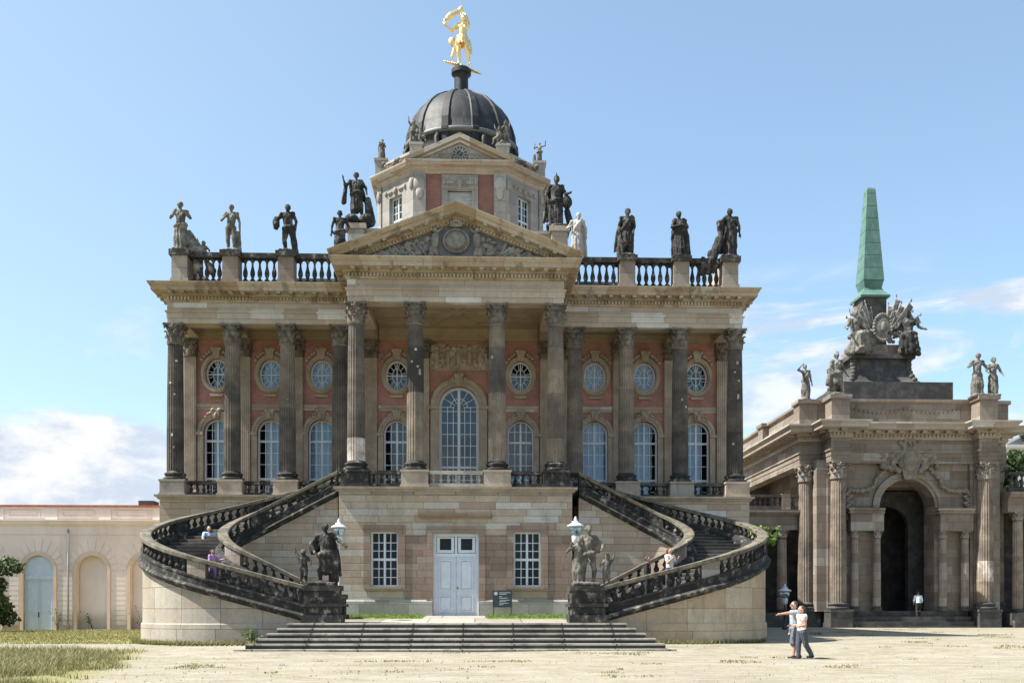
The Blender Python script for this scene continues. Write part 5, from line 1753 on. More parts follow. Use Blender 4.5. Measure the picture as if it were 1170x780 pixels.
v = [(-48, 58.7, 7.6), (-12.6, 58.7, 7.6), (-12.6, 66, 8.2), (-48, 66, 8.2)]; b.add(v, [(0, 1, 2, 3)])
opart(b, 'roof', M['tile'])
x = OX[6]
b = MB(); lo = arch_loop(x, .0, 1.7, 3.8); b.ring(lo, arch_loop(x, .08, 1.56, 3.8), 58.72, 58.8)
b.box(x - .78, x + .78, 58.73, 58.79, .1, 3.3); b.box(x - .82, x + .82, 58.68, 58.8, 3.28, 3.5)
b.prism_xz(arch_loop(x, 3.5, 1.6, 3.8), 58.735, 58.79)
for sg in (-1, 1):
    a, c = sorted((x + sg * .06, x + sg * .72))
    for z0, z1 in ((.25, 1.15), (1.3, 3.15)): b.ring(rect_loop(a, c, z0, z1), rect_loop(a + .05, c - .05, z0 + .05, z1 - .05), 58.712, 58.735)
b.box(x - .02, x + .02, 58.7, 58.73, .15, 3.25)
dr = opart(b, 'door', M['barn_door'])
b = MB(); b.box(x - .05, x + .0, 58.66, 58.71, 1.05, 1.35); opart(b, 'handle', M['iron'], dr)
b = MB(); b.tube([(-23.95, 58.5, .3), (-23.95, 58.5, 6.2)], .045, 8); opart(b, 'downpipe', M['grey_metal'])
b = MB(); b.box(-20.4, -19.5, 60, 61, 7.6, 8.05); opart(b, 'chimney', M['gate_dark'])
rn = random.Random(12)

# ================================================================== TRIUMPHAL GATE
GX, GY, GZ = 29.65, 72.4, .27
GT = thing('triumphal_gate', 'sandstone triumphal gate with tall arch under a green copper obelisk', 'gate', (GX, GY, GZ))
def gpart(b, n, mt, p=None): return b.build(n, mt, GT if p is None else p)
FY = -5.3                                                             # front wall plane (local y)
b = MB(); b.wall(rect_loop(-4.3, 4.3, 1.1, 11.5), [arch_loop(0 - .0, 1.12, 3.9, 8.25, 20)], FY, 1.6)
b.box(-6.4, -4.31, FY - .3, FY + 1.0, 1.1, 11.5); b.box(4.31, 6.4, FY - .3, FY + 1.0, 1.1, 11.5); b.box(-4.9, -4.31, FY + 1.01, 10.4, 1.1, 11.5); b.box(4.31, 4.9, FY + 1.01, 10.4, 1.1, 11.5); b.box(-7.1, -4.3, 10.5, 12, -.3, 12.59); b.box(4.3, 7.1, 10.5, 12, -.3, 12.59); b.box(-4.9, -4.31, -3, 10.4, 11.501, 12.59); b.box(-4.3, 4.3, 4.6, 5.4, 1.1, 11.5); b.box(-4.3, 4.3, FY + 1.61, 4.59, 9.9, 11.4)
gpart(b, 'wall', M['gate'])
b = MB(); b.wall(rect_loop(-4.3, 4.3, 1.1, 9.8), [arch_loop(.2, 1.12, 3.0, 7.2, 16)], FY + 3.6, .5); b.box(-4.28, 4.28, 2.5, 2.6, 1.1, 9.8)
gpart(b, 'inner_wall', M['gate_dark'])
# side bays with their own little entablature, columns flank the arch
b = MB()
for sg in (-1, 1):
    b = MB(); a, c = sorted((sg * 1.96, sg * 4.25)); b.box(a, c, FY - .9, FY + .02, 6.6, 7.75)
    b.box(a - .12, c + .02, FY - 1.02, FY + .02, 7.76, 7.98); b.box(a - .2, c + .02, FY - 1.12, FY + .02, 7.985, 8.12)
    gpart(b, 'impost_entablature', M['gate'])
scap = capital_mesh('small_capital', .24, .5, M['gate'], 14)
for sg in (-1, 1):
    for xx in (2.3, 3.85):
        b = base_mb(.27, .3)
        for q in range(1): pass
        sh = shaft_mb(.27, 6.6 - 1.55 - .8 + .35, [.55, .5, .62, .56, .6], flutes=14)
        o = sh.build('column', M['gate'], GT, (sg * xx, FY - .5, 1.45)); b.build('base', M['gate_dark'], o, (0, 0, -.3)); obj('capital', scap, o, (0, 0, 4.6 + .05))
b = archivolt(0, 8.13, 3.9, 8.25, FY, .5, .2, impost=False, key=False)
gpart(b, 'archivolt', M['gate'])
# cartouche above the arch with scrolls and hanging garlands
b = MB(); rnd = random.Random(21)
b.ball((0, FY - .35, 10.9), (.75, .35, 1.0), 16, 11); b.ball((0, FY - .55, 10.85), (.55, .25, .75), 14, 9)
b.prism_xz([(-.35, 9.6), (.35, 9.6), (.55, 10.4), (-.55, 10.4)], FY - .5, FY)
for sg in (-1, 1):
    for k in range(16):
        t = k / 15; b.ball((sg * (.7 + .4 * math.sin(t * 6)), FY - .35, 10.2 + 1.9 * t), (.22, .2, .2), 7, 5)
    for k in range(14): b.ball((sg * rnd.uniform(.9, 1.9), FY - .3, rnd.uniform(10.3, 11.5)), (rnd.uniform(.1, .28), .22, rnd.uniform(.1, .26)), 7, 5)
    for k in range(22):
        t = k / 21; b.ball((sg * (1.3 + 2.5 * t), FY - .2, 10.5 - 1.2 * t - .55 * math.sin(PI * t)), (.12 + .05 * (k % 2), .14, .11 + .04 * (k % 3)), 7, 5)
    for k in range(14): b.ball((sg * (3.75 + .12 * (k % 3)), FY - .2, 9.3 - .15 * k), (.2, .16, .14), 7, 5)
for k in range(5): b.ball((-.3 + .15 * k, FY - .4, 12.2 + .25 * (k % 2)), (.13, .13, .3), 7, 6)
b.v = [(x * 1.08, y - .06, z + .55 if z > 9.55 and abs(x) < 2.2 else z + .15) for x, y, z in b.v]
gpart(b, 'cartouche', M['cart'])
# big order
gcap = capital_mesh('large_capital', .47, 1.15, M['gate'])
for sg in (-1, 1):
    for xx, yy, tn in ((5.1, -6.1, [.5, .52, .46, .55, .5, .58]), (6.75, -4.4, [.45, .5, .42, .5, .55, .5])):
        tn = list(tn)
        if sg > 0 and xx < 6: tn[0] = .5; tn[1] = .74
        b = base_mb(.54, .5)
        sh = shaft_mb(.54, 10.1 - 1.75, tn, flutes=20)
        o = sh.build('column', M['column'], GT, (sg * xx, yy, 1.75)); b.build('base', M['gate_dark'], o, (0, 0, -.5)); obj('capital', gcap, o, (0, 0, 10.1 - 1.75))
        pedestal_mb(0, 0, .8, -.27, 1.25).build('pedestal', M['gate_dark'], o, (0, 0, -1.75))
    b = MB(); a, c = sorted((sg * 4.32, sg * 5.9)); b.box(a + .2, c - .15, FY - .45, FY - .29, 1.3, 10.2, tone=.45)
    gpart(b, 'pilaster', M['gate'])
GP = [(-7.3, 12.2), (-7.3, -4.75), (-5.75, -4.75), (-5.75, -6.6), (-4.45, -6.6), (-4.45, -5.75), (4.45, -5.75), (4.45, -6.6), (5.75, -6.6), (5.75, -4.75), (7.3, -4.75), (7.3, 12.2)]
b = MB(); b.sweep(GP, [(-.9, 11.25), (0, 11.25), (0, 11.65), (.04, 11.66), (.04, 11.95), (.12, 12.0), (.12, 12.1), (.0, 12.11), (.0, 12.85), (-.9, 12.85)])
b.prism_xy([(-7, 12), (-7, -4.6), (7, -4.6), (7, 12)], 12.6, 12.84)
gpart(b, 'entablature', M['gate'])
b = MB(); b.sweep(GP, [(-.9, 12.855), (.08, 12.855), (.12, 13.0), (.12, 13.2), (.25, 13.22), (.25, 13.4), (.9, 13.42), (.92, 13.62), (1.1, 13.8), (1.1, 13.9), (-.9, 13.95)])
for k in range(len(GP) - 1):
    a, c = Vector(GP[k]), Vector(GP[k + 1]); L = (c - a).length; t = (c - a) / L; n = Vector((t.y, -t.x))
    for q in range(int(L / .27)): b.obox(a + t * (q + .5) * .27 + n * .16, t, n, .075, .06, 13.02, 13.19)
    for q in range(int(L / .8)): b.obox(a + t * (L * (q + .5) / max(1, int(L / .8))) + n * .45, t, n, .16, .2, 13.26, 13.415)
gpart(b, 'cornice', M['entab'])
b = MB(); b.prism_xy([(-6.9, 11.6), (-6.9, -4.5), (-4.6, -5.3), (4.6, -5.3), (6.9, -4.5), (6.9, 11.6)], 13.9, 15.6)
b.sweep([(-6.9, 11.6), (-6.9, -4.5), (-4.6, -5.3), (4.6, -5.3), (6.9, -4.5), (6.9, 11.6)], [(-.2, 15.45), (.06, 15.45), (.18, 15.55), (.18, 15.72), (-.2, 15.75)])
for sg in (-1, 1):
    for xx, yy in ((5.1, -6.0), (6.75, -4.3), (6.75, 4.5)):
        b.box(sg * xx - .62, sg * xx + .62, yy - .62, yy + .62, 13.9, 15.5); b.box(sg * xx - .75, sg * xx + .75, yy - .75, yy + .75, 15.5, 15.76)
for k in range(26):
    t = k / 25; b.ball((-3.9 + 7.8 * t, -5.34, 15.1 - .32 * math.sin(PI * ((2 * t) % 1))), (.12, .08, .1), 6, 5)
gpart(b, 'attic', M['gate'])
b = MB(); b.prism_xy([(-3.9, 4.2), (-3.9, -4.0), (3.9, -4.0), (3.9, 4.2)], 15.7, 17.25)
b.box(-4.6, 4.6, -4.7, 4.9, 15.7, 15.84)
gpart(b, 'black_podium', M['gate_dark'])
def crown_fit(b, k=.86):
    b.v = [(x * k, y * k + 1.1, z) for x, y, z in b.v]


b = MB()
prof = [(3.55, 17.25), (3.5, 17.45), (3.0, 17.6), (2.55, 18.0), (2.3, 18.5), (2.2, 19.0), (2.2, 19.6)]
v = []
for h_, z in prof: v += [(-h_, -h_, z), (h_, -h_, z), (h_, h_, z), (-h_, h_, z)]
fcs = []
for i in range(len(prof) - 1):
    for k in range(4): fcs.append((4 * i + k, 4 * i + (k + 1) % 4, 4 * i + 4 + (k + 1) % 4, 4 * i + 4 + k))
b.add(v, fcs + [(24, 25, 26, 27)])
for sx in (-1, 1):
    for sy in (-1, 1):
        for k in range(7): b.ball((sx * (2.15 + .14 * max(0, 4 - k) ** 1.4 * .5), sy * (2.15 + .14 * max(0, 4 - k) ** 1.4 * .5), 17.7 + .3 * k), (.28, .28, .24), 8, 6)
b.box(-2.55, 2.55, -2.55, 2.55, 19.6, 19.9)
crown_fit(b, .95); gpart(b, 'flared_base', M['gate_dark'])
b = MB(); b.box(-1.9, 1.9, -1.9, 1.9, 19.9, 20.8); crown_fit(b); gpart(b, 'stage', M['gate'])
b = MB(); b.box(-1.05, 1.05, -1.05, 1.05, 20.8, 24.85); crown_fit(b); gpart(b, 'obelisk_pedestal', M['gate_dark'])
b = MB()
def frus(z0, h0, z1, h1): b.add([(-h0, -h0, z0), (h0, -h0, z0), (h0, h0, z0), (-h0, h0, z0), (-h1, -h1, z1), (h1, -h1, z1), (h1, h1, z1), (-h1, h1, z1)], [(3, 2, 1, 0), (4, 5, 6, 7), (0, 1, 5, 4), (1, 2, 6, 5), (2, 3, 7, 6), (3, 0, 4, 7)])
frus(23.9, 1.38, 24.05, 1.4); frus(24.05, 1.4, 24.45, .95); frus(24.45, .95, 24.7, .82)
frus(24.7, .8, 25.3, .98); frus(25.3, .98, 32.2, .40); frus(32.2, .40, 32.35, .34)
crown_fit(b, .80); b.v = [(x, y, z + .62) for x, y, z in b.v]; gpart(b, 'obelisk', M['copper'])
# trophy of flags round an oval shield on the obelisk foot
b = MB(); rnd = random.Random(5)
for k in range(24):
    a = 2 * PI * k / 24; b.ball((.25 + .78 * math.cos(a), -2.25, 22.0 + .95 * math.sin(a)), (.15, .14, .15), 7, 5)
b.ball((.25, -2.2, 22.0), (.75, .2, .92), 16, 11); b.ball((.25, -2.42, 22.0), (.22, .12, .4), 10, 8)
for sg in (-1, 1):
    for k in range(6):
        an = R(30 + 10.5 * k); dr_ = V(sg * math.cos(an), 0, math.sin(an)); nn = V(-sg * math.sin(an), 0, math.cos(an)) * -1
        p0 = V(.25 + sg * .45, -1.9 + .07 * k, 21.3); ln = (3.5, 3.1, 3.6, 3.0, 3.3, 2.6)[k] * (.85 if sg < 0 else 1)
        cap(b, p0, p0 + dr_ * ln, .06, .045); b.ball(p0 + dr_ * (ln + .08), (.07, .07, .14), 7, 5)
        v = []; n = 9
        for q in range(n + 1):
            s_ = ln * (.32 + .62 * q / n); wv = .09 * math.sin(q * 1.5 + k)
            for o_, y_ in ((.02, 0), (.62 + .1 * math.sin(q * .9 + k), wv)):
                w = p0 + dr_ * s_ - nn * -1 * o_ * .8
                v += [(w.x, w.y + y_ - .05, w.z), (w.x, w.y + y_ + .05, w.z)]
        f = []
        for q in range(n):
            A, B_ = 4 * q, 4 * q + 4
            f += [(A, A + 2, B_ + 2, B_), (A + 1, B_ + 1, B_ + 3, A + 3), (A + 2, A + 3, B_ + 3, B_ + 2), (A, B_, B_ + 1, A + 1)]
        f += [(0, 1, 3, 2), (4 * n, 4 * n + 2, 4 * n + 3, 4 * n + 1)]
        b.add(v, f, False)
    for k in range(16): b.ball((.25 + sg * rnd.uniform(.6, 2.0), -2.0, rnd.uniform(20.85, 21.7)), (rnd.uniform(.15, .32), .2, rnd.uniform(.12, .3)), 7, 5)
crown_fit(b, .84); gpart(b, 'flag_trophy', M['trophy'])
# steps and plinth of the gate
b = MB()
for k in range(4): b.box(-4.15, 4.15, -6.9 + .42 * k, 5, -.27 + .34 * k * .999, -.27 + .34 * (k + 1))
b.box(-6.6, 6.6, -4.9, 5.6, -.3, 1.12)
gpart(b, 'step', M['gate_dark'])


# ================================================================== COLONNADES
def colonnade(label, x0, x1, y, zc, zb, n, loc, wing_floor=1.0, depth=4.0, rear=4.0, ext=0.0):
    C = thing('colonnade', label, 'colonnade', loc)
    ox = loc[0]
    def cpart(b, nm, mt, p=None): return b.build(nm, mt, C if p is None else p)
    X0, X1 = x0 - ox, x1 - ox
    b = MB(); b.sweep([(X0, -.4), (X1, -.4)], [(-.8, zc), (0, zc), (0, zc + .35), (.04, zc + .36), (.04, zc + .95), (.15, zc + 1.0), (.4, zc + 1.2), (.4, zc + 1.35), (-.8, zc + 1.4)])
    b.box(X0, X1, .41, depth, zc + .6, zc + 1.35); cpart(b, 'entablature', M['gate'])
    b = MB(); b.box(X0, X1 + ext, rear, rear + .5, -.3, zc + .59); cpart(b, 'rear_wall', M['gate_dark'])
    b = MB(); b.box(X0, X1, -.9, depth, -.3, wing_floor); b.box(X0, X1, -1.3, -.9, -.3, wing_floor * .5); cpart(b, 'floor', M['gate_dark'])
    b = MB(); b.box(X0, X1, -.5, -.1, zc + 1.4, zc + 1.65); o = cpart(b, 'balustrade', M['gate_dark']); b = MB(); b.box(X0, X1, -.52, -.08, zc + 1.65 + zb, zc + 1.83 + zb); b.build('handrail', M['gate_dark'], o)
    me = bal_g
    k = 0; x = X0 + .3
    while x < X1 - .2:
        if k % 9 == 8:
            q = MB(); q.box(x - .3, x + .3, -.55, -.05, zc + 1.4, zc + 1.88 + zb); q.build('pedestal', M['gate'], o); x += .55
        else:
            obj('baluster', me, o, (x, -.3, zc + 1.65)).scale = (1, 1, zb); x += .36
        k += 1
    for k in range(n):
        x = X0 + (X1 - X0) * (k + .5) / n
        sh = shaft_mb(.36, zc - .95 - wing_floor + .05, [.55, .6, .52, .6, .64], flutes=14)
        o = sh.build('column', M['column'], C, (x, 0, wing_floor + .3)); base_mb(.36, .3).build('base', M['gate_dark'], o, (0, 0, -.3))
        obj('capital', scap, o, (0, 0, zc - .9 - wing_floor + .05)).scale = (1.3, 1.3, 1.1)
    return C


bal_g = baluster_mesh('colonnade_baluster', 1.0, .14, M['gate_dark'], 8)
colonnade('shaded colonnade with pale columns between palace and gate', 11.5, 22.5, 68.6, 6.8, .62, 5, (17, 68.6, .27), rear=2.2, ext=2.1)
colonnade('colonnade with balustrade standing on the far side of the gate', 36.3, 56, 66.6, 7.9, .9, 11, (46, 66.6, .27))

# white house behind, at the right margin
WH = thing('white_house', 'white plastered house wing showing behind the colonnade', 'house', (59.8, 94, .27))
b = MB(); b.wall(rect_loop(-8.2, 14, 0, 16.6), [rect_loop(-5 + 4 * k, -3.4 + 4 * k, 10.6, 13.6) for k in range(4)], 0, .4); b.box(-8.19, 14, .41, 12, 0, 16.5); b.build('wall', M['plaster_white'], WH)
b = MB(); b.sweep([(-8.2, 12), (-8.2, 0), (14, 0)], [(-.2, 16.4), (.1, 16.4), (.2, 16.7), (.5, 16.9), (.5, 17.15), (-.2, 17.2)]); b.build('cornice', M['plaster_white'], WH)
b = MB(); b.prism_xz([(-8.4, 17.2), (14, 17.2), (12, 18.4), (-6, 18.4)], .2, 11.8); b.build('roof', M['roof_lead'], WH)
for k in range(4):
    b = MB(); b.ring(rect_loop(-5 + 4 * k, -3.4 + 4 * k, 10.6, 13.6), rect_loop(-4.9 + 4 * k, -3.5 + 4 * k, 10.7, 13.5), .2, .3); b.box(-4.24 + 4 * k, -4.16 + 4 * k, .2, .28, 10.7, 13.5); w_ = b.build('window', M['white'], WH)
    b = MB(); b.box(-4.9 + 4 * k, -3.5 + 4 * k, .32, .34, 10.7, 13.5); b.build('pane', M['plaque'], w_)

BULK = 1.0


# ================================================================== STATUES
def statue(label, loc, H, mat, fn, rz=0, group=None, voxel=None, fold=.011, nm='statue', cat='statue'):
    mb = MB(); fn(mb, H)
    o = solidify(mb, nm, M[mat], None, voxel or H * .0105, 1, H * fold, 9.0 / H * 3.2, loc)
    o.rotation_euler = (0, 0, rz)
    return tag(o, label, cat, group)


def s_piper(mb, H):          # bare-chested figure with both hands to the mouth, cloth round the legs, cloth heap and child to the side
    plinth(mb, H)
    J = body(mb, H, hip=-.02, look=(-.1, -.1, 1), la=((-.4, -.3, -.8), (.7, -.6, .75)), ra=((.45, -.25, -.75), (-.75, -.6, .6)), ll=((-.15, 0, -1), (-.1, 0, -1)), rl=((.15, -.15, -1), (0, .2, -1)))
    hair(mb, J, H); skirt(mb, J, H, .06, 1.15, rnd=random.Random(2)); wrap(mb, J, H)
    for k in range(10):
        cap(mb, V(.13 * H + .02 * H * k, .06 * H, .42 * H - .028 * H * k), V((.2 + .028 * k) * H, -.03 * H, .02 * H), .05 * H, .045 * H)
    putto(mb, H * .48, (.42 * H, 0, -.26 * H), -1, seat=False)
    trunk_prop(mb, H, .3, .02, .1, (0, 0, -.28 * H), .09); trunk_prop(mb, H, .58, 0, .12, (0, 0, -.34 * H), .07)


def s_nude(mb, H):           # slender standing figure, right arm folded to the chest, left arm down on a stump
    plinth(mb, H)
    J = body(mb, H, hip=-.025, torso=(.06, 0, 1), look=(-.05, -.05, 1), la=((-.6, -.1, -.8), (.85, -.5, .35)), ra=((.28, .05, -1), (.12, -.1, -1)), ll=((-.05, 0, -1), (.04, .03, -1)), rl=((.1, -.12, -1), (-.05, .2, -1)))
    hair(mb, J, H, 'bun'); trunk_prop(mb, H, .13, .05, .42)


def s_bag(mb, H):            # muscular figure leaning with a bundle under one arm
    plinth(mb, H)
    J = body(mb, H, hip=.03, torso=(-.12, -.05, 1), look=(.15, -.1, 1), bulk=1.12, la=((-.5, .1, -.75), (-.1, -.6, -.4)), ra=((.45, 0, -1), (-.1, -.2, -1)), ll=((-.15, -.1, -1), (.15, .15, -1)), rl=((.15, 0, -1), (.05, .05, -1)))
    hair(mb, J, H); mb.ball((-.22 * H, -.02 * H, .6 * H), (.07 * H, .08 * H, .14 * H), 10, 8); wrap(mb, J, H, .035); trunk_prop(mb, H, .17, .06, .3)
    cap(mb, V(.1 * H, .05 * H, .5 * H), V(.16 * H, .06 * H, .05 * H), .06 * H)


def s_slim(mb, H):           # small bare-shouldered figure, drapery from the hips
    plinth(mb, H)
    J = body(mb, H, hip=.0, la=((-.35, .05, -1), (-.05, -.1, -1)), ra=((.5, -.1, -1), (-.2, -.5, -.6)))
    hair(mb, J, H, 'bun'); wrap(mb, J, H, .04); skirt(mb, J, H, .1, 1.0, rnd=random.Random(6))


def s_bigleft(mb, H):        # large group: cloaked figure with raised hand on rocks
    for k in range(12): mb.ball((.17 * H * math.cos(k * 2.1), .1 * H * math.sin(k * 1.7), .07 * H + .015 * H * (k % 4)), (.13 * H, .1 * H, .09 * H), 9, 7)
    b = (0, 0, .14 * H); h = H * .86
    J = body(mb, h, base=b, hip=-.01, bulk=1.1, torso=(-.05, 0, 1), look=(.15, -.1, 1), la=((-.6, -.2, -.7), (-.25, -.3, .9)), ra=((.6, 0, -.75), (.1, -.4, -.8)), ll=((-.1, 0, -1), (0, 0, -1)), rl=((.25, -.25, -1), (0, .2, -1)))
    hair(mb, J, h, 'curls'); cloak(mb, J, h, .3, 1, 8, .14, base=b); skirt(mb, J, h, .18, 1.05, rnd=random.Random(9), base=b); wrap(mb, J, h, .04, .02)
    cap(mb, V(.2 * H, 0, .5 * H), V(.25 * H, 0, .1 * H), .06 * H, .1 * H); cap(mb, V(-.2 * H, 0, .75 * H), V(-.24 * H, .02 * H, .45 * H), .035 * H, .05 * H)


def s_bigright(mb, H):       # large draped figure looking down with a round shield at the side
    plinth(mb, H, .2, .15)
    J = body(mb, H, hip=-.03, bulk=1.08, torso=(.05, -.05, 1), look=(.1, -.2, 1), la=((-.45, 0, -.9), (.2, -.4, -.7)), ra=((.4, -.1, -.9), (.3, -.5, -.1)), ll=((-.12, -.05, -1), (0, .1, -1)), rl=((.18, -.2, -1), (.05, .25, -1)))
    hair(mb, J, H, 'helmet'); skirt(mb, J, H, .1, 1.15, rnd=random.Random(12)); cloak(mb, J, H, .12, -1, 7, .15); wrap(mb, J, H, .04)
    mb.ball((.19 * H, -.02 * H, .5 * H), (.1 * H, .07 * H, .13 * H), 14, 10)
    cap(mb, V(.2 * H, .05 * H, .35 * H), V(.26 * H, .05 * H, .05 * H), .06 * H, .07 * H)


def s_white(mb, H):          # pale slender draped figure turned a little, arm across the waist
    plinth(mb, H)
    J = body(mb, H, hip=.02, torso=(.05, 0, 1), look=(.2, 0, 1), la=((-.55, -.1, -.8), (.5, -.8, -.1)), ra=((.35, .1, -1), (.1, -.2, -1)))
    hair(mb, J, H, 'bun'); skirt(mb, J, H, .03, 1.1, 15, rnd=random.Random(14)); cloak(mb, J, H, .05, 1, 6); sash(mb, J, H)


def s_elder(mb, H):          # bearded cloaked elder, bare shins
    plinth(mb, H)
    J = body(mb, H, hip=0, bulk=1.05, torso=(.05, -.05, 1), look=(.12, -.15, 1), la=((-.3, .05, -1), (.0, -.4, -.9)), ra=((.25, -.1, -1), (-.2, -.5, -.9)))
    hair(mb, J, H, 'curls'); skirt(mb, J, H, .3, 1.05, 14, rnd=random.Random(20)); cloak(mb, J, H, .12, -1, 8, .16); sash(mb, J, H, 1, .035)
    hd = J['head']; cap(mb, hd + V(0, -.05 * H, -.05 * H), hd + V(0, -.06 * H, -.13 * H), .035 * H, .02 * H); trunk_prop(mb, H, -.14, .05, .45)


def s_monk(mb, H):           # heavily wrapped figure, hands folded, cloak over the head
    plinth(mb, H)
    J = body(mb, H, hip=-.01, torso=(-.04, 0, 1), look=(-.1, -.15, 1), la=((-.35, -.25, -.9), (.8, -.6, .1)), ra=((.4, -.2, -.9), (-.85, -.6, .05)))
    hd = J['head']; mb.ball(hd + V(0, .015 * H, .02 * H), (.06 * H, .064 * H, .066 * H), 12, 9)
    skirt(mb, J, H, .05, 1.2, 15, rnd=random.Random(23)); cloak(mb, J, H, .06, 1, 9, .17, .06); sash(mb, J, H, 1, .04); sash(mb, J, H, -1, .035)
    for k in range(5): cap(mb, J['rsh'] + V(.01 * H, 0, 0), V((.15 - .01 * k) * H, (-.06 + .03 * k) * H, .1 * H), .045 * H, .04 * H)


def s_leaner(mb, H):         # draped figure bending over companions that spill across the balustrade
    plinth(mb, H)
    J = body(mb, H, hip=.04, torso=(-.02, -.12, 1), look=(-.25, -.15, 1), la=((-.75, -.2, -.6), (-.2, -.6, -.5)), ra=((.3, 0, -1), (.1, -.1, -1)), rl=((.1, 0, -1), (.05, .05, -1)))
    hair(mb, J, H, 'bun'); skirt(mb, J, H, .05, 1.1, 15, rnd=random.Random(31)); cloak(mb, J, H, .1, -1, 8, .15); sash(mb, J, H, -1, .035); cap(mb, J['lel'], V(-.15 * H, -.03 * H, .3 * H), .06 * H, .05 * H)
    for k in range(8): mb.ball((-.2 * H - .02 * H * k, -.03 * H, .36 * H - .055 * H * k), (.09 * H, .1 * H, .1 * H), 9, 7)
    mb.ball((-.35 * H, -.02 * H, .08 * H), (.09 * H, .08 * H, .1 * H), 9, 7)
    for x, z in ((-.28, -.25), (-.4, -.28), (-.52, -.3)): cap(mb, V(x * H, 0, -.02 * H), V((x - .03) * H, -.02 * H, z * H), .06 * H, .05 * H); mb.ball((x * H, -.03 * H, -.12 * H), (.06 * H, .07 * H, .12 * H), 8, 6)


RG = 'statues along the roof balustrade'
zb = 17.62
statue('grey figure with hands at its mouth, cloth spilling over the balustrade at the left end', (XA - 12.45, YC - .05, zb), 2.28, 'statue_grey', s_piper, .1, RG)
statue('slender grey nude statue with one arm folded to its chest, alone on its pedestal', (XA - 10.2, YC - .05, zb), 2.2, 'statue_grey', s_nude, -.1, RG)
statue('black muscular statue carrying a bundle under one arm on the roof balustrade', (XA - 7.72, YC - .05, zb), 2.22, 'statue_dark', s_bag, .15, RG)
statue('small dark bare-shouldered statue beside the raised cloaked group left of the pediment', (XA - 5.35, YC - .05, zb - .1), 2.1, 'statue_dark', s_slim, .2, RG)
statue('large black cloaked statue with raised hand on the attic left of the lantern', (XA - 4.7, 45.9, 19.26), 2.5, 'statue_dark', s_bigleft, .1, RG)
statue('large black draped statue with round shield on the attic right of the lantern', (XA + 4.6, 45.9, 19.26), 2.45, 'statue_dark', s_bigright, -.1, RG)
statue('pale white draped statue standing right of the pediment, below the shield bearer', (XA + 5.4, YC - .05, zb - .1), 2.15, 'statue_white', s_white, -.2, RG)
statue('black cloaked elder statue with beard and bare shins on the right roof balustrade', (XA + 7.72, YC - .05, zb), 2.25, 'statue_dark', s_elder, -.1, RG)
statue('dark statue wrapped in a heavy hooded cloak with folded hands on the right roof balustrade', (XA + 10.2, YC - .05, zb), 2.15, 'statue_dark', s_monk, .1, RG)
statue('dark draped statue bending over crouching companions at the right end of the roof', (XA + 12.45, YC - .05, zb), 2.3, 'statue_dark', s_leaner, .0, RG)


def s_small1(mb, H):
    plinth(mb, H); J = body(mb, H, hip=-.02, torso=(.1, -.1, 1), look=(.3, -.3, 1), la=((-.2, -.4, -.8), (.7, -.6, .5)), ra=((.3, -.2, -1), (-.4, -.5, -.4)))
    hair(mb, J, H, 'long'); skirt(mb, J, H, .05, 1.05, rnd=random.Random(41)); cloak(mb, J, H, .06, 1, 6)


def s_small2(mb, H):
    plinth(mb, H); J = body(mb, H, hip=.02, la=((-.7, -.2, -.5), (.2, -.5, .7)), ra=((.8, -.1, .1), (.1, -.2, 1)))
    hair(mb, J, H); wrap(mb, J, H, .05); skirt(mb, J, H, .2, .9, rnd=random.Random(43)); trunk_prop(mb, H, -.25, .02, .4, r=.08)


def s_putti(mb, H):
    plinth(mb, H, .3, .2); putto(mb, H, (-.16 * H, 0, .04 * H), -1, (.1, 0, 1)); putto(mb, H * .85, (.2 * H, -.05 * H, .04 * H), 1, (-.15, 0, 1), True)
    for k in range(5): mb.ball((.05 * H * k - .1 * H, .05 * H, .12 * H), .1 * H, 8, 6)


LG = 'small statues on the lantern corners'
statue('small bowed draped statue on the left corner of the lantern', (XA - 4.15, LC - 2.25, 25.08), 1.15, 'statue_grey', s_small1, .3, LG)
statue('pair of grey cherubs on the lantern parapet left of the clock', (XA - 2.2, LC - 4.1, 25.08), 1.15, 'statue_grey', s_putti, .2, LG)
statue('pair of grey cherubs on the lantern parapet right of the clock', (XA + 2.2, LC - 4.1, 25.08), 1.2, 'statue_grey', s_putti, -2.6, LG)
statue('small statue with one lifted arm on the right corner of the lantern', (XA + 4.15, LC - 2.25, 25.08), 1.1, 'statue_grey', s_small2, -.2, LG)


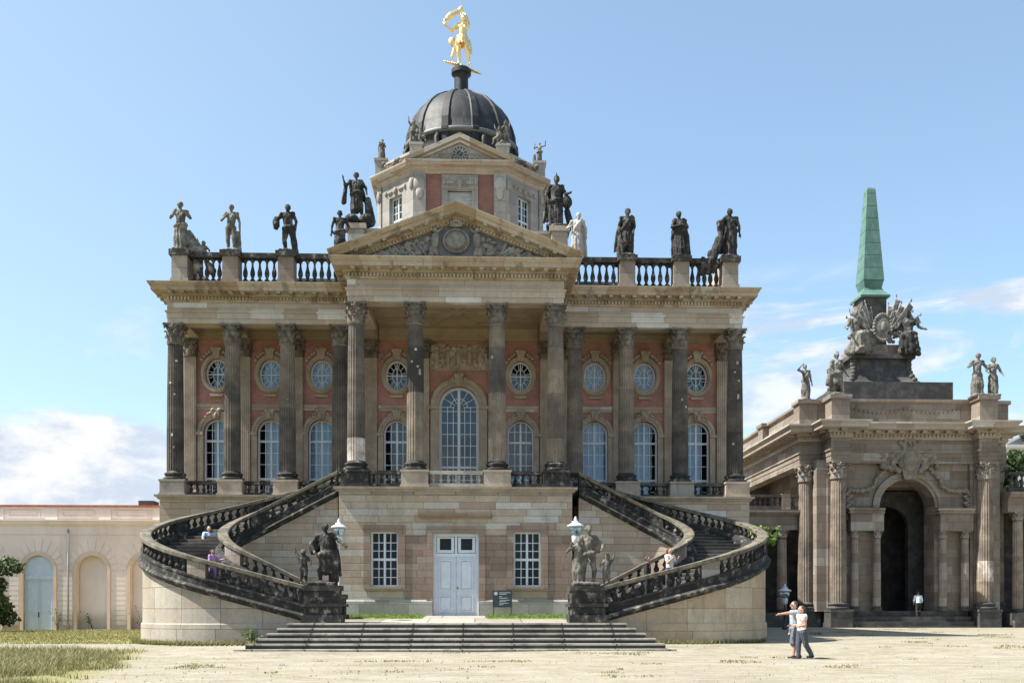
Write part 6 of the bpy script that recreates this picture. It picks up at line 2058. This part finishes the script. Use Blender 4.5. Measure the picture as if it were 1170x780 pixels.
# gilded figure on the dome
def s_gold(mb, H):
    J = body(mb, H, hip=.02, torso=(.04, 0, 1), look=(.05, -.1, 1), bulk=1.02, la=((-.62, -.1, -.75), (-.75, -.3, .45)), ra=((-.15, .1, 1), (-.62, .05, .9)), sh=.105,
             ll=((-.1, -.05, -1), (.08, .12, -1)), rl=((.22, -.1, -1), (.1, .1, -1)))
    hair(mb, J, H, 'crown')
    for k in range(12):
        a = 2 * PI * k / 12; cap(mb, J['pel'] + V(.09 * H * math.cos(a), .07 * H * math.sin(a), .03 * H), J['pel'] + V(.115 * H * math.cos(a), .1 * H * math.sin(a), -.11 * H), .032 * H, .02 * H)
    cap(mb, J['pel'] + V(-.1 * H, .03 * H, .0), J['pel'] + V(-.2 * H, .03 * H, -.33 * H), .05 * H, .03 * H); cap(mb, J['pel'] + V(.12 * H, .06 * H, 0), J['pel'] + V(.17 * H, .06 * H, -.22 * H), .04 * H, .03 * H)
    mb.ball(J['pel'] + V(-.19 * H, .03 * H, -.03 * H), (.085 * H, .05 * H, .09 * H), 12, 9)
    # banner from the raised hand across to the lower hand
    A = J['rhn'] + V(0, 0, .02 * H); B_ = J['lhn'] + V(.02 * H, 0, .06 * H)
    cap(mb, A + V(.03 * H, 0, .05 * H), A, .02 * H)
    for k in range(14):
        t = k / 13; p = A.lerp(B_, t) + V(-.02 * H * math.sin(PI * t), .02 * H * math.sin(t * 9), -.01 * H * math.sin(PI * t))
        mb.ball(p, ((.03 + .055 * math.sin(PI * min(1, t * 1.1))) * H, .025 * H, .055 * H), 8, 6)
    # tilted winged disc underfoot
    for k in range(21):
        t = k / 20 * 2 - 1; w_ = .085 * (1 - abs(t) ** 1.6) + .012
        mb.ball((.35 * H * t + .03 * H, 0, -.02 * H - .12 * H * t), (.035 * H, w_ * H, .018 * H), 8, 6)


statue('gilded statue holding up a flowing banner on top of the dark dome', (XA + .0, LC, 31.36), 2.82, 'gold', s_gold, 0, None, .03, .006)


# statue groups on the stair piers
def s_pier_left(mb, H):
    plinth(mb, H, .22, .2)
    J = body(mb, H, hip=.0, bulk=1.05, torso=(-.06, 0, 1), look=(.05, -.1, 1), base=(.05 * H, 0, 0), la=((-.6, 0, -.8), (.3, -.5, -.7)), ra=((.75, -.1, -.55), (.35, -.4, -.3)), ll=((-.2, -.2, -1), (.05, .2, -1)), rl=((.12, 0, -1), (.05, .02, -1)))
    hair(mb, J, H, 'bun'); wrap(mb, J, H, .045, -.02); cloak(mb, J, H, .12, 1, 7, .15, base=(.05 * H, 0, 0))
    mb.ball((-.16 * H, .03 * H, .62 * H), (.08 * H, .06 * H, .13 * H), 10, 8)
    cap(mb, V(.17 * H, 0, .52 * H), V(.2 * H, 0, .08 * H), .07 * H, .06 * H); skirt(mb, J, H, .22, .9, 12, rnd=random.Random(51), base=(.05 * H, 0, 0))
    putto(mb, H * .52, (-.3 * H, -.05 * H, .03 * H), -1, (-.05, 0, 1))


def s_pier_right(mb, H):
    plinth(mb, H, .22, .2)
    J = body(mb, H, hip=-.02, torso=(.06, 0, 1), look=(-.1, -.1, 1), base=(.06 * H, 0, 0), la=((-.5, -.1, -.8), (-.5, -.5, -.3)), ra=((.7, 0, -.6), (-.2, -.6, -.4)), ll=((-.1, 0, -1), (0, .05, -1)), rl=((.2, -.2, -1), (-.05, .2, -1)))
    hair(mb, J, H, 'curls'); wrap(mb, J, H, .04); mb.ball((.2 * H, .02 * H, .66 * H), (.08 * H, .06 * H, .12 * H), 10, 8)
    J2 = body(mb, H * .8, hip=0, torso=(.05, 0, 1), base=(-.14 * H, -.04 * H, 0), look=(.2, -.1, 1), la=((-.5, -.1, -.5), (.4, -.3, .8)), ra=((.4, 0, -1), (.2, -.4, -.5)))
    hair(mb, J2, H * .8, 'bun'); skirt(mb, J2, H * .8, .05, 1.0, 12, rnd=random.Random(53), base=(-.14 * H, -.04 * H, 0))
    putto(mb, H * .5, (.34 * H, -.04 * H, .0), 1, (.1, -.1, 1))


statue('dark figure with shield and raised-arm child on the pier left of the white door', (XA - 4.7, 35.88, 2.39), 2.25, 'black', s_pier_left, 0, 'statue groups on the stair piers', .03)
statue('mossy stone pair with crouching child on the pier right of the white door', (XA + 4.85, 35.88, 2.39), 2.2, 'statue_mossy', s_pier_right, 0, 'statue groups on the stair piers', .03)


# statues of the gate
def s_gate_a(mb, H):
    plinth(mb, H); J = body(mb, H, hip=.02, torso=(-.05, 0, 1), look=(-.2, -.1, 1), la=((-.7, -.2, .1), (.3, -.4, .5)), ra=((.3, 0, -1), (.1, -.2, -1))); hair(mb, J, H, 'bun'); skirt(mb, J, H, .05, 1.0, rnd=random.Random(61)); sash(mb, J, H)


def s_gate_b(mb, H):
    plinth(mb, H); J = body(mb, H, hip=-.02, bulk=1.05, la=((-.4, 0, -1), (.3, -.4, -.5)), ra=((.4, .1, -.8), (.4, -.2, -.8)), rl=((.2, -.2, -1), (.1, .2, -1)))
    hair(mb, J, H, 'helmet'); wrap(mb, J, H, .05); cap(mb, V(-.14 * H, .02 * H, .72 * H), V(-.2 * H, .05 * H, .3 * H), .05 * H, .07 * H); skirt(mb, J, H, .3, 1.0, 12, rnd=random.Random(63)); cloak(mb, J, H, .1, 1, 6)


def s_gate_pair(mb, H):
    plinth(mb, H, .3, .2); J = body(mb, H, base=(-.16 * H, 0, 0), la=((-.6, -.1, -.7), (.4, -.5, .2)), ra=((.5, -.1, -.8), (.3, -.5, 0)), look=(.2, -.1, 1)); hair(mb, J, H, 'bun'); skirt(mb, J, H, .05, 1.05, rnd=random.Random(65), base=(-.16 * H, 0, 0))
    J = body(mb, H * .9, base=(.2 * H, 0, 0), la=((-.4, -.2, -.9), (.3, -.5, -.5)), ra=((.5, 0, -.9), (0, -.5, -.5)), look=(.2, 0, 1)); hair(mb, J, H); skirt(mb, J, H * .9, .1, .95, rnd=random.Random(66), base=(.2 * H, 0, 0))


def s_seated(mb, H):
    for k in range(9): mb.ball((.1 * H * math.cos(k), .08 * H * math.sin(k * 2), .1 * H), (.11 * H, .1 * H, .11 * H), 8, 6)
    J = body(mb, H, ph=.36, torso=(-.05, .05, 1), la=((-.6, -.1, -.8), (-.4, -.5, -.3)), ra=((.5, -.1, -.8), (.4, -.5, -.3)), ll=((-.2, -1, -.05), (-.05, 0, -1)), rl=((.25, -.9, -.3), (.1, .1, -1)))
    hair(mb, J, H, 'helmet'); wrap(mb, J, H, .05)
    for k in range(8):
        a = PI * k / 7; cap(mb, J['pel'] + V(.1 * H * math.cos(a), -.1 * H - .15 * H * math.sin(a), .0), V(.17 * H * math.cos(a), -.22 * H * math.sin(a), .02 * H), .045 * H)
    cap(mb, V(-.25 * H, -.1 * H, .8 * H), V(-.15 * H, -.1 * H, .3 * H), .014 * H)


GG = 'statues on the triumphal gate'
def gs(label, x, y, z, H, mat, fn, rz=0): return statue(label, (GX + x, GY + y, GZ + z), H, mat, fn, rz, GG, H * .016)


gs('pale statue with hand to its face on the far left corner pedestal of the gate', -6.75, -4.3, 15.76, 2.6, 'statue_grey', s_gate_a, .3)
gs('dark helmeted statue with cloak on the left front pedestal of the gate', -5.1, -6.0, 15.76, 2.95, 'statue_grey', s_gate_b, .2)
gs('weathered grey pair of draped statues on the right front pedestal of the gate', 5.1, -6.0, 15.76, 3.05, 'statue_grey', s_gate_pair, 0)
gs('pale seated warrior left of the flag trophy under the obelisk', -1.85, -.9, 19.9, 4.0, 'statue_grey', s_seated, .4)
gs('black seated warrior right of the flag trophy under the obelisk', 2.1, -.9, 19.9, 4.0, 'statue_dark', s_seated, -.4)
statue('small pale statue on the right colonnade balustrade before the white house', (38.7, 65.8, 9.4), 2.2, 'statue_white', s_gate_a, 0, None, .045)


def s_urn(mb, H):
    for r, z in ((.14, .03), (.1, .1), (.05, .2), (.1, .3), (.24, .5), (.26, .65), (.12, .78), (.14, .85), (.05, .95)): mb.ball((0, 0, z * H), (r * H, r * H, .08 * H), 12, 8)


statue('dark stone urn on the parapet of the white house at the right margin', (53.2, 94.1, 17.4), 2.0, 'statue_dark', s_urn, 0, None, .06, .0, 'urn', 'urn')


# ================================================================== LAMPS
def lantern_lamp(label, loc, foot, top, s=1.0, post='white', group=None):
    """post with bulbous glass lantern, flat cap and crown finial"""
    L = thing('street_lamp', label, 'lamp', (loc[0], loc[1], foot), 0, group)
    h = top - foot
    b = MB(); b.lathe([(.13 * s, 0), (.13 * s, .12), (.06 * s, .2), (.05 * s, .8), (.07 * s, .84), (.04 * s, .9), (.035 * s, h - 1.0 * s), (.06 * s, h - .98 * s)], seg=12); b.build('post', M[post], L)
    b = MB(); b.lathe([(.05 * s, h - 1.0 * s), (.13 * s, h - .92 * s), (.14 * s, h - .72 * s), (.13 * s, h - .7 * s)], seg=14); b.build('socket', M['white'], L)
    b = MB(); b.lathe([(.13 * s, h - .7 * s), (.21 * s, h - .58 * s), (.24 * s, h - .45 * s), (.22 * s, h - .36 * s)], seg=18); b.build('globe', M['lamp_glass'], L)
    b = MB(); b.lathe([(.24 * s, h - .37 * s), (.31 * s, h - .36 * s), (.31 * s, h - .33 * s), (.2 * s, h - .27 * s), (.11 * s, h - .22 * s), (.1 * s, h - .17 * s), (.05 * s, h - .15 * s), (.07 * s, h - .09 * s), (.03 * s, h - .05 * s), (.04 * s, h - .02 * s), (.01, h)], seg=18)
    for k in range(6): a = PI * k / 3; b.ball((.12 * s * math.cos(a), .12 * s * math.sin(a), h - .19 * s), .025 * s, 6, 5)
    b.build('lamp_cap', M['white'], L)
    return L


lantern_lamp('white glass lantern on a post beside the left pier statue', (XA - 4.32, 37.3, 0), 1.1, 4.95, .98, group='lanterns flanking the door')
lantern_lamp('white glass lantern on a post beside the right pier statue', (XA + 4.62, 37.3, 0), 1.1, 5.05, 1.05, group='lanterns flanking the door')
L = lantern_lamp('shaded lamp with pale blue cap on a dark post before the left colonnade', (18.9, 60, 0), .27, 3.1, 1.3, 'iron')
b = MB(); b.tube([(0, 0, 1.95), (-.25, 0, 2.05), (-.55, 0, 2.0)], .03, 6); b.build('bracket', M['iron'], L)

b = MB(); b.lathe([(.05, 0), (.05, 1.3), (.03, 1.34)], seg=10)
tag(b.build('metal_post', M['grey_metal'], None, (13.9, 49.0, .27)), 'thin pale grey post standing right of the ochre stair drum', 'post')

# ================================================================== NOTICE BOARD
SG = thing('notice_board', 'dark notice board with pale lettering on thin legs right of the door', 'sign', (XA + 1.92, YL - .45, 1.25))
b = MB(); b.box(-.40, .40, -.025, .025, .36, 1.06); bd = b.build('board', M['plaque'], SG)
b = MB()
for x in (-.36, .36): b.box(x - .018, x + .018, -.02, .02, 0, .36)
b.build('legs', M['iron'], SG)
for k, (x0, w, z) in enumerate(((-.13, .46, .96), (-.13, .30, .90), (-.13, .12, .80), (-.13, .34, .74), (-.10, .40, .655), (-.13, .28, .60), (-.13, .38, .53), (-.13, .18, .47))):
    b = MB(); b.box(x0, x0 + w, -.031, -.026, z - .012, z + .012); b.build('text_line', M['lettering'], SG)
b = MB(); b.prism_xz([(-.27 + .075 * math.cos(2 * PI * k / 20), .93 + .075 * math.sin(2 * PI * k / 20)) for k in range(20)], -.032, -.026); b.build('emblem', M['lettering'], SG)

# ================================================================== PEOPLE
BULK = 1.0
person('person in grey t-shirt and shorts walking and pointing with outstretched arm', (10.0, 30.75, gz(10, 30.75)), R(-82), 1.80,
       dict(ra=((.0, -1, -.02), (-.05, -1, -.12)), la=((.12, .12, -1), (-.1, -.25, -.9)), ll=((0, .18, -1), (0, .32, -1)), rl=((0, -.2, -1), (0, .0, -1)), look=(0, -.1, 1), ph=.515),
       (.30, .37, .42), (.11, .125, .15), hair_style='short', sleeves=.65, legs=.95, glasses=True, voxel=.0105)
person('person in pale sleeveless top and dark trousers walking arm in arm in front', (10.06, 30.25, gz(10, 30.2)), R(-78), 1.66,
       dict(ra=((-.1, .1, -1), (.3, -.8, -.1)), la=((.12, .12, -1), (-.5, -.75, -.05)), ll=((0, -.16, -1), (0, .02, -1)), rl=((0, .25, -1), (0, .62, -1)), look=(0, -.08, 1), ph=.515),
       (.62, .52, .47), (.06, .07, .09), hair_style='tail', sleeves=.25, legs=2, voxel=.0105)
person('person in white shirt and black trousers climbing the gate steps, seen from behind', (GX + .55, GY - 5.9, GZ + .41 + .34), R(172), 1.72,
       dict(la=((-.25, 0, -1), (.1, -.5, -.8)), ra=((.25, 0, -1), (-.1, -.5, -.8)), ll=((-.05, -.35, -.9), (0, .25, -1)), rl=((.05, .1, -1), (0, .15, -1)), torso=(0, -.15, 1)),
       (.62, .72, .82), (.02, .02, .022), sleeves=1.6, legs=2, voxel=.014)
person('person in light blue shirt and dark trousers sitting on the left stairs', (XA - 10.45, 41.9, 3.72), R(20), 1.7,
       dict(ph=.3, torso=(.1, -.25, 1), la=((-.3, -.5, -.8), (.3, -.8, -.3)), ra=((.3, -.5, -.8), (-.3, -.8, -.3)), ll=((-.15, -1, .1), (-.2, -.35, -1)), rl=((.15, -1, .1), (0, -.15, -1)), look=(-.1, -.2, 1)),
       (.36, .50, .68), (.035, .035, .04), sleeves=.7, legs=2, voxel=.014)
person('child in purple top by the inner balustrade of the left stairs', (XA - 9.2, 37.9, 2.55), R(60), 1.25,
       dict(la=((-.3, -.2, -1), (0, -.6, -.6)), ra=((.5, -.3, -.7), (.3, -.6, .2)), bulk=1.1), (.36, .20, .55), (.28, .16, .42), sleeves=1.5, legs=2, hair_style='tail', voxel=.014)
person('person in white top with raised hands on the right stairs', (XA + 8.2, 37.2, 2.2), R(40), 1.66,
       dict(la=((-.2, -.3, -.9), (.2, -.7, .6)), ra=((.3, -.3, -.9), (-.2, -.6, .7))), (.74, .72, .72), (.05, .05, .06), sleeves=.6, legs=2, hair_style='tail', voxel=.014)
person('person in black clothes walking close beside the white top on the stairs', (XA + 7.4, 37.5, 1.95), R(70), 1.6,
       dict(la=((-.25, 0, -1), (0, -.5, -.8)), ra=((.25, 0, -1), (0, -.3, -.9))), (.015, .015, .018), (.02, .02, .022), sleeves=1.6, legs=2, voxel=.014)


# ================================================================== PLANTS
def leaves(b, rnd, c, r, n, size, shape=None):
    for k in range(n):
        d = V(rnd.gauss(0, 1), rnd.gauss(0, 1), rnd.gauss(0, 1)); d.normalize()
        q = rnd.uniform(.35, 1) ** .5
        p = V(c[0] + d.x * r[0] * q, c[1] + d.y * r[1] * q, c[2] + d.z * r[2] * q)
        a = V(rnd.gauss(0, 1), rnd.gauss(0, 1), rnd.gauss(0, .7)).normalized(); u = a.cross(V(rnd.gauss(0, 1), rnd.gauss(0, 1), rnd.gauss(0, 1))).normalized()
        s = size * rnd.uniform(.6, 1.4); w = s * .42
        b.add([p, p + a * s * .5 + u * w, p + a * s, p + a * s * .5 - u * w], [(0, 1, 2, 3)], tone=min(1, max(0, rnd.gauss(.5, .25))))


def tree(name, label, cat, loc, h, clumps, size, n, mat='leaf', tr=.25, seed=1, trunk_h=.5, group=None):
    rnd = random.Random(seed); T = thing(name, label, cat, loc, 0, group)
    b = MB(); b.tube([(0, 0, -.1), (.1 * tr, 0, h * trunk_h * .5), (0, .1, h * trunk_h), (.1, 0, h * .85)], [tr, tr * .8, tr * .6, tr * .15], 9)
    for c, r in clumps: b.tube([(0, 0, h * trunk_h * .7), ((c[0]) * .5, c[1] * .5, (c[2] + h * trunk_h) * .5), (c[0], c[1], c[2])], [tr * .4, tr * .25, tr * .08], 6)
    b.build('trunk', M['bark'], T)
    b = MB()
    tot = sum(r[0] * r[1] * r[2] for _, r in clumps)
    for c, r in clumps:
        leaves(b, rnd, c, r, int(n * r[0] * r[1] * r[2] / tot), size)
    b.build('crown', M[mat], T)
    return T


rnd = random.Random(77)
cl_ = [((rnd.uniform(-1.2, 1.25), rnd.uniform(-1, 1), rnd.uniform(.6, 4.6)), (rnd.uniform(.5, .9), rnd.uniform(.5, .9), rnd.uniform(.45, .8))) for k in range(22)]
tree('bushy_tree', 'dark green bushy tree cut by the left margin in front of the orangery', 'tree', (-26.9, 54.5, .27), 5.2, cl_, .2, 9000, 'leaf', .12, 5)
cl_ = [((rnd.uniform(-1.6, 1.0), rnd.uniform(-1.5, 1.5), rnd.uniform(9, 15.6)), (rnd.uniform(.7, 1.2), rnd.uniform(.7, 1.2), rnd.uniform(.6, 1.1))) for k in range(16)]
tree('leafy_tree', 'green tree showing between the gate and the white house', 'tree', (46.6, 86, .27), 16.5, cl_, .32, 5000, 'leaf', .3, 6)


def weed(label, loc, h, w, n, seed, group=None, mat='leaf_bright', size=.1, cat='plant'):
    rnd = random.Random(seed); T = thing('weed', label, cat, loc, 0, group); b = MB(); l = MB()
    for k in range(max(4, n // 14)):
        a = rnd.uniform(0, 2 * PI); d = V(math.cos(a) * w * rnd.uniform(.2, 1), math.sin(a) * w * .6, h * rnd.uniform(.55, 1.1))
        b.tube([(0, 0, 0), d * .5 + V(0, 0, .1 * h), d], [.012, .009, .004], 5)
        for q in range(14):
            t = rnd.uniform(.3, 1.05); p = d * t
            leaves(l, rnd, (p.x, p.y, p.z), (.1 * w + .03, .1 * w + .03, .08), 1, size)
    b.build('stem', M['bark'], T); l.build('foliage', M[mat], T)
    return T


weed('green weed sprouting from the outer edge of the right stair balustrade', (XA + 12.75, 40.2, 4.0), .9, .75, 260, 3, None, 'leaf_bright', .16)
weed('dead brown shoots leaning by the pale blue door', (-24.4, 58.2, .27), 1.6, .5, 60, 4, 'weeds along the orangery foot', 'leaf', .08)
weed('wiry weeds below the middle blind arch of the orangery', (-22.4, 58.2, .27), 1.2, .9, 90, 5, 'weeds along the orangery foot', 'leaf', .1)
weed('tall wiry weeds at the orangery foot beside the stair drum', (-19.5, 58.2, .27), 1.9, 1.0, 130, 6, 'weeds along the orangery foot', 'leaf', .1)
weed('yellowish weed growing between left drum wall and front steps', (XA - 7.15, 35.5, .25), .62, .3, 120, 7, None, 'leaf_bright', .09)


def zone_fg(r):
    x = r.uniform(-17, -6.5); y = r.uniform(18, 33.4)
    edge = x + 3.6 + .24 * y + 1.8 * noise.noise(V(x * .6, y * .6, 3))
    if edge > -1.6 * r.random() ** 2 + .5 * r.random(): return None
    if noise.noise(V(x * .35, y * .35, 8)) < -.5: return None
    return (x, y, 1 if edge < -.9 else .6)


grass_blades('meadow_grass', zone_fg, 30000, .25, .018, M['blade'], lambda x, y: gz(x, y), 5, .55, tones=(.15, 1))


def zone_lawn(r):
    x = r.uniform(-30, -8.0); y = r.uniform(36.3, 58.3)
    if x > -14 and y > 37 and math.hypot((x - XA + 8.5) / 4.2, (y - 40) / 4.2) < 1 : return None
    if r.random() > .35 + .65 * (.5 + .8 * noise.noise(V(x * .3, y * .3, 1))): return None
    return (x, y, .6 if y < 40 else 1)


grass_blades('lawn_grass', zone_lawn, 24000, .10, .04, M['lawn_blade'], lambda x, y: gz(x, y), 6, .5, tones=(.3, 1))


def zone_drum(r):
    k = r.randint(0, 60); sgn = r.choice((-1, -1, 1)); x, y = OUT_P[k]
    return (XA + sgn * (x + .15), y - r.uniform(.08, .7 if sgn < 0 else .35), r.uniform(.5, 1.4))


grass_blades('drum_foot_grass', zone_drum, 6000, .15, .025, M['lawn_blade'], lambda x, y: gz(x, y), 7, .45, tones=(.1, .9))


def zone_tuft(r):
    x = r.uniform(-8, 32); y = r.uniform(22, 64)
    if noise.noise(V(x * .45, y * .6, 4)) + .5 * noise.noise(V(x * 1.3, y * 1.5, 9)) < .5: return None
    if abs(x - XA) < 13.5 and y > 32.8: return None
    return (x, y, 1)


grass_blades('gravel_tufts', zone_tuft, 5000, .05, .03, M['lawn_blade'], lambda x, y: gz(x, y), 8, .7, tones=(.2, 1))

rnd = random.Random(19); b = MB()
for k in range(2600):
    y = 20 + 18 * rnd.random() ** 1.3; x = rnd.uniform(-.62, .62) * y + .6
    if abs(x - XA) < 7.5 and y > 32.7: continue
    r = .008 + .022 * rnd.random() ** 3
    z = gz(x, y); a_ = rnd.uniform(0, PI)
    v = [(x + r * math.cos(a_ + q * 2 * PI / 5) * 1.2, y + r * math.sin(a_ + q * 2 * PI / 5), z - .01) for q in range(5)] + [(x + .5 * r * math.cos(a_ + q * 2 * PI / 5), y + .5 * r * math.sin(a_ + q * 2 * PI / 5), z + r * .9) for q in range(5)]
    b.add(v, [(q, (q + 1) % 5, 5 + (q + 1) % 5, 5 + q) for q in range(5)] + [(5, 6, 7, 8, 9)])
kind(b.build('gravel_stones', M['pebble']), 'stuff')

# kerb stones of the old carriage curve beside the gate
K = thing('curved_kerb', 'curved kerb of pale stones in the gravel right of the walking couple', 'kerb', (17, 49, .27))
rnd = random.Random(3)
for k in range(5):
    a = R(-28 + 12 * k); b = MB(); c = (3.2 * math.cos(a) - 3.2 + .4, 2.4 * math.sin(a), 0)
    b.obox(c[:2], (-math.sin(a), math.cos(a), 0)[:2], (math.cos(a), math.sin(a)), .24, .09, -.05, .07)
    b.build('kerb_stone', M['kerb'], K)
